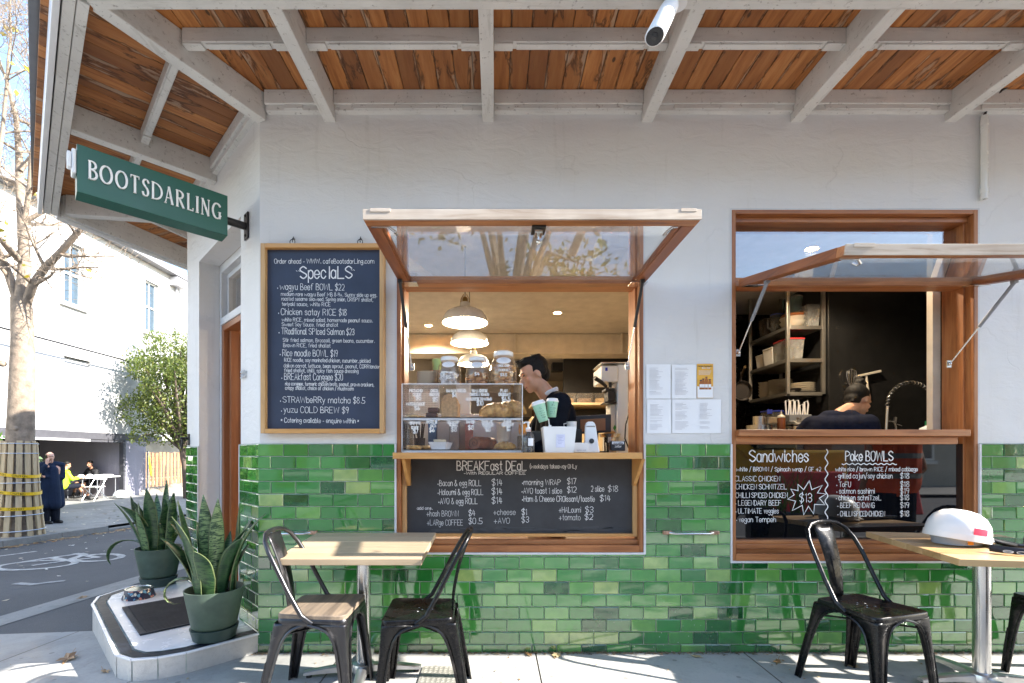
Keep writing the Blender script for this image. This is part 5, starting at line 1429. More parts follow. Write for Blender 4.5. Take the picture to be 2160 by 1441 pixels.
for i, z in enumerate((2.05,1.55,1.15)):
    m = MB(); m.box(-2.3,3.0,7.75,8.19,z,z+.04); build('shelf', m, M_BLACK if i == 0 else M_SHELFW, t, bevel=.003)
for x in (-1.6,-.6,.35,1.2): m = MB(); m.box(x,x+.06,7.76,8.18,.12,2.6); build('upright', m, M_SHELFW, t, bevel=.003)
o = blk('speaker', 'small black box on the high shelf right of the barista', 'speaker', 1165,1188,764,782,8.2,.2,M_BLACK,.008)
for k in range(9):
    d = 10.75; a = 870+k*37; h = random.uniform(14,24)
    p = P(a,0,d); m = MB(); m.lathe([(.06,0),(.065,.02),(.065,.16),(.03,.2),(.03,.26),(.001,.262)] if k % 2 else [(.09,0),(.1,.12),(.08,.2),(.001,.2)], n=14)
    z = (1.591,2.091,1.191)[k % 3]
    o = build('bottle' if k % 2 else 'canister', m, pm('shelf_ware%d'%k, random.choice([(.5,.35,.15),(.2,.09,.04),(.6,.5,.35),(.08,.08,.09)]), .4), None, smooth=50, loc=(p.x,7.95,z))
    tag(o, ['canister','slim bottle'][k % 2]+' on the warm lit shelves at the back of the shop', 'bottle' if k % 2 else 'canister', 'bottles on the back shelves' if k % 2 else 'canisters on the back shelves')
# coffee machine
t = thing('coffee_machine', 'tall white coffee machine with black portafilter by the window jamb', 'coffee machine', (.82,.46,CT-.04))
d0 = 3.42
def q(px, py, d=d0): return P(px,py,d)
m = MB(); m.box(q(1303,0).x,q(1326,0).x,.455,.72,CT-.038,q(0,768).z); build('column', m, M_WHITE, t, bevel=.008)
m = MB(); m.box(q(1268,0).x,q(1303,0).x-.001,.44,.72,q(0,806).z,q(0,772).z); build('head', m, M_WHITE2, t, bevel=.008)
m = MB(); m.box(q(1267,0).x,q(1326,0).x,.435,.725,q(0,767.5).z+.001,q(0,765).z+.002); build('top_tray', m, M_STEEL, t, bevel=.004)
m = MB(); m.box(q(1276,0).x,q(1281,0).x,.4385,.4399,q(0,783).z,q(0,776).z); build('badge', m, pm('badge',(.02,.03,.35),.4), t)
m = MB(); m.tube([q(1287,806,3.45),q(1287,818,3.45)], .012, 12); m.box(q(1279,0).x,q(1299,0).x,.47,.60,q(0,824).z,q(0,818).z); m.box(q(1284,0).x,q(1299,0).x,.47,.60,q(0,846).z,q(0,824).z-.001); m.box(q(1277,0).x,q(1302,0).x,.46,.62,q(0,850).z,q(0,846.5).z)
build('group_head', m, M_BLACK, t, bevel=.004)
m = MB(); m.tube([q(1279,816,3.43),q(1268,806,3.40),q(1254,797,3.37)], [.011,.014,.016], 12); build('portafilter_handle', m, M_BLACK, t, smooth=60)
m = MB(); m.box(q(1291,0).x,q(1303,0).x-.001,.50,.64,CT-.03,q(0,851).z); build('leaf_panel', m, pm('cream_panel',(.72,.68,.58),.5), t, bevel=.004)
m = MB(); m.add([q(1293,903,3.468),q(1297,896,3.468),q(1300,902,3.468),q(1297,909,3.468)], [(0,1,2,3)]); build('leaf_print', m, pm('leaf_green',(.05,.30,.05),.5), t)
m = MB(); m.tube([q(1328,868,3.3),q(1320,895,3.28),q(1318,925,3.28),q(1326,945,3.28)], .005, 6); o = build('power_cable', m, M_BLACK, None, smooth=60); tag(o, 'black cable hanging in a loop down the right window jamb', 'cable')
# till tablet on its stand
t = thing('tablet_till', 'dark tablet till seen from behind with a brown back plate', 'tablet', tuple(P(1250,950,3.22)))
m = MB(); T_ = Matrix.Translation(P(1250,895,3.22)) @ Matrix.Rotation(R(12),4,'X') @ Matrix.Rotation(R(-3),4,'Y'); m.M = T_; m.box(-.125,.125,-.008,.008,-.062,.062); build('tablet', m, M_GREYPL if False else pm('slate',(.03,.035,.045),.5), t, bevel=.006)
m = MB(); m.M = T_; m.box(-.085,.085,-.0125,-.0081,-.045,.038); build('back_plate', m, pm('copper_plate',(.30,.14,.07),.45,.3), t, bevel=.003)
m = MB(); p = P(1250,905,3.25); m.bar((p.x,p.y+.03,CT),(p.x,p.y,p.z),.08,.02,(0,1,0)); m.box(p.x-.08,p.x+.08,p.y-.05,p.y+.08,CT+.0005,CT+.012); build('stand', m, M_BLACK, t, bevel=.003)
# small things on the counter, left to right
p = P(1114.5,0,2.86); t = thing('soap_bottle', 'clear pump bottle with white pump beside the pastry case', 'pump bottle', (p.x,p.y,CT))
m = MB(); m.lathe([(.001,.001),(.034,.001),(.038,.006),(.038,.085),(.030,.112),(.014,.125),(.013,.136),(.001,.137)], n=24); build('bottle', m, glass('pump_bottle',(.90,.92,.95),1.6,.02,1.4,.15), t, smooth=45, loc=(0,0,0))
m = MB(); m.lathe([(.001,.003),(.034,.003),(.034,.04),(.001,.04)], n=20); build('liquid', m, glass('gel',(.86,.9,.93),1.0,0,1.33), t, smooth=45, loc=(0,0,0))
m = MB(); m.lathe([(.0145,.126),(.0155,.128),(.0155,.15),(.006,.153),(.0055,.176),(.012,.178),(.012,.186),(.001,.187)], n=18); m.tube([(0,0,.182),(-.02,-.004,.182),(-.03,-.006,.176)], .005, 8); build('pump', m, M_WHITE, t, smooth=45, loc=(0,0,0))
m = MB(); m.lathe([(.0152,.1275),(.0162,.128),(.0162,.139),(.0152,.1395)], n=18, open=True); build('collar', m, pm('pink_collar',(.75,.5,.42),.4), t, smooth=45, loc=(0,0,0))
m = MB(); m.add([(.039*math.sin(a),-.039*math.cos(a),z) for a in (-.1,.2,.5,.8) for z in (.04,.085)], [(2*k,2*k+2,2*k+3,2*k+1) for k in range(3)]); build('label', m, M_PAPER, t, loc=(0,0,0))
o = blk('receipt_printer', 'dark grey box standing between the pump bottle and white box', 'printer', 1122,1147,909,950.5,3.05,.12,pm('printer_grey',(.03,.033,.04),.5),.006)
t = thing('menu_box', 'white tapered box with a printed card standing on the counter', 'box', (P(1178,0,2.88).x,-.08,CT))
w0, w1 = .083, .097; hh = P(0,901,2.87).z-CT
m = MB(); vs = [(-w0,-.06,.0005),(w0,-.06,.0005),(w0,.06,.0005),(-w0,.06,.0005),(-w1,-.075,hh),(w1,-.075,hh),(w1,.075,hh),(-w1,.075,hh)]; m.add(vs, [(3,2,1,0),(0,1,5,4),(1,2,6,5),(2,3,7,6),(3,0,4,7)])
o = build('box_body', m, M_WHITE, t, loc=(0,0,0), solid=.004)
def tilted(x, z, off=.0035): return Vector((x, -.06-.015*z/hh-off, z))
m = MB(); m.add([tilted(-.022,.03),tilted(.03,.03),tilted(.03,.108),tilted(-.022,.108)], [(0,1,2,3)]); c_ = build('printed_card', m, pm('lilac_card',(.68,.70,.86),.7), t, loc=(0,0,0))
m = MB()
for k in range(6): ribbon(m, [(-.014+.004*(k%2),.098-k*.009),(.022-.006*(k%3),.098-k*.009)], .0022, lambda u, v, l: tilted(u,v,.0042+l))
build('print', m, pm('lilac_ink',(.40,.42,.62),.8), c_, loc=(0,0,0))
t = thing('cup_display', 'two mint takeaway cups with white lids and price notes held up on a clip', 'paper cups', tuple(P(1163,901,2.90)))
def cup(c, ang, sc):
    T_ = Matrix.Translation(c) @ Matrix.Rotation(ang,4,'Y') @ Matrix.Scale(sc,4)
    m = MB(); m.M = T_; m.lathe([(.001,.0),(.028,0),(.029,.002),(.041,.108)], n=24); cu = build('cup', m, M_MINT, t, smooth=45)
    m = MB(); m.M = T_; m.lathe([(.0435,.106),(.0445,.110),(.0435,.116),(.040,.119),(.037,.129),(.035,.130),(.034,.126),(.001,.126)], n=24); build('cup_lid', m, M_WHITE, cu, smooth=40, loc=(0,0,0))
    m = MB()
    def cy(u, v, l):
        r = .028+.012*v/.108+.0006+l; a = u/.034; return T_ @ Vector((r*math.sin(a), -r*math.cos(a), v))
    return cu, m, cy, T_
cu, m, cy, T_ = cup(P(1147,889,2.90), R(-17), 1.0)
write(m, 'L', -.030,-.022,.086,.014,.0035,cy); write(m, '$5', -.012,.004,.074,.015,.0022,cy)
for k, tx in enumerate(('babycino','oat soy','almond','+ $1 syrup')): write(m, tx, -.018+.004*k,.018,.060-k*.013,.007,.0017,cy)
build('lettering', m, M_BLACKINK, cu, loc=(0,0,0))
cu, m, cy, T_ = cup(P(1164,880,2.925), R(2), .88)
write(m, 'R', .004,.014,.092,.014,.0035,cy); write(m, '$4.5', -.008,.012,.076,.013,.0022,cy)
for k, tx in enumerate(('flat white','latte','mocha +50c','chai')): write(m, tx, -.018,.02,.058-k*.013,.007,.0017,cy)
build('lettering', m, M_BLACKINK, cu, loc=(0,0,0))
m = MB(); m.tube([P(1160,903,2.905),P(1158,893,2.905),P(1157,884,2.915),P(1153,884,2.91)], .004, 6); m.box(*(lambda v: (v.x-.008,v.x+.008,v.y-.008,v.y+.008,v.z-.012,v.z+.012))(P(1160,901,2.905))); build('clip', m, M_WHITE, t, smooth=50)
p = P(1206,0,3.05); m = MB(); m.lathe([(.03,0),(.033,.05),(.031,.05),(.028,.004),(.001,.004)], n=18); m.tube([(-.031,0,.04),(-.05,0,.036),(-.05,0,.016),(-.03,0,.010)], .004, 6); o = build('cup', m, M_WHITE, None, smooth=45, loc=(p.x,p.y,P(0,906,3.05).z)); tag(o, 'small white cup with handle behind the white box', 'cup')
m = MB(); q_ = P(1206,906,3.05); m.box(q_.x-.05,q_.x+.06,q_.y-.04,q_.y+.05,CT+.0005,q_.z-.0005); o = build('black_box', m, M_BLACK, None, bevel=.004); tag(o, 'black box under the small white cup', 'box')
o = blk('card_stand', 'low white card stand in front of the payment stand', 'card stand', 1211,1241,934,954.2,2.86,.06,M_WHITE,.003)
m = MB(); dB = 2.86; pxwrite(m, 'business cards', 1217, 1236, 951, 3, 1.2, 2.86, .0006); build('print', m, M_INK, o)
t = thing('payment_stand', 'white upright payment stand with a black round button', 'card reader', (P(1249,0,2.93).x,-.04,CT))
m = MB(); wz = P(0,888,2.93).z-CT; m.prism([(-.048,.0005),(.048,.0005),(.033,wz*.86),(.026,wz*.96),(.012,wz),(-.012,wz),(-.026,wz*.96),(-.033,wz*.86)], .03, 'y', 0); m.v = [(v[0],v[1]+v[2]*.25,v[2]) for v in m.v]; build('stand_body', m, M_WHITE, t, bevel=.006, loc=(0,0,0))
m = MB(); m.lathe([(.001,0),(.0155,0),(.0155,.003),(.001,.003)], n=20); T_ = Matrix.Translation((0,-.0035+.25*.072,.072)) @ Matrix.Rotation(R(90-14),4,'X'); m.v = [tuple(T_ @ Vector(v)) for v in m.v]; build('button', m, M_BLACK, t, loc=(0,0,0))
m = MB(); m.box(-.030,.030,wz*.84*.25-.004,wz*.84*.25+.034,wz*.82,wz*.86); build('card_slot', m, M_STEEL, t, bevel=.002, loc=(0,0,0))
o = blk('card_machine_box', 'small dark card terminal box reading zeller at the right end of the counter', 'card terminal', 1289,1319,930.5,951,3.0,.05,pm('zeller_box',(.02,.022,.03),.5),.003)
m = MB(); pxwrite(m, 'zeller', 1297, 1311, 944, 5, 1.3, 3.0, .0008); build('lettering', m, M_CHALK, o)
m = MB(); a = P(1291,937,3.0); b_ = P(1316,931.5,3.0); m.box(a.x,b_.x,a.y-.0012,a.y-.0004,a.z,b_.z); s_ = build('sticker', m, M_PAPER, o)
m = MB(); pxwrite(m, 'we are cashless', 1293, 1314, 936, 3, 1.0, 3.0, .0018); build('sticker_lettering', m, M_BLACKINK, o)
m = MB(); c = P(1288,0,3.25); m.lathe([(.03,0),(.036,.07),(.034,.07),(.028,.004),(.001,.004)], n=18); o = build('milk_jug', m, M_STEEL, None, smooth=45, loc=(c.x,c.y,CT+.0005)); tag(o, 'small steel jug behind the dark card terminal', 'jug')
m = MB(); c = P(1286,912,3.4); m.ball((0,0,.022), (.045,.04,.022)); o = build('bread_roll', m, M_PASTRY, None, smooth=60, loc=(c.x,c.y,c.z-.03)); tag(o, 'golden bun in a tray below the coffee grinder', 'bun')
m = MB(); m.lathe([(.001,-.02),(.07,-.02),(.08,.004),(.076,.004),(.066,-.014),(.001,-.014)], n=18); m.lathe([(.05,CT-.037-c.z+.03),(.05,-.021)], n=14); o = build('steel_bowl', m, M_STEEL, None, smooth=45, loc=(c.x,c.y,c.z-.016)); tag(o, 'steel bowl on a stem holding a golden bun', 'bowl')
m = MB(); m.ball((0,0,.03),(.03,.04,.05),8,6); o = build('orange_bag', m, pm('orange_bag',(.75,.28,.03),.4), None, smooth=40, loc=(P(1103,0,3.05).x,.08,CT+.12)); tag(o, 'orange packet just right of the pastry case', 'packet')
m2 = MB(); m2.box(P(1092,0,3.05).x,P(1112,0,3.05).x,.04,.14,CT+.0005,CT+.109); o = build('carton', m2, M_DARK, None, bevel=.004); tag(o, 'dark carton under the orange packet behind the pastry case', 'carton')

# ------------------------------------------------------------------ kitchen seen through the second window
M_SS = pm('shelf_steel', (.40,.38,.34), .35, .9, var=.15)
sx0, sx1, sy0, sy1 = 2.83, 3.205, 1.63, 2.34
t = thing('kitchen_shelf', 'steel framed open kitchen shelf unit with three shelves', 'shelf', (3.0,2.0,1.8))
for x in (sx0,sx1-.03):
    for y in (sy0,sy1-.03): m = MB(); m.box(x,x+.03,y,y+.03,1.825,2.972); build('post', m, M_SS, t, bevel=.002)
SHZ = (1.845,2.17,2.49)
for z in SHZ: m = MB(); m.box(sx0+.031,sx1-.031,sy0+.002,sy1-.002,z-.035,z); m.box(sx0+.002,sx0+.0305,sy0+.031,sy1-.031,z-.034,z-.001); build('shelf', m, M_SS, t, bevel=.002)
m = MB(); m.box(3.215,4.39,1.60,2.34,.12,2.97); o = build('cool_room', m, pm('black_steel', (.012,.012,.012), .22, var=.3, spec=.5), None, bevel=.004); tag(o, 'tall glossy black cabinet wall behind the cook', 'cabinet')
M_CRM = pm('cream_ware', (.52,.48,.40), .35, var=.05); M_CLR = glass('clear_tub', (.80,.80,.76), 1.3, .08, 1.4, .40); M_WOK = pm('dark_pan', (.03,.025,.022), .4, .5)
def stack(name, label, group, x, y, z, r, n, pitch, prof, mat, cat):
    m = MB(); m.lathe([(a*r, b_*r) for a, b_ in prof], n=24); o = build(name, m, mat, None, smooth=45, loc=(x,y,z)); tag(o, label, cat, group)
    for k in range(1, n): c_ = o.copy(); COL.objects.link(c_); c_.location = (x,y,z+k*pitch)
PL = [(.001,.02),(.55,.02),(.95,.14),(1.0,.17),(.96,.19),(.55,.08),(.001,.07)]; BO = [(.001,.03),(.45,.03),(.8,.32),(.98,.62),(.93,.63),(.72,.36),(.4,.12),(.001,.10)]
stack('plate', 'cream plate in the stack at the right end of the lowest kitchen shelf', 'plates on the right of the lowest shelf', 3.06,1.76,SHZ[0]+.001,.115,5,.019,PL,M_CRM,'plate')
stack('plate', 'cream plate in the tall stack on the left side of the lowest shelf', 'plates on the left of the lowest shelf', 3.0,2.02,SHZ[0]+.001,.115,10,.017,PL,M_CRM,'plate')
stack('bowl', 'white bowl in the stack at the far left of the lowest shelf', 'bowls on the lowest shelf', 2.98,2.24,SHZ[0]+.001,.085,5,.032,BO,M_CRM,'bowl')
stack('bowl', 'cream bowl stacked on the top kitchen shelf beside the jug', 'bowls on the top shelf', 3.01,1.82,SHZ[2]+.001,.125,2,.045,BO,M_CRM,'bowl')
m = MB(); m.lathe([(.001,.0),(.10,0),(.115,.02),(.10,.035),(.001,.04)], n=22); o = build('wooden_board', m, M_DOORW, None, smooth=45, loc=(3.01,1.82,SHZ[2]+.125)); tag(o, 'brown round board on top of the cream bowls', 'board')
def jug(name, label, x, y, z, r, h, mat, lid):
    t = thing(name, label, 'jug', (x,y,z)); m = MB(); m.lathe([(.001,.002),(r*.85,.002),(r,h),(r*.96,h),(r*.8,.008),(.001,.008)], n=20); m.tube([(-r*.95,0,h*.9),(-r*1.5,0,h*.85),(-r*1.5,0,h*.4),(-r*.9,0,h*.3)], .008, 8); build('jug_body', m, mat, t, smooth=45, loc=(0,0,0))
    m = MB(); m.lathe([(r*1.01,h),(r*1.03,h+.012),(.001,h+.016)], n=20); build('lid', m, lid, t, smooth=40, loc=(0,0,0))
jug('plastic_jug', 'clear plastic jug with a blue lid on the top kitchen shelf', 2.97,2.03,SHZ[2]+.001,.065,.21,M_CLR,pm('blue_lid',(.03,.06,.35),.4))
jug('plastic_jug', 'clear jug with teal side sitting high on the stacked bowls', 3.02,1.82,SHZ[2]+.167,.075,.16,glass('teal_jug',(.35,.72,.72),1.2,.08,1.4,.25),M_CLR)
def tub(label, x, y, z, w, dp, h, mat, lid=None, tap=.86):
    t = thing('storage_tub', label, 'tub', (x,y,z)); m = MB(); a, b_ = w/2, dp/2
    m.add([(-a*tap,-b_*tap,.001),(a*tap,-b_*tap,.001),(a*tap,b_*tap,.001),(-a*tap,b_*tap,.001),(-a,-b_,h),(a,-b_,h),(a,b_,h),(-a,b_,h)], [(3,2,1,0),(0,1,5,4),(1,2,6,5),(2,3,7,6),(3,0,4,7)]); build('tub_body', m, mat, t, loc=(0,0,0), solid=.004)
    m = MB(); m.box(-a-.006,a+.006,-b_-.006,b_+.006,h+.001,h+.014); build('lid', m, lid or mat, t, bevel=.004, loc=(0,0,0))
tub('tall cream tub at the right of the top shelf', 3.11,1.73,SHZ[2]+.001,.12,.14,.20,M_CLR)
tub('brownish clear tub at the left of the top shelf', 2.96,2.20,SHZ[2]+.001,.12,.10,.20,glass('amber_tub',(.62,.5,.36),1.2,.1,1.4,.25))
tub('tall pale tub with coloured lid on the middle shelf', 2.95,1.80,SHZ[1]+.001,.17,.22,.20,M_CLR,pm('red_lid',(.45,.03,.03),.4))
tub('wide white tub with lid in the middle of the middle shelf', 2.98,2.03,SHZ[1]+.001,.22,.17,.17,M_WHITE2)
tub('smaller white tub at the far left of the middle shelf', 2.98,2.22,SHZ[1]+.001,.18,.14,.14,M_WHITE2)
m = MB(); m.lathe([(.001,0),(.05,0),(.07,.02),(.072,.035),(.066,.035),(.045,.008),(.001,.008)], n=20); o = build('dark_bowl', m, M_WOK, None, smooth=45, loc=(2.93,1.70,SHZ[0]+.001)); tag(o, 'dark shallow bowl beside the plates on the lowest shelf', 'bowl')
# bench below, out of sight under the sill line, and what stands on it
BZ = 1.40
m = MB(); m.box(1.39,2.52,1.35,2.05,BZ-.04,BZ); m.box(1.4,1.46,1.4,2.0,.12,BZ-.041); m.box(2.45,2.5,1.4,2.0,.12,BZ-.041); m.box(2.535,3.6,1.30,1.58,BZ-.045,BZ-.005); m.box(3.5,3.58,1.32,1.56,.12,BZ-.046)
o = build('kitchen_bench', m, M_SS, None, bevel=.003); tag(o, 'steel kitchen bench just below the window sill', 'bench')
def at(px, py, d): return P(px,py,d)
BZ2 = BZ-.004
c = at(1685,0,4.40); t = thing('cooking_pot', 'wide steel pot with lid on the bench left of the cook', 'pot', (c.x,c.y,BZ2)); m = MB(); m.lathe([(.001,.001),(.125,.001),(.13,.01),(.13,.10)], n=28, open=True); m.lathe([(.129,.10),(.124,.10),(.124,.02)], n=28, open=True); build('pot_body', m, M_STEEL, t, smooth=45, loc=(0,0,0)); m = MB(); m.lathe([(.134,.112),(.136,.118),(.10,.15),(.02,.165),(.001,.166)], n=28); m.lathe([(.018,.166),(.02,.185),(.001,.19)], n=12); build('lid', m, M_STEEL, t, smooth=45, loc=(0,0,0))
c = at(1681,0,4.52)
t = thing('utensil_tray', 'grey tray of white tongs and spoons behind the pot', 'utensil tray', (c.x,c.y,BZ2)); m = MB(); m.box(-.10,.11,-.05,.05,.001,.22); build('tray', m, M_GREYPL, t, bevel=.006, loc=(0,0,0))
for k in range(5):
    x = -.09+k*.045; m = MB(); h = random.uniform(.30,.36); m.tube([(x-.012,0,.22),(x-.02,0,h),(x+.01,0,h+.012),(x+.018,0,h-.02),(x+.008,0,.221)], .007, 6); build('tongs', m, M_WHITE, t, smooth=50, loc=(0,0,0))
for k, (px, d, lb) in enumerate(((1628,4.42,'clear tub of pale food with blue clip in front of the sauce bottle'),(1664,4.6,'clear tub of white food behind the sauce bottle'))):
    c = at(px,0,d); t = thing('food_container', lb, 'food container', (c.x,c.y,BZ2)); m = MB(); m.box(-.07,.07,-.05,.05,.002,.12); m.box(-.075,.075,-.055,.055,.121,.235); build('container', m, M_CLR, t, bevel=.008, loc=(0,0,0)); m = MB(); m.box(-.063,.063,-.044,.044,.006,.09); m.box(-.066,.066,-.046,.046,.127,.19); build('food', m, pm('rice%d'%k,(.62,.50,.34),.9,var=.2,scale=60), t, bevel=.01, loc=(0,0,0)); m = MB(); m.box(-.078,.078,-.058,.058,.236,.248); m.box(-.08,-.03,-.062,-.0585,.215,.255); build('lid', m, pm('blue_clip%d'%k,(.03,.05,.35),.4), t, bevel=.003, loc=(0,0,0))
c = at(1648,0,4.30); t = thing('sauce_bottle', 'brown squeeze sauce bottle with a pale nozzle', 'bottle', (c.x,c.y,BZ2)); m = MB(); m.lathe([(.001,.001),(.032,.001),(.034,.01),(.034,.16),(.03,.175),(.001,.176)], n=20); build('bottle', m, pm('sauce',(.20,.06,.02),.25), t, smooth=45, loc=(0,0,0)); m = MB(); m.lathe([(.033,.176),(.03,.19),(.008,.205),(.003,.24),(.001,.241)], n=16); build('nozzle', m, M_CRM, t, smooth=45, loc=(0,0,0))
c = at(1601,0,4.35); m = MB(); m.lathe([(.001,.11),(.055,.11),(.055,.19),(.051,.19),(.05,.118),(.001,.118)], n=18); m.lathe([(.001,.001),(.11,.001),(.11,.108),(.001,.109)], n=18); o = build('steel_canister', m, M_STEEL, None, smooth=40, loc=(c.x,c.y,BZ2)); tag(o, 'short steel pot on a dark burner at the left of the bench', 'pot')
# spring tap, whisk, squeegee, orange handled tool, green capped bottle
t = thing('spring_tap', 'chrome kitchen tap with a coiled spring hose arching to the right', 'tap', tuple(at(1870,907,4.2)))
b0 = at(1868,930,4.2); top = at(1872,857,4.2); m = MB(); m.tube([(b0.x,b0.y,BZ-.005),b0,top], .013, 10); m.tube([at(1869,888,4.2),at(1886,889,4.2),at(1890,900,4.2),at(1890,912,4.2)], .009, 8); m.tube([at(1886,893,4.2),at(1902,898,4.2)], .006, 8); m.bar(at(1887,893,4.2),at(1889,880,4.2),.016,.016); build('tap_body', m, M_STEEL, t, smooth=50)
arc = []
for k in range(40):
    f = k/39; a = R(180-f*150); cx, cy = 1921, 858; arc.append(at(cx+49*math.cos(a), cy-52*math.sin(a)*.98, 4.2))
arc = [top]+arc
m = MB(); m.tube(arc, .007, 8); build('hose', m, M_BLACK, t, smooth=60)
m = MB(); hel = []
for k in range(260):
    f = k/259*(len(arc)-1); i = min(int(f), len(arc)-2); p = arc[i].lerp(arc[i+1], f-i); tn = (arc[i+1]-arc[i]).normalized(); sd = Vector((0,1,0)); up = tn.cross(sd); a = k/259*math.pi*2*19
    hel.append(p+(sd*math.cos(a)+up*math.sin(a))*.0155)
m.tube(hel, .0035, 5); build('spring', m, M_STEEL, t, smooth=60)
t = thing('whisk', 'balloon whisk hanging on the black cabinet wall', 'whisk', tuple(at(1795,800,4.52))); m = MB()
for k in range(5):
    a = k*math.pi/5; c, s_ = math.cos(a), math.sin(a); m.tube([at(1793.5,818,4.52)+Vector((0,0,0))]+[at(1796-f*0,0,4.52)*0+Vector((at(1796,0,4.52).x+c*r_,at(1796,0,4.52).y+s_*r_*.6,at(0,py,4.52).z)) for r_, py in ((.028,806),(.045,793),(.040,783),(.0,778),(-.040,783),(-.045,793),(-.028,806))]+[at(1793.5,818,4.52)], .0022, 5)
build('wires', m, M_STEEL, t, smooth=60)
m = MB(); m.tube([at(1793.5,818,4.52),at(1792,838,4.52)], .010, 8); build('handle', m, M_STEEL, t, smooth=50)
t = thing('squeegee', 'pale squeegee blade hanging tilted above the cook', 'squeegee', tuple(at(1832,790,4.54))); m = MB(); m.bar(at(1807,794,4.54),at(1857,783,4.54),.03,.022); build('blade', m, M_CRM, t, bevel=.003); m = MB(); m.tube([at(1827,792,4.54),at(1832,830,4.54)], .010, 8); build('handle', m, M_CRM, t, smooth=50)
t = thing('orange_tool', 'orange handled tool hanging beside the white window strip', 'tool', tuple(at(1966,830,3.55))); m = MB(); m.tube([at(1967,806,3.55),at(1965,818,3.55),at(1964,838,3.55),at(1966,851,3.55)], [.010,.018,.021,.012], 12); build('handle', m, pm('orange_handle',(.85,.33,.01),.35), t, smooth=60); m = MB(); m.tube([at(1967,806,3.55),at(1972,790,3.55),at(1976,770,3.55)], .0025, 5); build('loop', m, M_STEEL, t, smooth=60)
c = at(1957,0,3.75); t = thing('cleaner_bottle', 'white bottle with green cap just above the window sill', 'bottle', (c.x,c.y,BZ2-.1)); m = MB(); m.lathe([(.001,.001),(.06,.001),(.06,.12),(.05,.15),(.018,.165),(.016,.17),(.001,.171)], n=20); build('bottle', m, M_WHITE, t, smooth=45, loc=(0,0,0)); m = MB(); m.lathe([(.016,.172),(.017,.174),(.017,.205),(.001,.206)], n=16); build('cap', m, pm('green_cap',(.01,.20,.08),.4), t, smooth=40, loc=(0,0,0))
m = MB(); m.box(c.x-.12,c.x+.12,c.y-.10,c.y+.10,BZ2-.14,BZ2-.101); m.box(c.x-.1,c.x-.06,c.y-.08,c.y+.08,.12,BZ2-.141); m.box(c.x+.06,c.x+.1,c.y-.08,c.y+.08,.12,BZ2-.141); o = build('side_shelf', m, M_SS, None, bevel=.003); tag(o, 'small steel stand carrying the green capped bottle', 'stand')
# range hood and hanging pans at the far left of the kitchen
m = MB(); a = at(1548,0,5.1); m.box(1.98,2.62,2.35,2.88,at(0,762,5.1).z,at(0,636,5.1).z); o = build('range_hood', m, pm('hood_grey',(.16,.17,.17),.5,.3), None, bevel=.006); tag(o, 'grey range hood at the left of the kitchen', 'range hood')
m = MB(); a, b_ = at(1545,787,4.7), at(1590,770,5.1); m.bar((2.30,1.40,a.z),(2.72,2.30,a.z),.02,.02); o = build('hanging_rail', m, M_BRASS, None); tag(o, 'brass utensil rail at the left of the kitchen', 'rail')
m = MB(); c = at(1563,825,4.75); m.lathe([(.001,0),(.085,0),(.10,.03),(.096,.03),(.082,.006),(.001,.006)], n=22); T_ = Matrix.Translation(c) @ Matrix.Rotation(R(90),4,'X') ; m.v = [tuple(T_ @ Vector(v)) for v in m.v]; m.tube([c+Vector((0,0,.1)),c+Vector((0,0,.19))], .007, 6); o = build('frying_pan', m, M_WOK, None, smooth=40); tag(o, 'dark frying pan hanging from the kitchen rail', 'pan')
# ------------------------------------------------------------------ bits fixed to the cafe wall
def rail_bar(x0, x1, label):
    t = thing('grab_rail', label, 'rail', (x0,0,WZ(1122)), 'chrome rails on the tiles')
    z = WZ(1122)
    m = MB(); m.tube([(x0+.04,-.035,z),(x0+.07,-.055,z-.003),(x1-.07,-.055,z-.003),(x1-.04,-.035,z)], .008, 10); build('bar', m, M_STEEL, t, smooth=60)
    for x in (x0, x1-.055): m = MB(); m.box(x,x+.055,-.040,-.0115,z-.011,z+.011); build('end_bracket', m, pm('rusty_bracket',(.42,.25,.17),.5,.4,var=.5,scale=60), t, bevel=.004)
rail_bar(WX(1395), WX(1512), 'short chrome rail on the tiles between the two windows')
rail_bar(WX(563), WX(672), 'chrome rail on the tiles behind the wooden seated chair')
def paper(px0, px1, t_, b_, label, name='menu_sheet', cat='paper', cols=1, mat=None):
    m = MB(); x0, x1, z0, z1 = WX(px0), WX(px1), WZ(b_), WZ(t_); n = 6
    vs = [(x0+(x1-x0)*i/n, -.003-.004*abs(math.sin(i*1.3+px0))*(.3+j*.25), z0+(z1-z0)*j/3) for j in range(4) for i in range(n+1)]
    m.add(vs, [(j*(n+1)+i, j*(n+1)+i+1, (j+1)*(n+1)+i+1, (j+1)*(n+1)+i) for j in range(3) for i in range(n)])
    o = build(name, m, mat or M_PAPER, None, smooth=60); tag(o, label, cat); 
    m = MB()
    for c in range(cols):
        w = (px1-px0)/cols; a = px0+c*w+w*.12; y = t_+8
        while y < b_-7:
            if random.random() > .15: pxline(m, [(a,y),(a+w*random.uniform(.25,.55),y)], .8, D, .0085)
            y += 2.6
    build('print', m, M_INK, o, loc=(0,0,0)); return o
paper(1363,1414,769,841,'white printed sheet in the top row of taped papers, nearest the serving window')
paper(1417,1468,769.5,841,'white printed sheet between another sheet and the orange flyer')
paper(1364.5,1415,843,914.5,'white printed sheet in the bottom row of taped papers, nearest the serving window')
paper(1417.5,1520,843,914,'wide white double printed sheet below the orange flyer', cols=2)
o = build('flyer', (lambda m: (m.add([(WX(1469.5),-.004,WZ(840)),(WX(1503.5),-.004,WZ(840)),(WX(1503.5),-.005,WZ(768)),(WX(1469.5),-.005,WZ(768))],[(0,1,2,3)]), m)[1])(MB()), pm('flyer_orange',(.78,.42,.06),.6,var=.05)); tag(o, 'orange and white flyer with bottles beside the taped sheets', 'flyer')
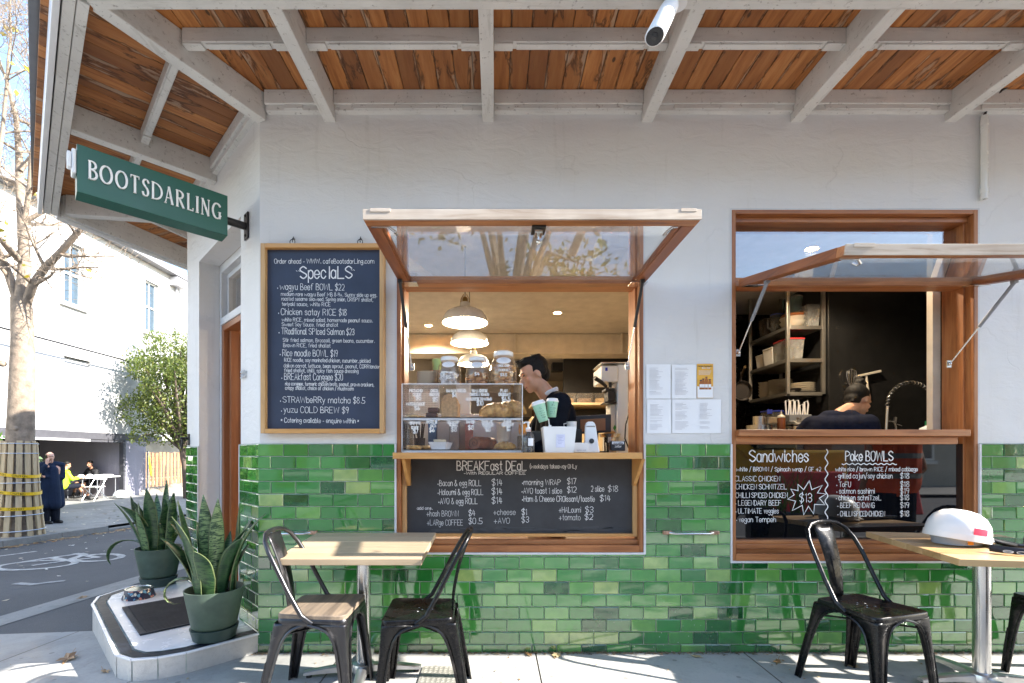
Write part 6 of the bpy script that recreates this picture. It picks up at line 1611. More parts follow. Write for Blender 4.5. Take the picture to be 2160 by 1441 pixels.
m = MB(); m.add([(WX(1470),-.0062,WZ(839.5)),(WX(1503),-.0062,WZ(839.5)),(WX(1503),-.0062,WZ(815.5)),(WX(1486),-.0062,WZ(819)),(WX(1470),-.0062,WZ(815))],[(0,1,2,3,4)]); build('white_panel', m, M_PAPER, o, loc=(0,0,0))
m = MB(); pxwrite(m, 'Natural Kombucha', 1471, 1501, 774, 2.4, 1, D, .0068); build('lettering', m, M_BLACKINK, o, loc=(0,0,0))
m = MB(); pxwrite(m, 'Brew Bar', 1480, 1497, 778, 3, 1.1, D, .0068)
for k in range(4): pxline(m, [(1473,783+k*2.6),(1499-k,783+k*2.6)], .8, D, .0068)
build('lettering', m, M_CHALK, o, loc=(0,0,0))
m = MB(); m.rn = .5
for k, (px, h) in enumerate(((1477.5,19),(1482.5,22),(1489,26),(1496,21))):
    for (a, b_, c) in ((-3.2,3.2,0),):
        x0, x1 = WX(px-3.1), WX(px+3.1); zb_ = WZ(822); zt = WZ(822-h*.75); yy = -.0068-k*.0002
        m.add([(x0,yy,zb_),(x1,yy,zb_),(x1,yy,zt),(WX(px+1.2),yy,WZ(822-h)),(WX(px-1.2),yy,WZ(822-h)),(x0,yy,zt)], [(0,1,2,3,4,5)])
build('bottle_picture', m, pm('amber_print',(.36,.12,.03),.5), o, loc=(0,0,0))
m = MB()
for k, (px, h) in enumerate(((1477.5,19),(1482.5,22),(1489,26),(1496,21))):
    yy = -.0078; m.add([(WX(px-2.9),yy,WZ(818)),(WX(px+2.9),yy,WZ(818)),(WX(px+2.9),yy,WZ(811)),(WX(px-2.9),yy,WZ(811))], [(0,1,2,3)])
build('bottle_label_picture', m, M_PAPER, o, loc=(0,0,0))
m = MB()
for k, (px, h) in enumerate(((1477.5,19),(1482.5,22),(1489,26),(1496,21))): pxline(m, [(px-1.6,822-h),(px+1.6,822-h)], 1.6, D, .0078)
build('bottle_cap_picture', m, pm('navy_print',(.01,.02,.06),.5), o, loc=(0,0,0))
# street number on the chamfer, ring hook on the far pier
o = None; m = MB()
for k in range(3):
    st, W_ = text_strokes('3')
    for s_ in st:
        pts = [(-.325+k*.030+q[0]*.0062, WZ(779)-.022+(q[1]-2)*.0078) for q in s_]
        m.tube([CM @ Vector((p[0]+.0,-.012,p[1])) for p in pts], .0045, 6); m.tube([CM @ Vector((pts[len(pts)//2][0],-.012,pts[len(pts)//2][1])), CM @ Vector((pts[len(pts)//2][0],.001,pts[len(pts)//2][1]))], .003, 5)
m.v = [(v[0],v[1],v[2]) for v in m.v]
o = build('street_number', m, pm('number_grey',(.62,.61,.60),.35,.4), None, smooth=60); tag(o, 'raised metal number 333 on the corner pier by the door', 'number')
m = MB(); m.M = CM; zz = EYE+(HY-925)/F*4.2; xx = -1.76
m.lathe([(.001,0),(.035,0)], c=(0,0,0), n=4); m = MB(); m.M = CM; m.box(xx-.02,xx+.02,-.012,0,zz-.06,zz+.04); m.tube([(xx,-.01,zz),(xx,-.07,zz)], .011, 8); m.tube([(xx+.035*math.cos(a*.45),-.06,zz-.045+.04*math.sin(a*.45)) for a in range(15)], .007, 6)
o = build('wall_ring', m, M_DARK, None, smooth=50); tag(o, 'dark iron ring hook on the far pier of the doorway', 'hook')
# conduit and cable at the upper right
t = thing('cable_conduit', 'white plastic conduit on the wall with a black cable looping from its top', 'conduit', (WX(2069),-.02,WZ(425)))
x = WX(2069); m = MB(); m.tube([(x,-.021,WZ(250)),(x,-.021,WZ(424))], .018, 14); m.tube([(x,-.021,WZ(262)),(x,-.021,WZ(270))], .0215, 14); m.tube([(x,-.021,WZ(402)),(x,-.021,WZ(412))], .0215, 14); build('pipe', m, M_WHITE2, t, smooth=50)
m = MB(); m.tube([(x,-.021,WZ(424)),(x,-.021,WZ(252)),(x+.005,-.021,WZ(244)),(x+.03,-.03,WZ(222)),(x+.08,-.05,WZ(203)),(x+.16,-.07,WZ(190)),(x+.28,-.09,WZ(186)),(x+.50,-.10,WZ(189)),(x+.9,-.05,WZ(200))], .0075, 8); m.box(x+.20,x+.31,-.105,-.075,WZ(191),WZ(184)); build('cable', m, M_BLACK, t, smooth=60)
# security camera under the bearer
t = thing('security_camera', 'white security camera with dark lens face hung from the canopy bearer', 'camera', tuple(P(1405,0,2.12)))
a, b_ = P(1414,12,2.16), P(1381,77,1.98); ax = (b_-a).normalized()
m = MB(); q = ax.to_track_quat('Z','Y').to_matrix().to_4x4(); q.translation = a; m.M = q
L_ = (b_-a).length; rr = [(.001,0),(.024,.001),(.034,.012),(.0375,.04),(.0375,L_-.006),(.034,L_),(.030,L_+.001)]
m.lathe(rr, n=24, sx=1.12, sy=.95); build('housing', m, M_WHITE, t, smooth=40)
m = MB(); m.M = q; m.lathe([(.0325,L_+.0015),(.0325,L_-.002),(.001,L_-.001)], n=24, sx=1.12, sy=.95); m.lathe([(.014,L_+.0),(.014,L_+.004),(.001,L_+.005)], n=16); f = build('lens_face', m, pm('lens_black',(.008,.008,.01),.15), t, smooth=40)
m = MB(); m.tube([a+Vector((0,0,.005)),P(1419,-2,2.17),Vector((P(1425,0,2.2).x,-.80,3.305))], .016, 12); m.lathe([(.04,-.012),(.04,0),(.001,0)], c=(P(1425,0,2.2).x,-.80,3.304), n=18); build('mount', m, M_WHITE, t, smooth=50)

# ------------------------------------------------------------------ corner step, mat, bowl, potted plants
M_STEPT = pm('step_tile', (.66,.66,.68), .25, var=.08, scale=5, spec=.5); M_STEPD = pm('navy_border_tile', (.007,.010,.018), .45, var=.4, scale=9, spec=.2); M_STEPS = concrete('step_side_tile', (.56,.54,.51), .5, .3)
SO = [(-1.478,.0),(-1.748,-.29),(-1.861,-.356),(-1.986,-.38),(-2.118,-.32),(-3.014,.576),(-3.128,.767),(-3.107,1.05),(-2.78,1.297)]
def inset(poly, d):
    out = []
    n = len(poly)
    for i in range(n):
        p = Vector(poly[i]); a = Vector(poly[max(i-1,0)]); b = Vector(poly[min(i+1,n-1)])
        t1 = (p-a).normalized() if i else (b-p).normalized(); t2 = (b-p).normalized() if i < n-1 else t1
        nn = Vector((t1.y,-t1.x))+Vector((t2.y,-t2.x)); nn.normalize(); k = d/max(.5, nn.dot(Vector((t1.y,-t1.x))))
        out.append(tuple(p+nn*k))
    return out
SX = .12
I1, I2, I3 = inset(SO,.018), inset(SO,.075), inset(SO,.085)
if (Vector(I2[5])-Vector((-1.9,.5))).length > (Vector(SO[5])-Vector((-1.9,.5))).length: I1, I2, I3 = inset(SO,-.018), inset(SO,-.075), inset(SO,-.085)
st = thing('corner_step', 'white tiled corner step with a navy border in front of the doorway', 'step', (-2.2,.3,0))
m = MB(); n = len(SO)
for i in range(n-1):
    a, b_ = Vector(SO[i]), Vector(SO[i+1]); ln = (b_-a).length; k = max(1, round(ln/.30)); g = .004/ln
    for j in range(k):
        p, q_ = a.lerp(b_, j/k+g), a.lerp(b_, (j+1)/k-g); m.quad((p.x,p.y,gz(*p)-.05),(q_.x,q_.y,gz(*q_)-.05),(q_.x,q_.y,SX-.012),(p.x,p.y,SX-.012), rn=random.random())
build('riser_tiles', m, M_STEPS, st)
m = MB(); wall_in = [(-2.66,1.42),(-2.23,1.0),(-1.73,.26),(-1.46,.02)]
core = inset(SO, .004 if I1[5] == inset(SO,.018)[5] else -.004)
m.prism([*core, *[(-2.62,1.35),(-1.40,.10)]], SX-.012+.6, 'z', -.6); build('core', m, M_GROUT, st)
m = MB()
for i in range(n-1): m.bar((*SO[i],SX-.006),(*SO[i+1],SX-.006),.020,.012)
build('nosing', m, M_STEPT, st, bevel=.003)
m = MB()
for i in range(n-1): m.quad((*I1[i],SX-.002),(*I1[i+1],SX-.002),(*I2[i+1],SX-.002),(*I2[i],SX-.002), rn=random.random())
build('border_tiles', m, M_STEPD, st)
# white field, cut in slabs parallel to the chamfer
m = MB()
field = [*I3, (-2.72,1.40), (-2.6,1.35), (-2.49,1.04), (-1.73,.28), (-1.478,.01)]
def clip(poly, nx, ny, c):
    out = []
    for i in range(len(poly)):
        p, q_ = poly[i], poly[(i+1) % len(poly)]; a = nx*p[0]+ny*p[1]-c; b_ = nx*q_[0]+ny*q_[1]-c
        if a >= 0: out.append(p)
        if a*b_ < 0: t_ = a/(a-b_); out.append((p[0]+(q_[0]-p[0])*t_, p[1]+(q_[1]-p[1])*t_))
    return out
cuts = [-9,1.38,1.98,2.58,3.18,3.78,9]
for i in range(len(cuts)-1):
    pl = clip(clip(field,-.7071,.7071,cuts[i]+.0015),.7071,-.7071,-cuts[i+1]+.0015)
    if len(pl) > 2: m.add([(p[0],p[1],SX) for p in pl], [tuple(range(len(pl)))], rn=random.random())
build('top_tiles', m, M_STEPT, st)
m = MB(); T_ = Matrix.Translation((-2.29,.36,SX+.0005)) @ Matrix.Rotation(R(-45),4,'Z')   # x along the chamfer line
m.M = T_; m.box(-.37,.37,-.22,.22,0,.006)
for k in range(26): m.box(-.335+k*.0262,-.320+k*.0262,-.185,.185,.0062,.0115)
for a in ((-.37,.37,-.22,-.19),(-.37,.37,.19,.22)): m.box(*a,.0061,.011)
for a in ((-.37,-.345,-.189,.189),(.345,.37,-.189,.189)): m.box(*a,.0061,.011)
o = build('door_mat', m, pm('mat_rubber',(.022,.023,.027),.75,var=.3), None, bevel=.0015); tag(o, 'black ribbed rubber mat on the white corner step', 'door mat')
def bowl_mat():
    m, nt, b = _new('terrazzo_print'); mp = coords(nt)
    vo = N(nt,'ShaderNodeTexVoronoi'); vo.inputs['Scale'].default_value = 46; L(nt, mp.outputs[0], vo.inputs['Vector'])
    sp = N(nt,'ShaderNodeSeparateColor'); L(nt, vo.outputs['Color'], sp.inputs[0])
    c = ramp(nt, sp.outputs[0], [(0,(.012,.018,.05)),(.42,(.012,.018,.05)),(.43,(.55,.22,.15)),(.6,(.55,.22,.15)),(.61,(.12,.30,.42)),(.78,(.12,.30,.42)),(.79,(.70,.62,.50)),(1,(.70,.62,.50))])
    for e in c.node.color_ramp.elements: pass
    c.node.color_ramp.interpolation = 'CONSTANT'
    vd = N(nt,'ShaderNodeTexVoronoi', feature='DISTANCE_TO_EDGE'); vd.inputs['Scale'].default_value = 46; L(nt, mp.outputs[0], vd.inputs['Vector'])
    c = mix(nt, ramp(nt, vd.outputs[0], [(.05,(1,1,1)),(.09,(0,0,0))]), c, (.012,.018,.05))
    L(nt, c, b.inputs['Base Color']); b.inputs['Roughness'].default_value = .4; return m
t = thing('pet_bowl', 'steel pet bowl in a navy holder with coloured triangles on the step', 'bowl', (-2.79,.74,SX+.0005))
m = MB(); m.lathe([(.108,.0),(.110,.004),(.088,.068),(.082,.070),(.080,.064)], n=40); build('holder', m, bowl_mat(), t, smooth=50, loc=(0,0,0))
m = MB(); m.lathe([(.091,.0705),(.092,.074),(.080,.074),(.070,.02),(.001,.016)], n=40); build('steel_bowl', m, M_STEEL, t, smooth=50, loc=(0,0,0))
def snake_mat(name):
    m, nt, b = _new(name); rr = rnd(nt); tc = N(nt,'ShaderNodeTexCoord')
    mp = N(nt,'ShaderNodeMapping'); mp.inputs['Scale'].default_value = (1,1,3.2); L(nt, tc.outputs['Object'], mp.inputs['Vector'])
    s = noise(nt, mp.outputs[0], 17, 5, .65, 1.2)
    base = ramp(nt, rr, [(0,(.03,.085,.03)),(.5,(.09,.17,.055)),(1,(.20,.28,.12))])
    c = mix(nt, ramp(nt, s, [(.46,(0,0,0)),(.56,(1,1,1))]), base, (.012,.045,.020))
    L(nt, c, b.inputs['Base Color']); b.inputs['Roughness'].default_value = .38; return m
M_SNAKE = snake_mat('snake_leaf'); M_SNAKEY = pm('leaf_margin', (.12,.155,.065), .45, var=.2, scale=20); M_POT = pm('green_pot', (.075,.115,.085), .55, var=.35, scale=4, bmp=.2, bscale=60); M_SOIL = pm('soil', (.03,.02,.013), .95, bmp=.8, bscale=120, var=.4)
def leaf(m, base, L_, w, lean, az, curl, bend=0.0, rn=.5):
    n = 12; ca, sa = math.cos(az), math.sin(az); rows = []; p = Vector(base); pitch = R(90)-lean; sd0 = Vector((-sa,ca,0)); tw = random.uniform(-.5,.5)
    for i in range(n+1):
        f = i/n; d = Vector((ca*math.cos(pitch), sa*math.cos(pitch), math.sin(pitch)))
        wd = w*min(1, .55+f*1.5)*(1 if f < .6 else max(.02, 1-((f-.6)/.4)**1.7))
        nrm = sd0.cross(d); q = Matrix.Rotation(tw*f, 3, d); sd = q @ sd0; nr = q @ nrm
        rows.append([p-sd*wd*.5-nr*curl*wd*.3, p-sd*wd*.445-nr*curl*wd*.18, p, p+sd*wd*.445-nr*curl*wd*.18, p+sd*wd*.5-nr*curl*wd*.3])
        p = p+d*L_/n; pitch -= bend/n*(1+2*f)
    b = [v for r_ in rows for v in r_]
    for i in range(n):
        for j in range(4):
            m.add([rows[i][j],rows[i][j+1],rows[i+1][j+1],rows[i+1][j]], [(0,1,2,3)], rn=rn, mi=1 if j in (0,3) else 0)
def snake_plant(label, c, sc, seed, specs, n):
    random.seed(seed)
    t = thing('potted_plant', label, 'potted plant', c, 'snake plants on the corner step')
    m = MB(); k = sc; m.lathe([(.115*k,.075*k),(.128*k,.085*k),(.168*k,.305*k),(.170*k,.315*k),(.163*k,.316*k),(.155*k,.27*k),(.001,.268*k)], n=40); po = build('pot', m, M_POT, t, smooth=45, loc=(0,0,0))
    m = MB(); m.lathe([(.112*k,.001),(.120*k,.004),(.136*k,.068*k),(.138*k,.074*k),(.10*k,.075*k)], n=40); build('saucer', m, pm('dark_saucer',(.035,.06,.05),.5), t, smooth=45, loc=(0,0,0))
    m = MB(); m.lathe([(.154*k,.272*k),(.10*k,.280*k),(.001,.284*k)], n=24); build('soil', m, M_SOIL, t, smooth=60, loc=(0,0,0))
    def one(b, L_, w, lean, az, curl, bend, rn):
        m = MB(); leaf(m, b, L_, w, lean, az, curl, bend, rn); build('leaf', m, [M_SNAKE,M_SNAKEY], t, smooth=70, loc=(0,0,0), solid=.0025, weld=True)
    for (a, L_, w, lean, bend, rn) in specs: one((.05*math.cos(a),.05*math.sin(a),.27*k), L_, w, lean, a, .5, bend, rn)
    for i in range(n):
        a = i*2.4+random.uniform(-.4,.4); r_ = .12*k*math.sqrt((i+.5)/n)
        one((r_*math.cos(a),r_*math.sin(a),.27*k), random.uniform(.26,.60), random.uniform(.055,.105), R(random.uniform(1,22)), a, random.uniform(.2,.9), random.uniform(-.25,.45), random.random())
    random.seed(seed+1)
    return t
snake_plant('large snake plant in a green pot at the front of the corner step', (-1.715,-.075,SX+.001), .96, 11, [(math.pi*1.12,.42,.05,R(18),2.6,.9),(-.9,.60,.085,R(5),.05,1.0),(-1.7,.62,.09,R(4),.0,.9),(3.5,.50,.07,R(14),.2,.2)], 17)
snake_plant('snake plant in a dark green pot at the far end of the corner step', (-2.89,1.10,SX+.001), 1.02, 23, [(math.pi*1.05,.52,.05,R(40),1.7,.4),(math.pi*1.02,.50,.06,R(26),.2,.3),(1.4,.62,.06,R(3),0,.7)], 16)
random.seed(5)

# ------------------------------------------------------------------ cafe chairs
def chair(label, metal, seatmat=None, group=None):
    t = thing('cafe_chair', label, 'chair', (0,0,0), group, 0, True)
    # seat pan
    def ring(s, z):
        pts = []
        for (cx, cy, a0) in ((.150,.145,0),(-.150,.145,90),(-.128,-.130,180),(.128,-.130,270)):
            for k in range(5):
                a = R(a0+k*22.5); r_ = .034+s
                pts.append((cx+r_*math.cos(a), cy+r_*math.sin(a), z))
        return pts
    rs = [ring(-.004,.418),ring(.0,.424),ring(.0,.446),ring(-.004,.4515),ring(-.016,.4515),ring(-.034,.446)]
    n = len(rs[0]); m = MB(); vs = [p for r_ in rs for p in r_]; fs = []
    for i in range(len(rs)-1):
        for j in range(n): fs.append((i*n+j,i*n+(j+1)%n,(i+1)*n+(j+1)%n,(i+1)*n+j))
    m.add(vs+[(0,0,.443)], fs+[((len(rs)-1)*n+j,(len(rs)-1)*n+(j+1)%n,len(rs)*n) for j in range(n)])
    if not seatmat:
        build('seat', m, metal, t, smooth=50, loc=(0,0,0))
    else:
        build('seat_pan', m, metal, t, smooth=50, loc=(0,0,0)); m = MB(); r0, r1, r2 = ring(-.002,.4525), ring(-.002,.468), ring(-.007,.473); vs = r0+r1+r2
        m.add(vs, [tuple(reversed(range(n))),tuple(range(2*n,3*n))]+[(i*n+j,i*n+(j+1)%n,(i+1)*n+(j+1)%n,(i+1)*n+j) for i in (0,1) for j in range(n)]); build('seat', m, seatmat, t, smooth=30, loc=(0,0,0))
    # four folded sheet legs whose arched flanges meet under the seat
    prof = [(.428,.999),(.415,.72),(.400,.54),(.380,.43),(.350,.345),(.30,.285),(.22,.235),(.12,.20),(.0,.165)]
    for sx in (1,-1):
        for sy in (1,-1):
            m = MB(); vs = []; hx, hy = (.182 if sy > 0 else .160), .178; ed1, ed2 = [], []
            bx, by = sx*.205, (.205 if sy > 0 else -.245)
            for (z, w) in prof:
                f = 1-z/.428; cx = sx*hx+(bx-sx*hx)*f; cy = sy*hy*.99+(by-sy*hy*.99)*f; c = .016*(1-.5*f)
                wx, wy = hx*w, hy*w
                p1 = Vector((cx-sx*wx,cy,z)); p2 = Vector((cx-sx*c,cy,z)); pc = Vector((cx-sx*c*.3,cy-sy*c*.3,z)); p3 = Vector((cx,cy-sy*c,z)); p4 = Vector((cx,cy-sy*wy,z))
                vs += [p1,p2,pc,p3,p4]; ed1.append(p1); ed2.append(p4)
            m.add(vs, [(5*i+j,5*i+j+1,5*i+5+j+1,5*i+5+j) for i in range(len(prof)-1) for j in range(4)])
            m.tube(ed1, .0055, 6); m.tube(ed2, .0055, 6)
            a, b_ = Vector(vs[2]), Vector(vs[-3]); q_ = a.lerp(b_,.45)
            m.tube([a.lerp(b_,.42),a.lerp(b_,.7),b_], [.004,.007,.006], 6)
            build('leg', m, metal, t, smooth=40, loc=(0,0,0), solid=.003)
    m = MB(); m.bar((.165,.16,.36),(-.165,-.17,.36),.022,.004); m.bar((-.165,.16,.364),(.165,-.17,.364),.022,.004); build('cross_brace', m, metal, t, loc=(0,0,0))
    # hoop and splat
    hp = [(.172,.015,.432),(.176,-.035,.47),(.178,-.095,.58),(.176,-.150,.69),(.166,-.192,.765),(.142,-.222,.815),(.10,-.240,.842),(.05,-.247,.852)]
    pts = hp+[(0,-.249,.854)]+[(-x,y,z) for x,y,z in reversed(hp)]
    m = MB(); m.tube(pts, .0115, 10); build('back_hoop', m, metal, t, smooth=60, loc=(0,0,0))
    m = MB(); rows = []
    for i in range(11):
        f = i/10; w = .040+.030*f; y = -.150-.093*f+.018*math.sin(f*math.pi); z = .440+.400*f
        rows.append([(-w,y-.006,z),(-w*.88,y,z),(-w*.45,y+.002,z),(-w*.36,y+.007*(.15<f<.9),z),(0,y+.008*(.15<f<.9),z),(w*.36,y+.007*(.15<f<.9),z),(w*.45,y+.002,z),(w*.88,y,z),(w,y-.006,z)])
    m.add([v for r_ in rows for v in r_], [(9*i+j,9*i+j+1,9*i+10+j,9*i+9+j) for i in range(10) for j in range(8)]); build('back_splat', m, metal, t, smooth=40, loc=(0,0,0), solid=.002)
    if not seatmat:
        m = MB()
        for x, y in ((-.03,.02),(.03,.02),(0,0),(-.03,-.03),(.03,-.03),(0,-.05)): m.lathe([(.004,.4445),(.001,.4446)], c=(x,y,0), n=8)
        build('drain_holes', m, M_PAPER, t, loc=(0,0,0))
    return t
M_SEATW = wood('worn_seat_board', (.10,.075,.055), (.20,.155,.115), (.36,.27,.18), 'x', 6, .6, .3)
c1 = chair('gunmetal chair with a worn timber seat at the plank table', M_GUNMETAL, M_SEATW); c1.location = (-.885,-.55,0); c1.rotation_euler = (0,0,R(-90))
c2 = chair('black metal chair at the plank table, opposite the timber seated chair', M_BLACKMETAL); c2.location = (-.372,-.55,0); c2.rotation_euler = (0,0,R(93))
c3 = dup(c2, (1.945,-.49,0), R(197), 'black metal chair facing the street in front of the kitchen window menu')
c4 = dup(c2, (3.13,-.43,0), R(97), 'black metal chair beyond the hard hat table, partly out of frame')

# ------------------------------------------------------------------ tables
M_PLANK = wood('washed_plank', (.17,.115,.07), (.37,.265,.165), (.50,.39,.26), 'x', 5, .55, .5, board=True)
M_OAK = wood('table_oak', (.28,.15,.055), (.46,.28,.12), (.58,.38,.19), 'x', 6, .38, .2, board=True)
def table(label, w, dep, z, mat, loc, rz, tilt, nb):
    t = thing('cafe_table', label, 'table', loc, None, rz, True)
    m = MB(); T_ = Matrix.Translation((0,0,z)) @ Matrix.Rotation(tilt,4,'X'); m.M = T_
    for k in range(nb): m.box(-w/2,w/2,-dep/2+dep*k/nb+.0016,-dep/2+dep*(k+1)/nb-.0016,-.034,0,rn=random.random())
    build('table_top', m, mat, t, bevel=.003, loc=(0,0,0))
    m = MB(); m.lathe([(.037,.072),(.037,z-.052)], n=28); build('column', m, M_STEEL, t, smooth=40, loc=(0,0,0))
    m = MB(); m.M = T_; m.box(-.13,.13,-.13,.13,-.0405,-.0345); m.M = None; m.lathe([(.036,z-.055),(.05,z-.05),(.05,z-.042)], n=20); build('top_plate', m, M_DARK, t, loc=(0,0,0))
    m = MB(); m.lathe([(.062,.022),(.066,.04),(.058,.068),(.040,.078),(.001,.079)], n=24); build('hub', m, M_ALU, t, smooth=40, loc=(0,0,0))
    for k in range(4):
        m = MB(); a = math.pi/2*k+R(7); q = Matrix.Rotation(a,4,'Z'); m.M = q; pts = []
        for i in range(9):
            f = i/8; x = .05+f*.27; zt = .066-.030*f**1.6; w_ = .030-.008*f; h = .040-.022*f; pts.append((x,w_,zt,h))
        vs = []
        for (x,w_,zt,h) in pts: vs += [(x,-w_,zt-h),(x,w_,zt-h),(x,w_*.9,zt-.006),(x,w_*.55,zt),(x,-w_*.55,zt),(x,-w_*.9,zt-.006)]
        m.add(vs, [(6*i+j,6*i+(j+1)%6,6*i+6+(j+1)%6,6*i+6+j) for i in range(8) for j in range(6)]+[tuple(range(5,-1,-1)),tuple(48+j for j in range(6))])
        lg = build('foot', m, M_ALU, t, smooth=40, loc=(0,0,0))
        m = MB(); m.M = q; m.lathe([(.015,.0005),(.015,.016),(.001,.017)], c=(.295,0,0), n=12); build('glide', m, M_RUBBER, lg, loc=(0,0,0))
    return t
table('square pale plank table between two metal chairs under the serving window', .74, .575, .731, M_PLANK, (-.741,-.305,0), 0, R(4.0), 5)
t2 = table('oak table with a hard hat and tablet on it', .72, .72, .750, M_OAK, (2.60,-.435,0), R(-9), R(1.2), 6)
# ------------------------------------------------------------------ things on the right table
HX, HYY, HZ = 2.50, -.40, .752
t = thing('hard_hat', 'white hard hat with a pink sticker on the oak table', 'hard hat', (HX,HYY,HZ))
q = Matrix.Translation((0,0,.030)) @ Matrix.Rotation(R(9),4,'Y')
m = MB(); m.M = q; m.lathe([(.138,.018),(.141,.020),(.139,.050),(.131,.085),(.110,.120),(.075,.145),(.035,.155),(.001,.157)], n=36, sx=1.04, sy=.86, open=True); m.lathe([(.1375,.018),(.136,.05),(.127,.085),(.106,.117),(.07,.141),(.001,.153)], n=36, sx=1.04, sy=.86, open=True)
m.tube([(.141*1.04*math.cos(a),.141*.86*math.sin(a),.018) for a in [2*math.pi*k/36 for k in range(36)]], .004, 6, closed=True)
sh = build('shell', m, M_WHITE, t, smooth=50, loc=(0,0,0))
m = MB(); m.M = q; vs = []
for k in range(13):
    a = R(-62+k*124/12); vs += [(.146*math.cos(a)*1.0,.121*math.sin(a)*1.02,.020),((.146+.045*math.cos(a*1.4)**2)*math.cos(a),.121*math.sin(a)*1.05,.010)]
m.add(vs, [(2*k,2*k+1,2*k+3,2*k+2) for k in range(12)]); build('peak', m, M_WHITE, t, smooth=60, loc=(0,0,0), solid=.004)
m = MB(); m.M = q; m.lathe([(.139,-.004),(.1405,.030),(.1435,.030),(.1445,-.002)], n=36, sx=1.05, sy=.87, open=True); m.f = [f for i, f in enumerate(m.f)]; build('rim_band', m, M_WHITE, t, smooth=50, loc=(0,0,0))
m = MB(); m.lathe([(.100,.003),(.104,.003),(.112,.045),(.108,.045)], n=32, sx=1.05, sy=.86, open=True); build('harness', m, pm('harness_grey',(.34,.36,.40),.5), t, smooth=50, loc=(0,0,0))
m = MB(); m.box(-.030,-.004,-.098,-.088,.010,.038); build('buckle', m, pm('orange_clip',(.85,.28,.02),.4), t, bevel=.003, loc=(0,0,0))
def hat(u, v, l):
    a = u/.13; zz = v; r_ = .1405+.0006+l-.10*max(0,zz-.05)**1.0*1.0-.8*max(0,zz-.06)**2; return q @ Vector((1.04*r_*math.sin(a), -.86*r_*math.cos(a), zz))
m = MB()
vs = [hat(u, v, .001) for u in (-.030,-.008,.014,.036) for v in (.034,.050,.068)]; m.add(vs, [(3*i+j,3*i+3+j,3*i+4+j,3*i+1+j) for i in range(3) for j in range(2)]); build('sticker', m, pm('pink_sticker',(.72,.04,.10),.5,var=.15,scale=60), t, smooth=60, loc=(0,0,0))
t = thing('tablet_computer', 'dark tablet with a black folded strap lying on the oak table', 'tablet', (2.80,-.52,.753))
m = MB(); T_ = Matrix.Translation((2.80,-.545,.776)) @ Matrix.Rotation(R(-14),4,'Z') @ Matrix.Rotation(R(2),4,'Y'); m.M = T_; m.box(-.185,.185,-.125,.125,-.009,.009); build('tablet_body', m, pm('tablet_black',(.012,.013,.018),.25), t, bevel=.006)
m = MB(); m.M = T_; m.box(-.165,.165,-.105,.105,.0092,.0098); build('screen', m, pm('screen_glass',(.02,.022,.026),.08), t)
m = MB(); m.M = T_; m.box(-.07,-.035,-.06,.02,.0099,.032); m.box(-.02,.15,-.03,.05,.0099,.018); build('clip', m, M_BLACK, t, bevel=.004)
m = MB(); m.M = T_; m.box(-.15,.15,-.10,.10,-.0225,-.0095); build('case_back', m, M_BLACK, t, bevel=.004)
t = thing('lanyard_strap', 'dark strap with white script lettering curled on the oak table edge', 'strap', (2.70,-.70,.748))
arc = [(2.47+.0,-.60),(2.50,-.655),(2.56,-.70),(2.64,-.725),(2.72,-.728),(2.80,-.715),(2.88,-.685)]
arc = [tuple(p) for p in _smooth(arc, 5)]
def zt(y): return .750+.012+ (y+.435)*.021+.0035
m = MB(); vs = []
for (x, y) in arc: vs += [(x,y,zt(y)-.010),(x,y+.003,zt(y)+.024)]
m.add(vs, [(2*i,2*i+2,2*i+3,2*i+1) for i in range(len(arc)-1)]); build('strap', m, pm('strap_navy',(.012,.014,.025),.7), t, smooth=60, solid=.003)
def onarc(u, v, l):
    i = min(int(u), len(arc)-2); f = u-i; x = arc[i][0]+(arc[i+1][0]-arc[i][0])*f; y = arc[i][1]+(arc[i+1][1]-arc[i][1])*f
    return Vector((x, y-.0026-l+v*.08, zt(y)-.006+v))
m = MB(); st_, W_ = text_strokes('echico')
for s_ in st_:
    k = (16.0)/W_; ribbon(m, [(4+p[0]*k, (p[1]-2)*.0030) for p in s_], .0, onarc) if False else m.tube([onarc(4+p[0]*k, (p[1]-2)*.0030, .0012) for p in s_], .0016, 5)
build('lettering', m, M_CHALK, t)
m = MB(); m.box(-.42,-.17,-.62,-.22,.0005,.007)
for i in range(9):
    for j in range(14): m.bar((-.405+i*.028,-.605+j*.028,.0075),(-.390+i*.028,-.590+j*.028,.0075),.004,.0025)
o = build('pit_cover', m, pm('checker_plate',(.34,.33,.30),.5,.5,var=.2,scale=20), None); tag(o, 'small checker plate pit cover in the pavement by the plank table', 'pit cover')
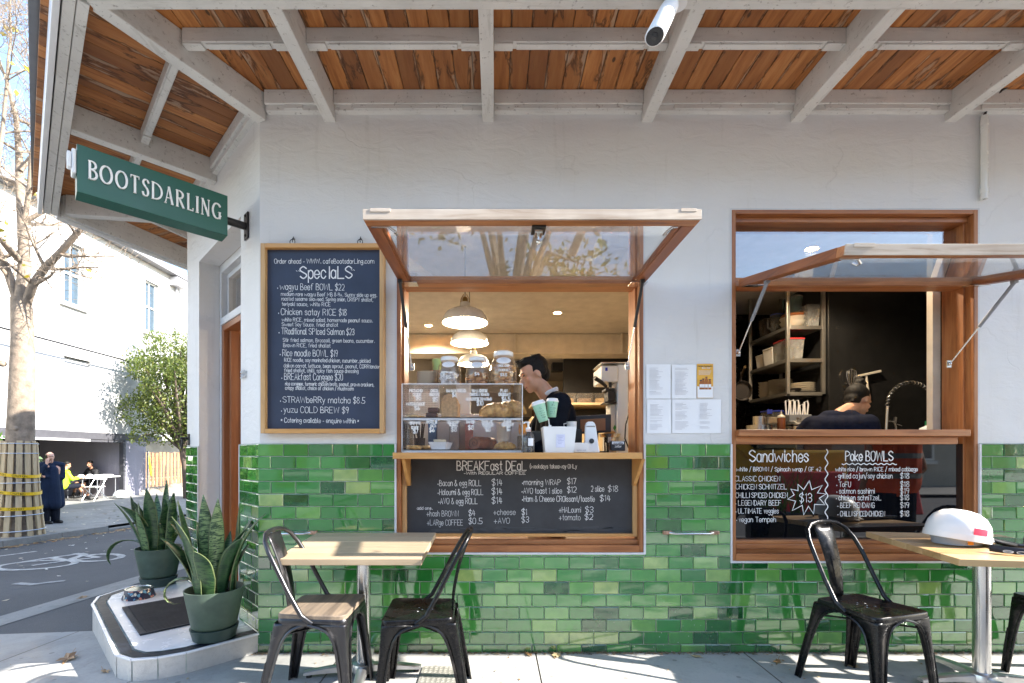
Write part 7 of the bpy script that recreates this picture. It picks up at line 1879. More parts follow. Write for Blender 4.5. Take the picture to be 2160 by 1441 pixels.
# larger single dry leaves on the pavement
def dry_leaf(x, y, s, a, label, col=.7):
    m = MB(); pts = []
    for k in range(14):
        th = 2*math.pi*k/14; r_ = s*(1 if k % 2 == 0 else .55)*(1.2 if k in (0,) else 1); pts.append((r_*math.cos(th)*1.2, r_*math.sin(th)*.8, .004+.22*s*abs(math.sin(th*1.5))))
    m.add(pts+[(0,0,.006)], [(k,(k+1)%14,14) for k in range(14)], rn=col); m.tube([(-s*.8,0,.006),(-s*1.9,.1*s,.02)], .0015, 4)
    o = build('fallen_leaf', m, M_DRY, None, loc=(x,y,gz(x,y))); o.rotation_euler = (0,0,a); tag(o, label, 'leaf')
for (px, py, s, lb) in ((143,1391,.075,'large dry brown leaf on the pavement left of the corner step'),(1174,1384,.040,'dry brown leaf at the foot of the tiles under the serving window'),(1115,1382,.03,'small dry leaf left of another under the serving window'),
                        (222,1418,.03,'small pale leaf at the base of the corner step'),(1640,1398,.035,'crumpled dry leaf near the left leg of the chair by the kitchen window'),(1800,1408,.03,'dry leaf under the chair by the kitchen window'),(1470,1387,.03,'lone small leaf by the tiles between the windows'),(176,1261,.05,'orange brown leaf on the asphalt just left of the corner step')):
    d = 1.25/(py-HY)*F
    for _ in range(6): p = P(px,py,d); d = (EYE-gz(p.x,p.y))/(py-HY)*F
    dry_leaf(p.x, p.y, s, random.uniform(0,6), lb, random.random())
# ------------------------------------------------------------------ the side street: white building, garage, fence
XW = -14.0
M_WHITEB = plaster('white_render', (.50,.50,.495), False)
M_DKGREY = pm('dark_grey_paint', (.055,.055,.065), .7, var=.15, bmp=.2, bscale=20)
M_LILAC = plaster('lilac_grey_render', (.26,.25,.30), False)
wb = thing('white_building', 'two storey white building with sash windows and an open garage across the side street', 'building', (XW,12,-.45))
GL, GR, GT, GB = 4.6, 14.9, 1.72, -.32          # garage opening, stretched out of view to the left to darken tile reflections
def yat(px, d): return d-D
win_a = (11.9+.45, 13.1+.03, 6.25, 8.22); win_b = (15.9,16.66,6.3,8.25); blind = (12.35,13.42,2.75,4.42)
W3 = [(14/ .912-D,14/.870-D,6.22,8.22),(14/.740-D,14/.712-D,6.22,8.24)]
BL = (14/.910-D, 14/.855-D, 2.62, 4.45)
mb = MB()
def holed_x(mb, y0, y1, z0, z1, holes, x0, x1):
    t = MB(); holed(t, y0, y1, z0, z1, holes, 0, x0-x1, True)
    mb.add([(x0-v[1], v[0], v[2]) for v in t.v], t.f)
holed_x(mb, -2, 30, 2.02, 9.0, W3+[BL], XW, XW-.22)
mb.quad((XW,-2,-.7),(XW,GL,-.7),(XW,GL,2.02),(XW,-2,2.02)); mb.quad((XW-9,-2,9.0),(XW,-2,9.0),(XW,30,9.0),(XW-9,30,9.0)); mb.quad((XW,-2,-.7),(XW-9,-2,-.7),(XW-9,-2,9),(XW,-2,9))
build('wall', mb, M_WHITEB, wb)
mb = MB(); mb.box(XW-.12,XW-.10,BL[0],BL[1],BL[2],BL[3]); build('blind_window', mb, M_WHITEB, wb)
mb = MB(); mb.box(XW-.098,XW+.03,BL[0]-.05,BL[1]+.05,BL[3]+.0,BL[3]+.06) ; build('blind_window_head', mb, M_WHITEB, wb, bevel=.01)
mb = MB(); mb.box(XW-.18,XW+.05,GL-.3,16.9,GT+.06,2.018); mb.box(XW-.12,XW+.02,GL,GR,GT-.03,GT+.059) ; build('garage_lintel', mb, M_DKGREY, wb, bevel=.01)
mb = MB(); mb.box(XW-.05,XW+.10,GL-.2,GR-1.6,GT-.02,GT+.055); build('white_band', mb, M_WHITEB, wb)
mb = MB(); mb.box(XW-3.2,XW+.06,GR+.001,GR+1.05,GB-.2,GT+.06); build('garage_pier', mb, M_LILAC, wb, bevel=.02)
mb = MB(); mb.box(XW-.1,XW+.062,GR-.10,GR-.001,GB,GT); build('garage_post', mb, M_DKGREY, wb)
mb = MB()
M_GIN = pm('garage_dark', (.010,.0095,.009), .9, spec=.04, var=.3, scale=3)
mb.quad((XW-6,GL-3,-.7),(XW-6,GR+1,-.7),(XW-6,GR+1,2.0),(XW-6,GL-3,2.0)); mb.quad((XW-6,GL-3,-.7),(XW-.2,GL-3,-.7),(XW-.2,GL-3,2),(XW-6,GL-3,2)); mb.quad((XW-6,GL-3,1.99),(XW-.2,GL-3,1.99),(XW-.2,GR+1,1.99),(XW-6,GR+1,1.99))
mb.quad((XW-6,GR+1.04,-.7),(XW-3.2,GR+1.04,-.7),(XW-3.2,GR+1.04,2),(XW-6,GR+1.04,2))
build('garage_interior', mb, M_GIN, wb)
mb = MB(); mb.lathe([(.24,0),(.24,2.4)], c=(XW-2.2,11.9,-.5), n=20); build('garage_column', mb, pm('column_grey',(.07,.062,.05),.8), wb, smooth=40)
mb = MB()
for k in range(6): mb.box(XW-5.9,XW-5.6,10+k*.9,10.5+k*.9,-.4+.3*(k%2),1.1+.3*(k%3))
build('garage_clutter', mb, M_BLACK, wb, bevel=.02)
M_BLIND = pm('window_dark_blue', (.05,.075,.10), .06, spec=.6)
for (y0,y1,z0,z1) in W3:
    mb = MB(); f = .055; x0, x1 = XW-.16, XW-.08; zm = (z0+z1)/2
    mb.box(x0,x1,y0,y0+f,z0,z1); mb.box(x0,x1,y1-f,y1,z0,z1); mb.box(x0,x1,y0+f,y1-f,z0,z0+f); mb.box(x0,x1,y0+f,y1-f,z1-f,z1); mb.box(x0,x1,y0+f,y1-f,zm-.03,zm+.03); ym=(y0+y1)/2; mb.box(x0+.01,x1-.01,ym-.02,ym+.02,z0+f,zm-.03); mb.box(x0+.01,x1-.01,ym-.02,ym+.02,zm+.03,z1-f)
    w = build('window', mb, M_WHITE2, wb, bevel=.005)
    mb = MB(); mb.box(x0+.02,x0+.03,y0+f,y1-f,z0+f,z1-f); build('pane', mb, M_BLIND, w, loc=(0,0,0))
    mb = MB(); mb.box(XW-.1,XW+.12,y0-.14,y1+.14,z0-.14,z0-.002); mb.box(XW+.001,XW+.05,y0-.12,y0-.002,z0,z1+.12); mb.box(XW+.001,XW+.05,y1+.002,y1+.12,z0,z1+.12); mb.box(XW+.001,XW+.055,y0,y1,z1+.002,z1+.12); build('surround', mb, M_WHITEB, w, bevel=.01, loc=(0,0,0))
mb = MB(); mb.box(XW-.3,XW+.35,-2,24,8.95,9.10); mb.box(XW-.3,XW+.28,-2,24,9.101,9.25); build('eaves_gutter', mb, pm('gutter_grey',(.20,.20,.21),.6), wb, bevel=.02)
mb = MB(); yy = 14/.676-D; mb.tube([(XW+.07,yy,8.9),(XW+.07,yy,2.1)], .05, 10); mb.tube([(XW+.06,yy-.9,8.2),(XW+.06,yy-.9,2.1)], .035, 8); mb.box(XW+.001,XW+.34,yy-.35,yy+.3,8.55,8.90); build('downpipe', mb, pm('pipe_grey',(.42,.42,.44),.5), wb, smooth=40)
mb = MB(); pts = [(XW+.55, -1+k*1.4, 4.70-.0018*(k-7)**2) for k in range(20)]; mb.tube(pts, .028, 6); o = build('overhead_cable', mb, M_BLACK, None); tag(o, 'black cable strung along the white building above the garage', 'cable')
# dark lower wall right of the pier, railing, timber fence behind wire mesh
mb = MB(); mb.box(XW-3.6,XW-3.2,15.8,24,-.8,2.0); o = build('rear_wall', mb, pm('pale_rear_wall',(.48,.48,.47),.8,var=.2,scale=2), None); tag(o, 'pale wall behind the timber paling fence', 'wall')
t = thing('paling_fence', 'brown timber paling fence behind wire mesh beside the garage', 'fence', (XW-.9,17.5,-.4))
M_PALE = wood('paling', (.20,.10,.045), (.36,.20,.10), (.50,.31,.17), 'z', 5, .7, .3)
k = 0; y = 15.9
while y < 23:
    m = MB(); m.box(XW-.9,XW-.87,y,y+.17,-.15,1.35+random.uniform(-.02,.02),rn=random.random()); build('paling', m, M_PALE, t, bevel=.004); y += .235
m = MB(); m.box(XW-.95,XW-.901,15.85,23,.1,.2); m.box(XW-.95,XW-.901,15.85,23,1.0,1.1); build('fence_rail', m, M_PALE, t)
t = thing('mesh_fence', 'grey wire mesh fence standing in front of the timber palings', 'fence', (XW+.15,17,-.5))
m = MB()
for k in range(60): y = 15.85+k*.12; m.tube([(XW+.2,y,-.55),(XW+.2,y,1.30)], .0045, 4)
for k in range(16): m.tube([(XW+.2,15.85,-.5+k*.12),(XW+.2,23,-.5+k*.12)], .0045, 4)
build('mesh', m, pm('wire',(.16,.16,.17),.5,.5), t)
for y in (15.85,18.2,20.6): m = MB(); m.tube([(XW+.2,y,-.7),(XW+.2,y,1.4)], .03, 8); build('post', m, pm('galv',(.35,.35,.37),.5,.6), t, smooth=50)
m = MB(); m.bar((XW-.84,17.3,1.2),(XW-.84,17.5,.35),.10,.005,(1,0,0)); o = build('caution_tape', m, pm('tape_yellow',(.80,.52,.01),.5)); tag(o, 'yellow caution tape hanging on the timber palings', 'tape')
m = MB()
for k in range(9): m.ball((XW-.35+random.uniform(-.15,.25),15.9+k*.75,-.35), (.4,.42,random.uniform(.2,.36)), 10, 7)
o = build('rock_wall', m, concrete('rock',(.34,.30,.24),.9,.4), None, smooth=60); tag(o, 'low row of rough rocks at the foot of the mesh fence', 'rocks')
t = thing('security_grille', 'dark vertical bar grille on the white wall beside the bush', 'grille', (XW+.1,16.6,2.1)); m = MB()
for k in range(9): m.tube([(XW+.1,16.2+k*.13,2.15),(XW+.1,16.2+k*.13,4.0)], .014, 5)
m.bar((XW+.1,16.15,2.2),(XW+.1,17.3,2.2),.03,.03); m.bar((XW+.1,16.15,3.95),(XW+.1,17.3,3.95),.03,.03); build('bars', m, M_DARK, t)

# ------------------------------------------------------------------ foliage
def leafcloud(name, cents, n, size, mat, parent, flat=1.0, twigs=None):
    m = MB(); tot = sum(c[1]**2 for c in cents)
    for (c, r_) in cents:
        for _ in range(int(n*r_*r_/tot)):
            d = Vector((random.gauss(0,1),random.gauss(0,1),random.gauss(0,1))).normalized()*r_*(random.random()**.28)*random.uniform(.8,1.12); d.z *= flat
            p = Vector(c)+d; a = Vector((random.gauss(0,1),random.gauss(0,1),random.gauss(0,.6))).normalized(); b_ = a.orthogonal(); b_.rotate(Matrix.Rotation(random.uniform(0,6.28),3,a)); b_.normalize(); s = size*random.uniform(.6,1.3)
            e = a.cross(b_); m.add([p-b_*s,p+e*s*.42-b_*s*.1,p+b_*s,p-e*s*.42-b_*s*.1], [(0,1,2,3)], rn=min(1,max(0,random.gauss(.5,.25))))
    return build(name, m, mat, parent)
M_BUSH = leafmat('bush_leaf', (.03,.055,.012), (.075,.11,.022), (.20,.20,.05), .35)
M_HEDGE = leafmat('hedge_leaf', (.015,.06,.012), (.04,.13,.02), (.12,.22,.04), .35)
M_BARKD = pm('dark_bark', (.12,.09,.07), .9, bmp=.6, bscale=30)
t = thing('garden_tree', 'dense sunlit green bushy tree in front of the white building', 'tree', (-12.0,15.0,-.4))
c0_ = Vector((-12.0,15.0,.0))
cents = [(c0_+Vector(v), r_*1.0) for v, r_ in (((0,0,3.3),1.25),((-.7,.3,4.2),.95),((.6,.4,4.5),1.0),((.2,-.2,5.1),.85),((1.2,.5,3.6),1.0),((-.3,0,2.4),.9),((1.1,.3,2.5),.9),((.9,.6,5.2),.7),((-1.15,.2,3.5),.6),((1.6,.6,4.6),.8),((-1.3,-.2,2.9),.8),((-1.1,-.3,4.6),.7),((.5,.1,1.9),.6))]
for _ in range(16):
    a, z = random.uniform(0,6.28), random.uniform(1.9,5.6); cents.append((c0_+Vector((1.55*math.cos(a)*(1-.12*abs(z-3.6)),1.3*math.sin(a)*(1-.12*abs(z-3.6)),z)), random.uniform(.28,.5)))
leafcloud('crown', cents, 20000, .06, M_BUSH, t)
m = MB(); m.tube([c0_+Vector((.2,.2,-.6)),c0_+Vector((.15,.15,.8)),c0_+Vector((0,0,2.2)),c0_+Vector((-.2,.1,4))], [.14,.12,.09,.03], 8)
for c, r_ in cents[1:]: m.tube([c0_+Vector((.1,.1,1.4)), (c0_+Vector((0,0,2.2))+c)/2, c], [.07,.045,.015], 6)
build('trunk', m, M_BARKD, t, smooth=60)
t = thing('hedge', 'broad leaved green hedge behind the wrapped street tree', 'hedge', (-12.6,9.3,-.5))
leafcloud('foliage', [(Vector((-12.6,5.2,.6)),.9),(Vector((-12.6,6.4,.8)),.95),(Vector((-12.7,7.8,.5)),.9),(Vector((-12.6,8.5,1.0)),.9),(Vector((-12.5,9.1,.3)),.75),(Vector((-12.9,7.5,1.3)),.8),(Vector((-12.4,9.3,1.1)),.5),(Vector((-12.3,9.3,.0)),.5)], 3800, .13, M_HEDGE, t)  # first two clumps added out of view to darken the tile reflections
m = MB()
for k in range(7): m.tube([(-12.6+random.uniform(-.3,.3),7.9+k*.22,-.55),(-12.6+random.uniform(-.5,.5),7.9+k*.22,1.0)], [.03,.01], 5)
build('stems', m, M_BARKD, t)
t = thing('strappy_plant', 'low strappy green plant beside the hedge behind the standing man', 'plant', (-11.75,9.2,-.45)); m = MB()
for k in range(46):
    a = random.uniform(0,6.28); l = random.uniform(.4,.85); p = Vector((-11.75,9.2,-.45)); dx = Vector((math.cos(a),math.sin(a),0)); sd = Vector((-dx.y,dx.x,0))*.02
    pts = [p+dx*l*f*.8+Vector((0,0,l*(1.5*f-1.2*f*f))) for f in (0,.35,.7,1)]
    m.add([q for i, v in enumerate(pts) for q in (v-sd*(1-.3*i),v+sd*(1-.3*i))], [(2*i,2*i+1,2*i+3,2*i+2) for i in range(3)], rn=random.random())
build('leaves', m, M_HEDGE, t)
# bare street tree with a wrapped trunk
def limb_tree(t, start, limbs, seed, bark, depth=3, twig=1.0):
    rnd_ = random.Random(seed); m = MB(); tw = MB(); tips = []
    def grow(p, d, L_, r_, lv):
        n = 5; pts = [p]; rs = [r_]; dd = d.copy()
        for i in range(n):
            dd = (dd+Vector((rnd_.gauss(0,.10),rnd_.gauss(0,.10),rnd_.gauss(.03,.09)))).normalized(); p = p+dd*L_/n; pts.append(p); rs.append(max(.0035,r_*(1-.75*(i+1)/n)))
            if lv < depth and i >= 1:
                for _ in range(2 if lv > 0 else 2):
                    s = dd.orthogonal(); s.rotate(Matrix.Rotation(rnd_.uniform(0,6.28),3,dd)); nd = (dd*rnd_.uniform(.5,.9)+s*rnd_.uniform(.5,.9)+Vector((0,0,.12))).normalized()
                    grow(p, nd, L_*rnd_.uniform(.42,.62), rs[-1]*.6, lv+1)
        (m if lv < 2 else tw).tube(pts, rs, 8 if lv == 0 else (6 if lv == 1 else 4)); tips.append(p)
    for pts, r0, r1, ln in limbs:
        k = len(pts); rs = [r0+(r1-r0)*i/(k-1) for i in range(k)]; m.tube(pts, rs, 10)
        for i in range(1, k):
            d = (pts[i]-pts[i-1]).normalized()
            for _ in range(2):
                s = d.orthogonal(); s.rotate(Matrix.Rotation(rnd_.uniform(0,6.28),3,d)); grow(pts[i], (d*.6+s*.7).normalized(), ln*rnd_.uniform(.6,1.1), rs[i]*.55, 1)
        grow(pts[-1], (pts[-1]-pts[-2]).normalized(), ln*1.3, r1, 0)
    build('limbs', m, bark, t, smooth=60); build('twigs', tw, bark, t)
    return tips
M_BARKP = pm('pale_bark', (.25,.195,.145), .85, var=.4, scale=7, bmp=.5, bscale=26, bdist=.02)
TD = 9.6
def tp(px, py, d=TD): return P(px,py,d)
t = thing('street_tree', 'bare pale barked street tree with its trunk wrapped in timber battens', 'tree', tuple(tp(40,1132)))
m = MB(); tr = [(40,1135),(40,1060),(42,960),(45,860),(47,780),(48,720),(46,660),(45,630)]; m.tube([tp(*q_) for q_ in tr], [.30,.25,.225,.205,.195,.18,.17,.165], 18)
for q_, r_ in (((22,770),.07),((52,905),.06)): m.ball(tp(*q_)+Vector((0,-.16,0)), r_)
build('trunk', m, M_BARKP, t, smooth=60)
limbs = [([tp(52,650),tp(70,600,9.5),tp(95,565,9.4),tp(125,535,9.3),tp(160,495,9.2)], .085, .05, 1.3), ([tp(45,640),tp(52,560),tp(48,470,9.7),tp(42,390,9.8),tp(40,320,9.9),tp(34,250,10)], .115, .045, 1.7),
         ([tp(40,640),tp(22,590),tp(5,545,9.5),tp(-30,480,9.4),tp(-55,400,9.4)], .09, .04, 1.5), ([tp(50,480,9.7),tp(62,400,9.6),tp(66,330,9.5),tp(78,260,9.3)], .05, .03, 1.4), ([tp(44,360,9.8),tp(66,330,9.9),tp(95,290,10.1),tp(135,225,10.3)], .045, .022, 1.3), ([tp(-30,480,9.4),tp(-10,380,9.3),tp(5,280,9.2),tp(15,170,9.2)], .05, .025, 1.5)]
tips = limb_tree(t, None, limbs, 5, M_BARKP)
m = MB()
for p in tips[::120]:
    for _ in range(2):
        q_ = p+Vector((random.gauss(0,.08),random.gauss(0,.08),random.gauss(-.05,.06))); s = random.uniform(.04,.075); a = Vector((random.gauss(0,1),random.gauss(0,1),random.gauss(0,1))).normalized()*s; b_ = a.orthogonal().normalized()*s*.7; m.add([q_-a,q_+b_,q_+a,q_-b_], [(0,1,2,3)], rn=random.random())
build('leaves', m, leafmat('yellow_leaf',(.40,.28,.03),(.52,.40,.05),(.45,.45,.10),.4), t)
g = thing('tree_guard', 'pale timber battens strapped around the street tree trunk', 'tree guard', tuple(tp(40,1132)))
M_BATTEN = wood('batten', (.36,.26,.15), (.55,.42,.25), (.66,.53,.34), 'z', 6, .7, .15)
cb, ct = tp(38,1134), tp(41,930)
for k in range(14):
    a = 2*math.pi*k/14+.12; rb_, rt_ = .40, .255; ca, sa = math.cos(a), math.sin(a)
    A_, Mi, B_ = cb+Vector((ca*rb_,sa*rb_,-.02)), cb.lerp(ct,.45)+Vector((ca*.305,sa*.305,0)), ct+Vector((ca*rt_,sa*rt_,random.uniform(-.05,.03)))
    m = MB(); u_ = Vector((ca,sa,0)); m.bar(A_,Mi,.092,.035,u_,rn=random.random()); m.bar(Mi,B_,.088,.035,u_,rn=random.random()); build('batten', m, M_BATTEN, g, bevel=.004)
def ringpts(f, r_, tilt=0, n=30): c = cb.lerp(ct,f); return [c+Vector((r_*math.cos(2*math.pi*k/n),r_*math.sin(2*math.pi*k/n),tilt*math.cos(2*math.pi*k/n))) for k in range(n)]
m = MB()
for f, r_ in ((.97,.278),(.87,.283),(.57,.318),(.24,.372),(.085,.408)): m.tube(ringpts(f,r_), .010, 6, closed=True)
build('strap', m, pm('galv_strap',(.50,.53,.57),.4,.6), g, smooth=50)
def band(f, r_, tilt, name):
    m = MB(); n = 40; c = cb.lerp(ct,f)
    for k in range(n):
        a0, a1 = 2*math.pi*k/n, 2*math.pi*(k+1)/n
        def q_(a, z): return c+Vector((r_*math.cos(a),r_*math.sin(a),tilt*math.cos(a)+z))
        m.quad(q_(a0,-.032),q_(a1,-.032),q_(a1,.032),q_(a0,.032))
    o = build(name, m, M_TAPE, None, smooth=60)
    m = MB()
    def fn(u, v, l): a = -math.pi/2-.55+u/r_; return c+Vector(((r_+.003+l)*math.cos(a),(r_+.003+l)*math.sin(a),tilt*math.cos(a)+v))
    u = -.28
    for k in range(3): write(m, 'CAUTION', u, u+.21, -.016, .034, .010, fn); u += .31
    build('lettering', m, M_BLACKINK, o, loc=(0,0,0)); return o
M_TAPE = pm('caution_yellow', (.80,.50,.008), .45, var=.06)
for f, tl, lb in ((.66,-.055,'highest yellow CAUTION tape around the wrapped tree trunk'),(.48,-.05,'middle yellow CAUTION tape around the wrapped tree trunk'),(.315,-.022,'lowest yellow CAUTION tape around the wrapped tree trunk')):
    o = band(f, .322+.10*(.7-f)**1.0, tl, 'caution_tape'); tag(o, lb, 'tape')

# ------------------------------------------------------------------ people across the street
M_COAT = pm('navy_coat', (.012,.022,.05), .75, spec=.15, var=.2, scale=5, bmp=.3, bscale=14, bdist=.02); M_TROUS = pm('dark_trousers', (.008,.010,.018), .85, spec=.15)
p0 = P(108,1106,11.6); gx, gy = p0.x, p0.y; gz0 = gz(gx,gy)+.12
t = thing('person', 'bald man in a long navy coat on the phone by the wrapped tree', 'person', (gx,gy,gz0)); o0 = Vector((gx,gy,gz0))
def loc_(x, y, z): return o0+Vector((x,y,z))
SK2 = skin('fair_skin', (.56,.34,.26))
H = headmat(loc_(.02,-.05,1.62), (.86,-.45,-.12), (.03,0,1)); m = MB(); add_head(m, H); m.cap(loc_(-.02,.0,1.44), loc_(0,-.02,1.55), .06, .055)
shN, shF = loc_(-.13,-.16,1.42), loc_(.07,.19,1.42)
m.cap(loc_(-.05,-.07,1.32), loc_(-.03,-.06,.98), .13, .13); m.cap(loc_(.0,.08,1.32), loc_(-.01,.06,.98), .13, .13)
m.cap(shN, loc_(-.05,-.30,1.15), .05, .045); m.cap(loc_(-.05,-.30,1.15), loc_(.08,-.20,1.46), .042, .03)
m.cap(shF, loc_(.11,.17,1.12), .05, .045); m.cap(loc_(.11,.17,1.12), loc_(.02,-.22,1.15), .042, .03)
for y, x in ((-.09,-.06),(.09,.02)): m.cap(loc_(x,y,.95), loc_(x,y,.5), .09, .06); m.cap(loc_(x,y,.5), loc_(x,y,.07), .06, .04); m.cap(loc_(x,y,.04), loc_(x+.17,y-.05,.035), .035, .03)
hand(m, loc_(.08,-.20,1.46), (.0,.15,1), (-.5,.8,0), .9); hand(m, loc_(.02,-.22,1.15), (-.8,-.4,.2), (0,.8,-.3), .8)
remeshed('body', m, SK2, .009, t, 3, -o0)
m = MB()
for (a_, b2_) in (((-.06,-.11,1.34),(-.05,-.15,.46)),((.0,.11,1.34),(.05,.15,.46)),((-.02,0,1.38),(.03,0,.46)),((.06,-.03,1.30),(.10,.0,.46)),((-.10,.02,1.30),(-.07,.0,.46))): m.cap(loc_(*a_), loc_(*b2_), .112, .122, 14)
m.cap(shN, loc_(-.03,-.02,1.46), .085, .07); m.cap(shF, loc_(0,.03,1.46), .085, .07)
m.cap(shN, loc_(-.05,-.30,1.15), .078, .068); m.cap(loc_(-.05,-.30,1.15), loc_(.06,-.215,1.42), .066, .05); m.cap(shF, loc_(.11,.17,1.12), .078, .068); m.cap(loc_(.11,.17,1.12), loc_(.05,-.16,1.15), .066, .05)
remeshed('coat', m, M_COAT, .014, t, 4, -o0)
m = MB()
for y, x in ((-.09,-.06),(.09,.02)): m.cap(loc_(x,y,.7), loc_(x,y,.06), .105, .085)
remeshed('trousers', m, M_TROUS, .014, t, 3, -o0)
m = MB()
for y, x in ((-.09,-.06),(.09,.02)): m.cap(loc_(x-.05,y,.045), loc_(x+.20,y-.06,.035), .05, .042)
remeshed('shoes', m, M_BLACK, .010, t, 2, -o0)
m = MB(); m.M = H; m.box(.072,.086,-.05,.03,-.07,.05); m.M = None; build('phone', m, M_BLACK, t, bevel=.004)
m = MB(); m.M = H
for k in range(18): a = R(200+k*8); m.ball((.075*math.cos(a)*1.0,.085*math.sin(a)-.01,-.0), (.012,.012,.035), 8, 6)
build('hair', m, pm('grey_hair',(.35,.33,.31),.8), t, smooth=60)
m = MB(); m.M = H
for s in (1,-1): m.ball((.032*s,.079,.018), (.011,.008,.0055))
build('eye', m, M_EYE, t)
# seated workers and their table in the garage
def seated(label, base, face, shirt, skinc, legs, hair):
    t = thing('person', label, 'person', tuple(base)); f = Vector(face).normalized(); s = Vector((-f.y,f.x,0)); b_ = Vector(base)
    def q_(a, c, z): return b_+f*a+s*c+Vector((0,0,z))
    H = headmat(q_(.10,0,1.20), (f.x,f.y,-.25), (0,0,1)); m = MB(); add_head(m, H); m.cap(q_(.03,0,1.0), q_(.07,0,1.12), .06, .055)
    def trunk(m, k): m.cap(q_(.02,.12,.93), q_(-.04,.09,.52), .11*k, .12*k); m.cap(q_(.02,-.12,.93), q_(-.04,-.09,.52), .11*k, .12*k); m.cap(q_(.05,0,.85), q_(.03,0,.55), .12*k, .13*k)
    trunk(m, 1)
    for c in (1,-1):
        m.cap(q_(.02,.19*c,.95), q_(.14,.24*c,.72), .05, .042); m.cap(q_(.14,.24*c,.72), q_(.42,.12*c,.76), .042, .03); m.cap(q_(0,.10*c,.47), q_(.46,.14*c,.50), .085, .062); m.cap(q_(.46,.14*c,.50), q_(.56+.1*legs,.14*c,.09), .055, .04); m.cap(q_(.55+.1*legs,.14*c,.05), q_(.74+.1*legs,.15*c,.04), .04, .035)
        hand(m, q_(.42,.12*c,.76), f*1.0+s*(-.3*c), (0,0,-1), .8)
    remeshed('body', m, skinc, .010, t, 3, -b_)
    m = MB(); trunk(m, 1.14)
    for c in (1,-1): m.cap(q_(.02,.19*c,.95), q_(.02,.04*c,.99), .075, .07); m.cap(q_(.02,.19*c,.95), q_(.13,.235*c,.74), .072, .066); m.cap(q_(.13,.235*c,.74), q_(.32,.16*c,.755), .06, .05)
    remeshed('shirt', m, shirt, .014, t, 3, -b_)
    m = MB()
    for c in (1,-1): m.cap(q_(-.03,.09*c,.48), q_(.36,.13*c,.50), .105, .085)
    remeshed('shorts', m, M_TROUS, .014, t, 3, -b_)
    m = MB()
    for c in (1,-1): m.cap(q_(.53+.1*legs,.14*c,.08), q_(.55+.1*legs,.14*c,.16), .055, .055); m.cap(q_(.53+.1*legs,.14*c,.05), q_(.77+.1*legs,.15*c,.045), .05, .045)
    remeshed('boots', m, M_BLACK, .012, t, 2, -b_)
    m = MB(); m.M = H; m.ball((0,-.025,.05), (.082,.095,.082), 14, 10); build('hair', m, hair, t, smooth=60)
SK3 = skin('tan_skin', (.42,.22,.14))
M_HIVIS = pm('hi_vis_yellow', (.42,.75,.02), .6, var=.06)
fl = -.30
seated('worker in a hi vis yellow shirt sitting at the folding table in the garage', (XW-.30,12.72,fl), (.42,.9,0), M_HIVIS, SK3, 1, M_HAIR)
seated('worker in dark clothes sitting in the garage behind the table', (XW-.95,14.62,fl), (-.15,-1,0), pm('black_shirt',(.01,.01,.012),.8), SK3, 0, M_HAIR)
for (y0,y1,lb) in ((13.15,14.0,'white folding table in front of the hi vis worker in the garage'),(14.02,14.8,'white folding table with papers near the garage post')):
    t = thing('folding_table', lb, 'table', (XW-.45,(y0+y1)/2,fl)); m = MB(); m.box(XW-.75,XW-.05,y0,y1,fl+.72,fl+.76); build('table_top', m, M_WHITE, t, bevel=.01)
    for a in (y0+.12,y1-.12): m = MB(); m.tube([(XW-.65,a,fl+.72),(XW-.65,a,fl),(XW-.15,a,fl),(XW-.15,a,fl+.72)], .014, 6); build('leg', m, M_GREYPL, t)
t = thing('folding_chair', 'empty white folding chair in front of the garage tables', 'chair', (XW+.35,13.2,fl)); m = MB(); m.box(XW+.15,XW+.55,12.98,13.38,fl+.44,fl+.465); build('seat', m, M_WHITE, t, bevel=.006)
for x in (XW+.15,XW+.55):
    for (ya,za,yb_,zb_) in ((12.9,0,13.5,.85),(13.5,0,12.95,.46)): m = MB(); m.tube([(x,ya,fl+za),(x,yb_,fl+zb_)], .013, 6); build('leg', m, M_STEEL, t)
m = MB(); m.box(XW+.15,XW+.55,13.42,13.44,fl+.68,fl+.84); build('backrest', m, M_WHITE, t, bevel=.006)
m = MB(); m.lathe([(.001,0),(.2,0),(.26,.08),(.2,.2),(.08,.26),(.001,.25)], c=(XW+.42,14.2,fl), n=9, sx=.8); o = build('plastic_bag', m, pm('white_bag',(.68,.72,.74),.4), None); tag(o, 'crumpled white bag on the garage floor', 'bag')
for k, (y, z, lb) in enumerate(((13.5,fl+.761,'white cap on the folding table by the hi vis worker'),(13.85,fl+.761,'second small white cap on the folding table'))): m = MB(); m.ball((XW-.4,y,z+.04), (.10,.10,.06)); m.ball((XW-.4,y+.1,z+.012), (.08,.1,.012)); o = build('cap', m, M_WHITE, None, smooth=60); tag(o, lb, 'cap')
m = MB()
for k in range(5): m.box(XW-.6+random.uniform(-.03,.05),XW-.25+random.uniform(-.03,.05),14.2+random.uniform(0,.05),14.7,fl+.762+k*.012,fl+.772+k*.012)
o = build('newspaper_pile', m, M_PAPER, None); tag(o, 'pile of white papers on the right folding table', 'papers')
m = MB(); m.lathe([(.001,0),(.04,0),(.045,.16),(.001,.165)], c=(XW+.1,14.7,fl), n=14); o = build('paper_cup', m, M_CRM, None, smooth=40); tag(o, 'pale cup on the ground by the garage post', 'cup')

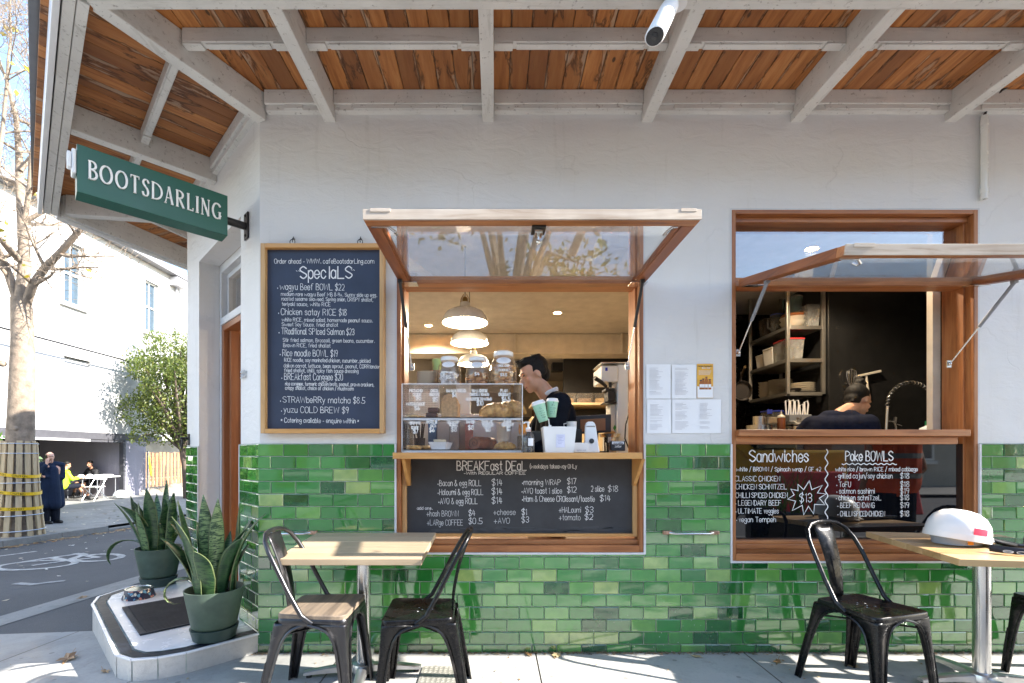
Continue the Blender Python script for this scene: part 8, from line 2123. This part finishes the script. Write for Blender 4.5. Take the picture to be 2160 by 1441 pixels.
# ------------------------------------------------------------------ across the main road (reflected in the glass and tiles)
M_TREEL = leafmat('street_tree_leaf', (.03,.06,.012), (.07,.11,.02), (.16,.18,.04), .35)
def broad_tree(loc, label, seed, h, rr, n):
    random.seed(seed); t = thing('plane_tree', label, 'tree', loc); b_ = Vector(loc)
    cs = [(b_+Vector((random.uniform(-1,1)*rr,random.uniform(-1,1)*rr*.6,h+random.uniform(-.9,1.6))), random.uniform(.5,.95)*rr*.55) for _ in range(11)]
    leafcloud('crown', cs, n, .085, M_TREEL, t); m = MB(); m.tube([b_+Vector((0,0,-.15)),b_+Vector((.05,0,1.5)),b_+Vector((0,.05,h*.65))], [.2,.16,.11], 10)
    for c, r_ in cs: m.tube([b_+Vector((0,.03,h*.6)),(b_+Vector((0,0,h*.9))+c)/2,c], [.07,.04,.012], 6)
    build('trunk', m, M_BARKP, t, smooth=60); random.seed(seed+1)
broad_tree((.2,-4.0,0), 'leafy kerbside tree behind the viewer opposite the serving window', 3, 5.0, 1.7, 2400)
broad_tree((9.5,-3.2,0), 'leafy kerbside tree to the right beyond the frame', 9, 4.6, 1.7, 2000)
broad_tree((3.6,-13.2,-.1), 'tall tree on the far side of the main road', 14, 6.0, 2.4, 2600)
sheet('pavement', -60, 60, -60, -12.0, -.02, 60, 10, M_CONC2)
M_BRICK = pm('painted_brick', (.30,.22,.18), .8, var=.2, scale=3)
fs_ = None
for k, (x0, col) in enumerate(((-13,(.52,.46,.38)),(-6,(.30,.16,.12)),(1,(.50,.50,.50)),(8,(.34,.24,.18)),(15,(.48,.44,.36)))):
    t = thing('terrace_house', ['cream','red brick','grey','brown','pale tan'][k]+' two storey terrace house on the far side of the main road', 'house', (x0+3.4,-16,-.02)); m = MB(); m.box(x0,x0+6.9,-24,-16,-.1,7.2); build('wall', m, pm('terrace_%d' % k, col, .8, var=.1, scale=2), t)
    m = MB(); m.prism([(-24.2,7.21),(-15.7,7.21),(-20,9.4)], 6.9, 'x', x0); build('roof', m, M_ROOF, t)
    for i in range(2):
        for z in (1.0,4.4):
            if z == 1.0 and i == 1: continue
            m = MB(); a = x0+1.0+i*3.2; m.box(a,a+1.6,-15.99,-15.93,z,z+1.8); m.box(a-.1,a+1.7,-15.99,-15.88,z-.14,z-.01); w = build('window', m, M_WHITE2, t, bevel=.01); m = MB(); m.box(a+.1,a+1.5,-15.928,-15.922,z+.1,z+1.7); build('pane', m, M_BLIND, w, loc=(0,0,0))
    m = MB(); m.box(x0+4.4,x0+5.5,-15.99,-15.93,0,2.3); build('door', m, M_DOORW, t, bevel=.01)
t = thing('planter', 'dark planter of long grass standing on the pavement right of the viewer', 'planter', (3.05,-1.9,0)); m = MB(); m.box(2.7,3.4,-2.05,-1.75,0,.62); build('planter_box', m, M_DARK, t, bevel=.01); m = MB()
for k in range(90):
    a = random.uniform(0,6.28); l = random.uniform(.35,.7); p = Vector((random.uniform(2.74,3.36),random.uniform(-2.0,-1.8),.6)); dx = Vector((math.cos(a),math.sin(a),0)); sd = Vector((-dx.y,dx.x,0))*.006; pts = [p+dx*l*f*.45+Vector((0,0,l*(1.3*f-.5*f*f))) for f in (0,.4,.75,1)]; m.add([q_ for i, v in enumerate(pts) for q_ in (v-sd*(1-.3*i),v+sd*(1-.3*i))], [(2*i,2*i+1,2*i+3,2*i+2) for i in range(3)], rn=random.random())
build('grass_blades', m, M_HEDGE, t)
b_ = Vector((4.05,-1.75,0)); t = thing('person', 'worker in an orange vest with grey bands, seen only as a reflection', 'person', tuple(b_)); m = MB(); H = headmat(b_+Vector((0,0,1.66)), (-.6,-.8,0), (0,0,1)); add_head(m, H); m.cap(b_+Vector((0,0,1.42)), b_+Vector((0,0,1.55)), .06, .055)
def tv(m, k): m.cap(b_+Vector((.12,0,1.36)), b_+Vector((.10,0,.95)), .12*k, .13*k); m.cap(b_+Vector((-.12,0,1.36)), b_+Vector((-.10,0,.95)), .12*k, .13*k); m.cap(b_+Vector((0,0,1.36)), b_+Vector((0,0,.95)), .12*k, .13*k)
tv(m, 1)
for c in (1,-1): m.cap(b_+Vector((.21*c,0,1.38)), b_+Vector((.27*c,.03,1.10)), .05, .043); m.cap(b_+Vector((.27*c,.03,1.10)), b_+Vector((.22*c,-.12,.88)), .042, .03); m.cap(b_+Vector((.10*c,0,.9)), b_+Vector((.11*c,0,.48)), .09, .06); m.cap(b_+Vector((.11*c,0,.48)), b_+Vector((.11*c,0,.07)), .06, .04); m.cap(b_+Vector((.11*c,.03,.04)), b_+Vector((.12*c,-.16,.035)), .04, .035); hand(m, b_+Vector((.22*c,-.12,.88)), (0,-.3,-1), (-c,0,0), .5)
remeshed('body', m, SK3, .010, t, 3, -b_); m = MB(); tv(m, 1.16); remeshed('vest', m, pm('orange_vest',(.80,.10,.015),.7), .014, t, 3, -b_)
m = MB()
for z in (1.0,1.2): m.lathe([(.166,z),(.168,z+.05)], c=b_, n=28, sx=1.62, sy=1.0, open=True)
build('reflective_band', m, M_GREYPL, t); m = MB()
for c in (1,-1): m.cap(b_+Vector((.10*c,0,.92)), b_+Vector((.11*c,0,.10)), .115, .085)
remeshed('trousers', m, M_TROUS, .014, t, 3, -b_)
for k, x in enumerate((6.6,8.3)):
    t = thing('road_barrier', ['red plastic road barrier nearer the cafe across the road','red plastic road barrier farther along the road'][k], 'barrier', (x,-8,-.13)); m = MB(); m.prism([(-8.25,-.13),(-7.75,-.13),(-7.85,.3),(-7.92,.85),(-8.08,.85),(-8.15,.3)], 1.5, 'x', x); build('barrier_body', m, pm('barrier_red_%d' % k,(.62,.03,.02),.5), t, bevel=.03)
t = thing('excavator', 'small yellow excavator parked on the main road', 'excavator', (7.6,-9.6,-.13)); M_YEL = pm('machine_yellow',(.75,.42,.02),.45)
m = MB(); m.box(6.6,8.9,-10.4,-8.9,.45,1.35); build('body', m, M_YEL, t, bevel=.06); m = MB(); m.box(6.7,7.7,-10.0,-9.0,1.36,2.5); build('cab', m, M_BLACKGLASS, t, bevel=.05)
for y in (-10.5,-8.95): m = MB(); m.prism([(6.4,-.1),(9.0,-.1),(9.2,.15),(9.0,.42),(6.4,.42),(6.2,.15)], .35, 'y', y); build('track', m, M_RUBBER, t, bevel=.03)
m = MB(); m.bar((6.7,-9.3,1.2),(5.0,-9.3,2.9),.2,.28); m.bar((5.0,-9.3,2.9),(4.0,-9.3,1.4),.16,.22); m.prism([(3.7,.9),(4.2,.9),(4.15,1.5),(3.9,1.5)], .5, 'y', -9.55); build('boom', m, M_YEL, t, bevel=.02)
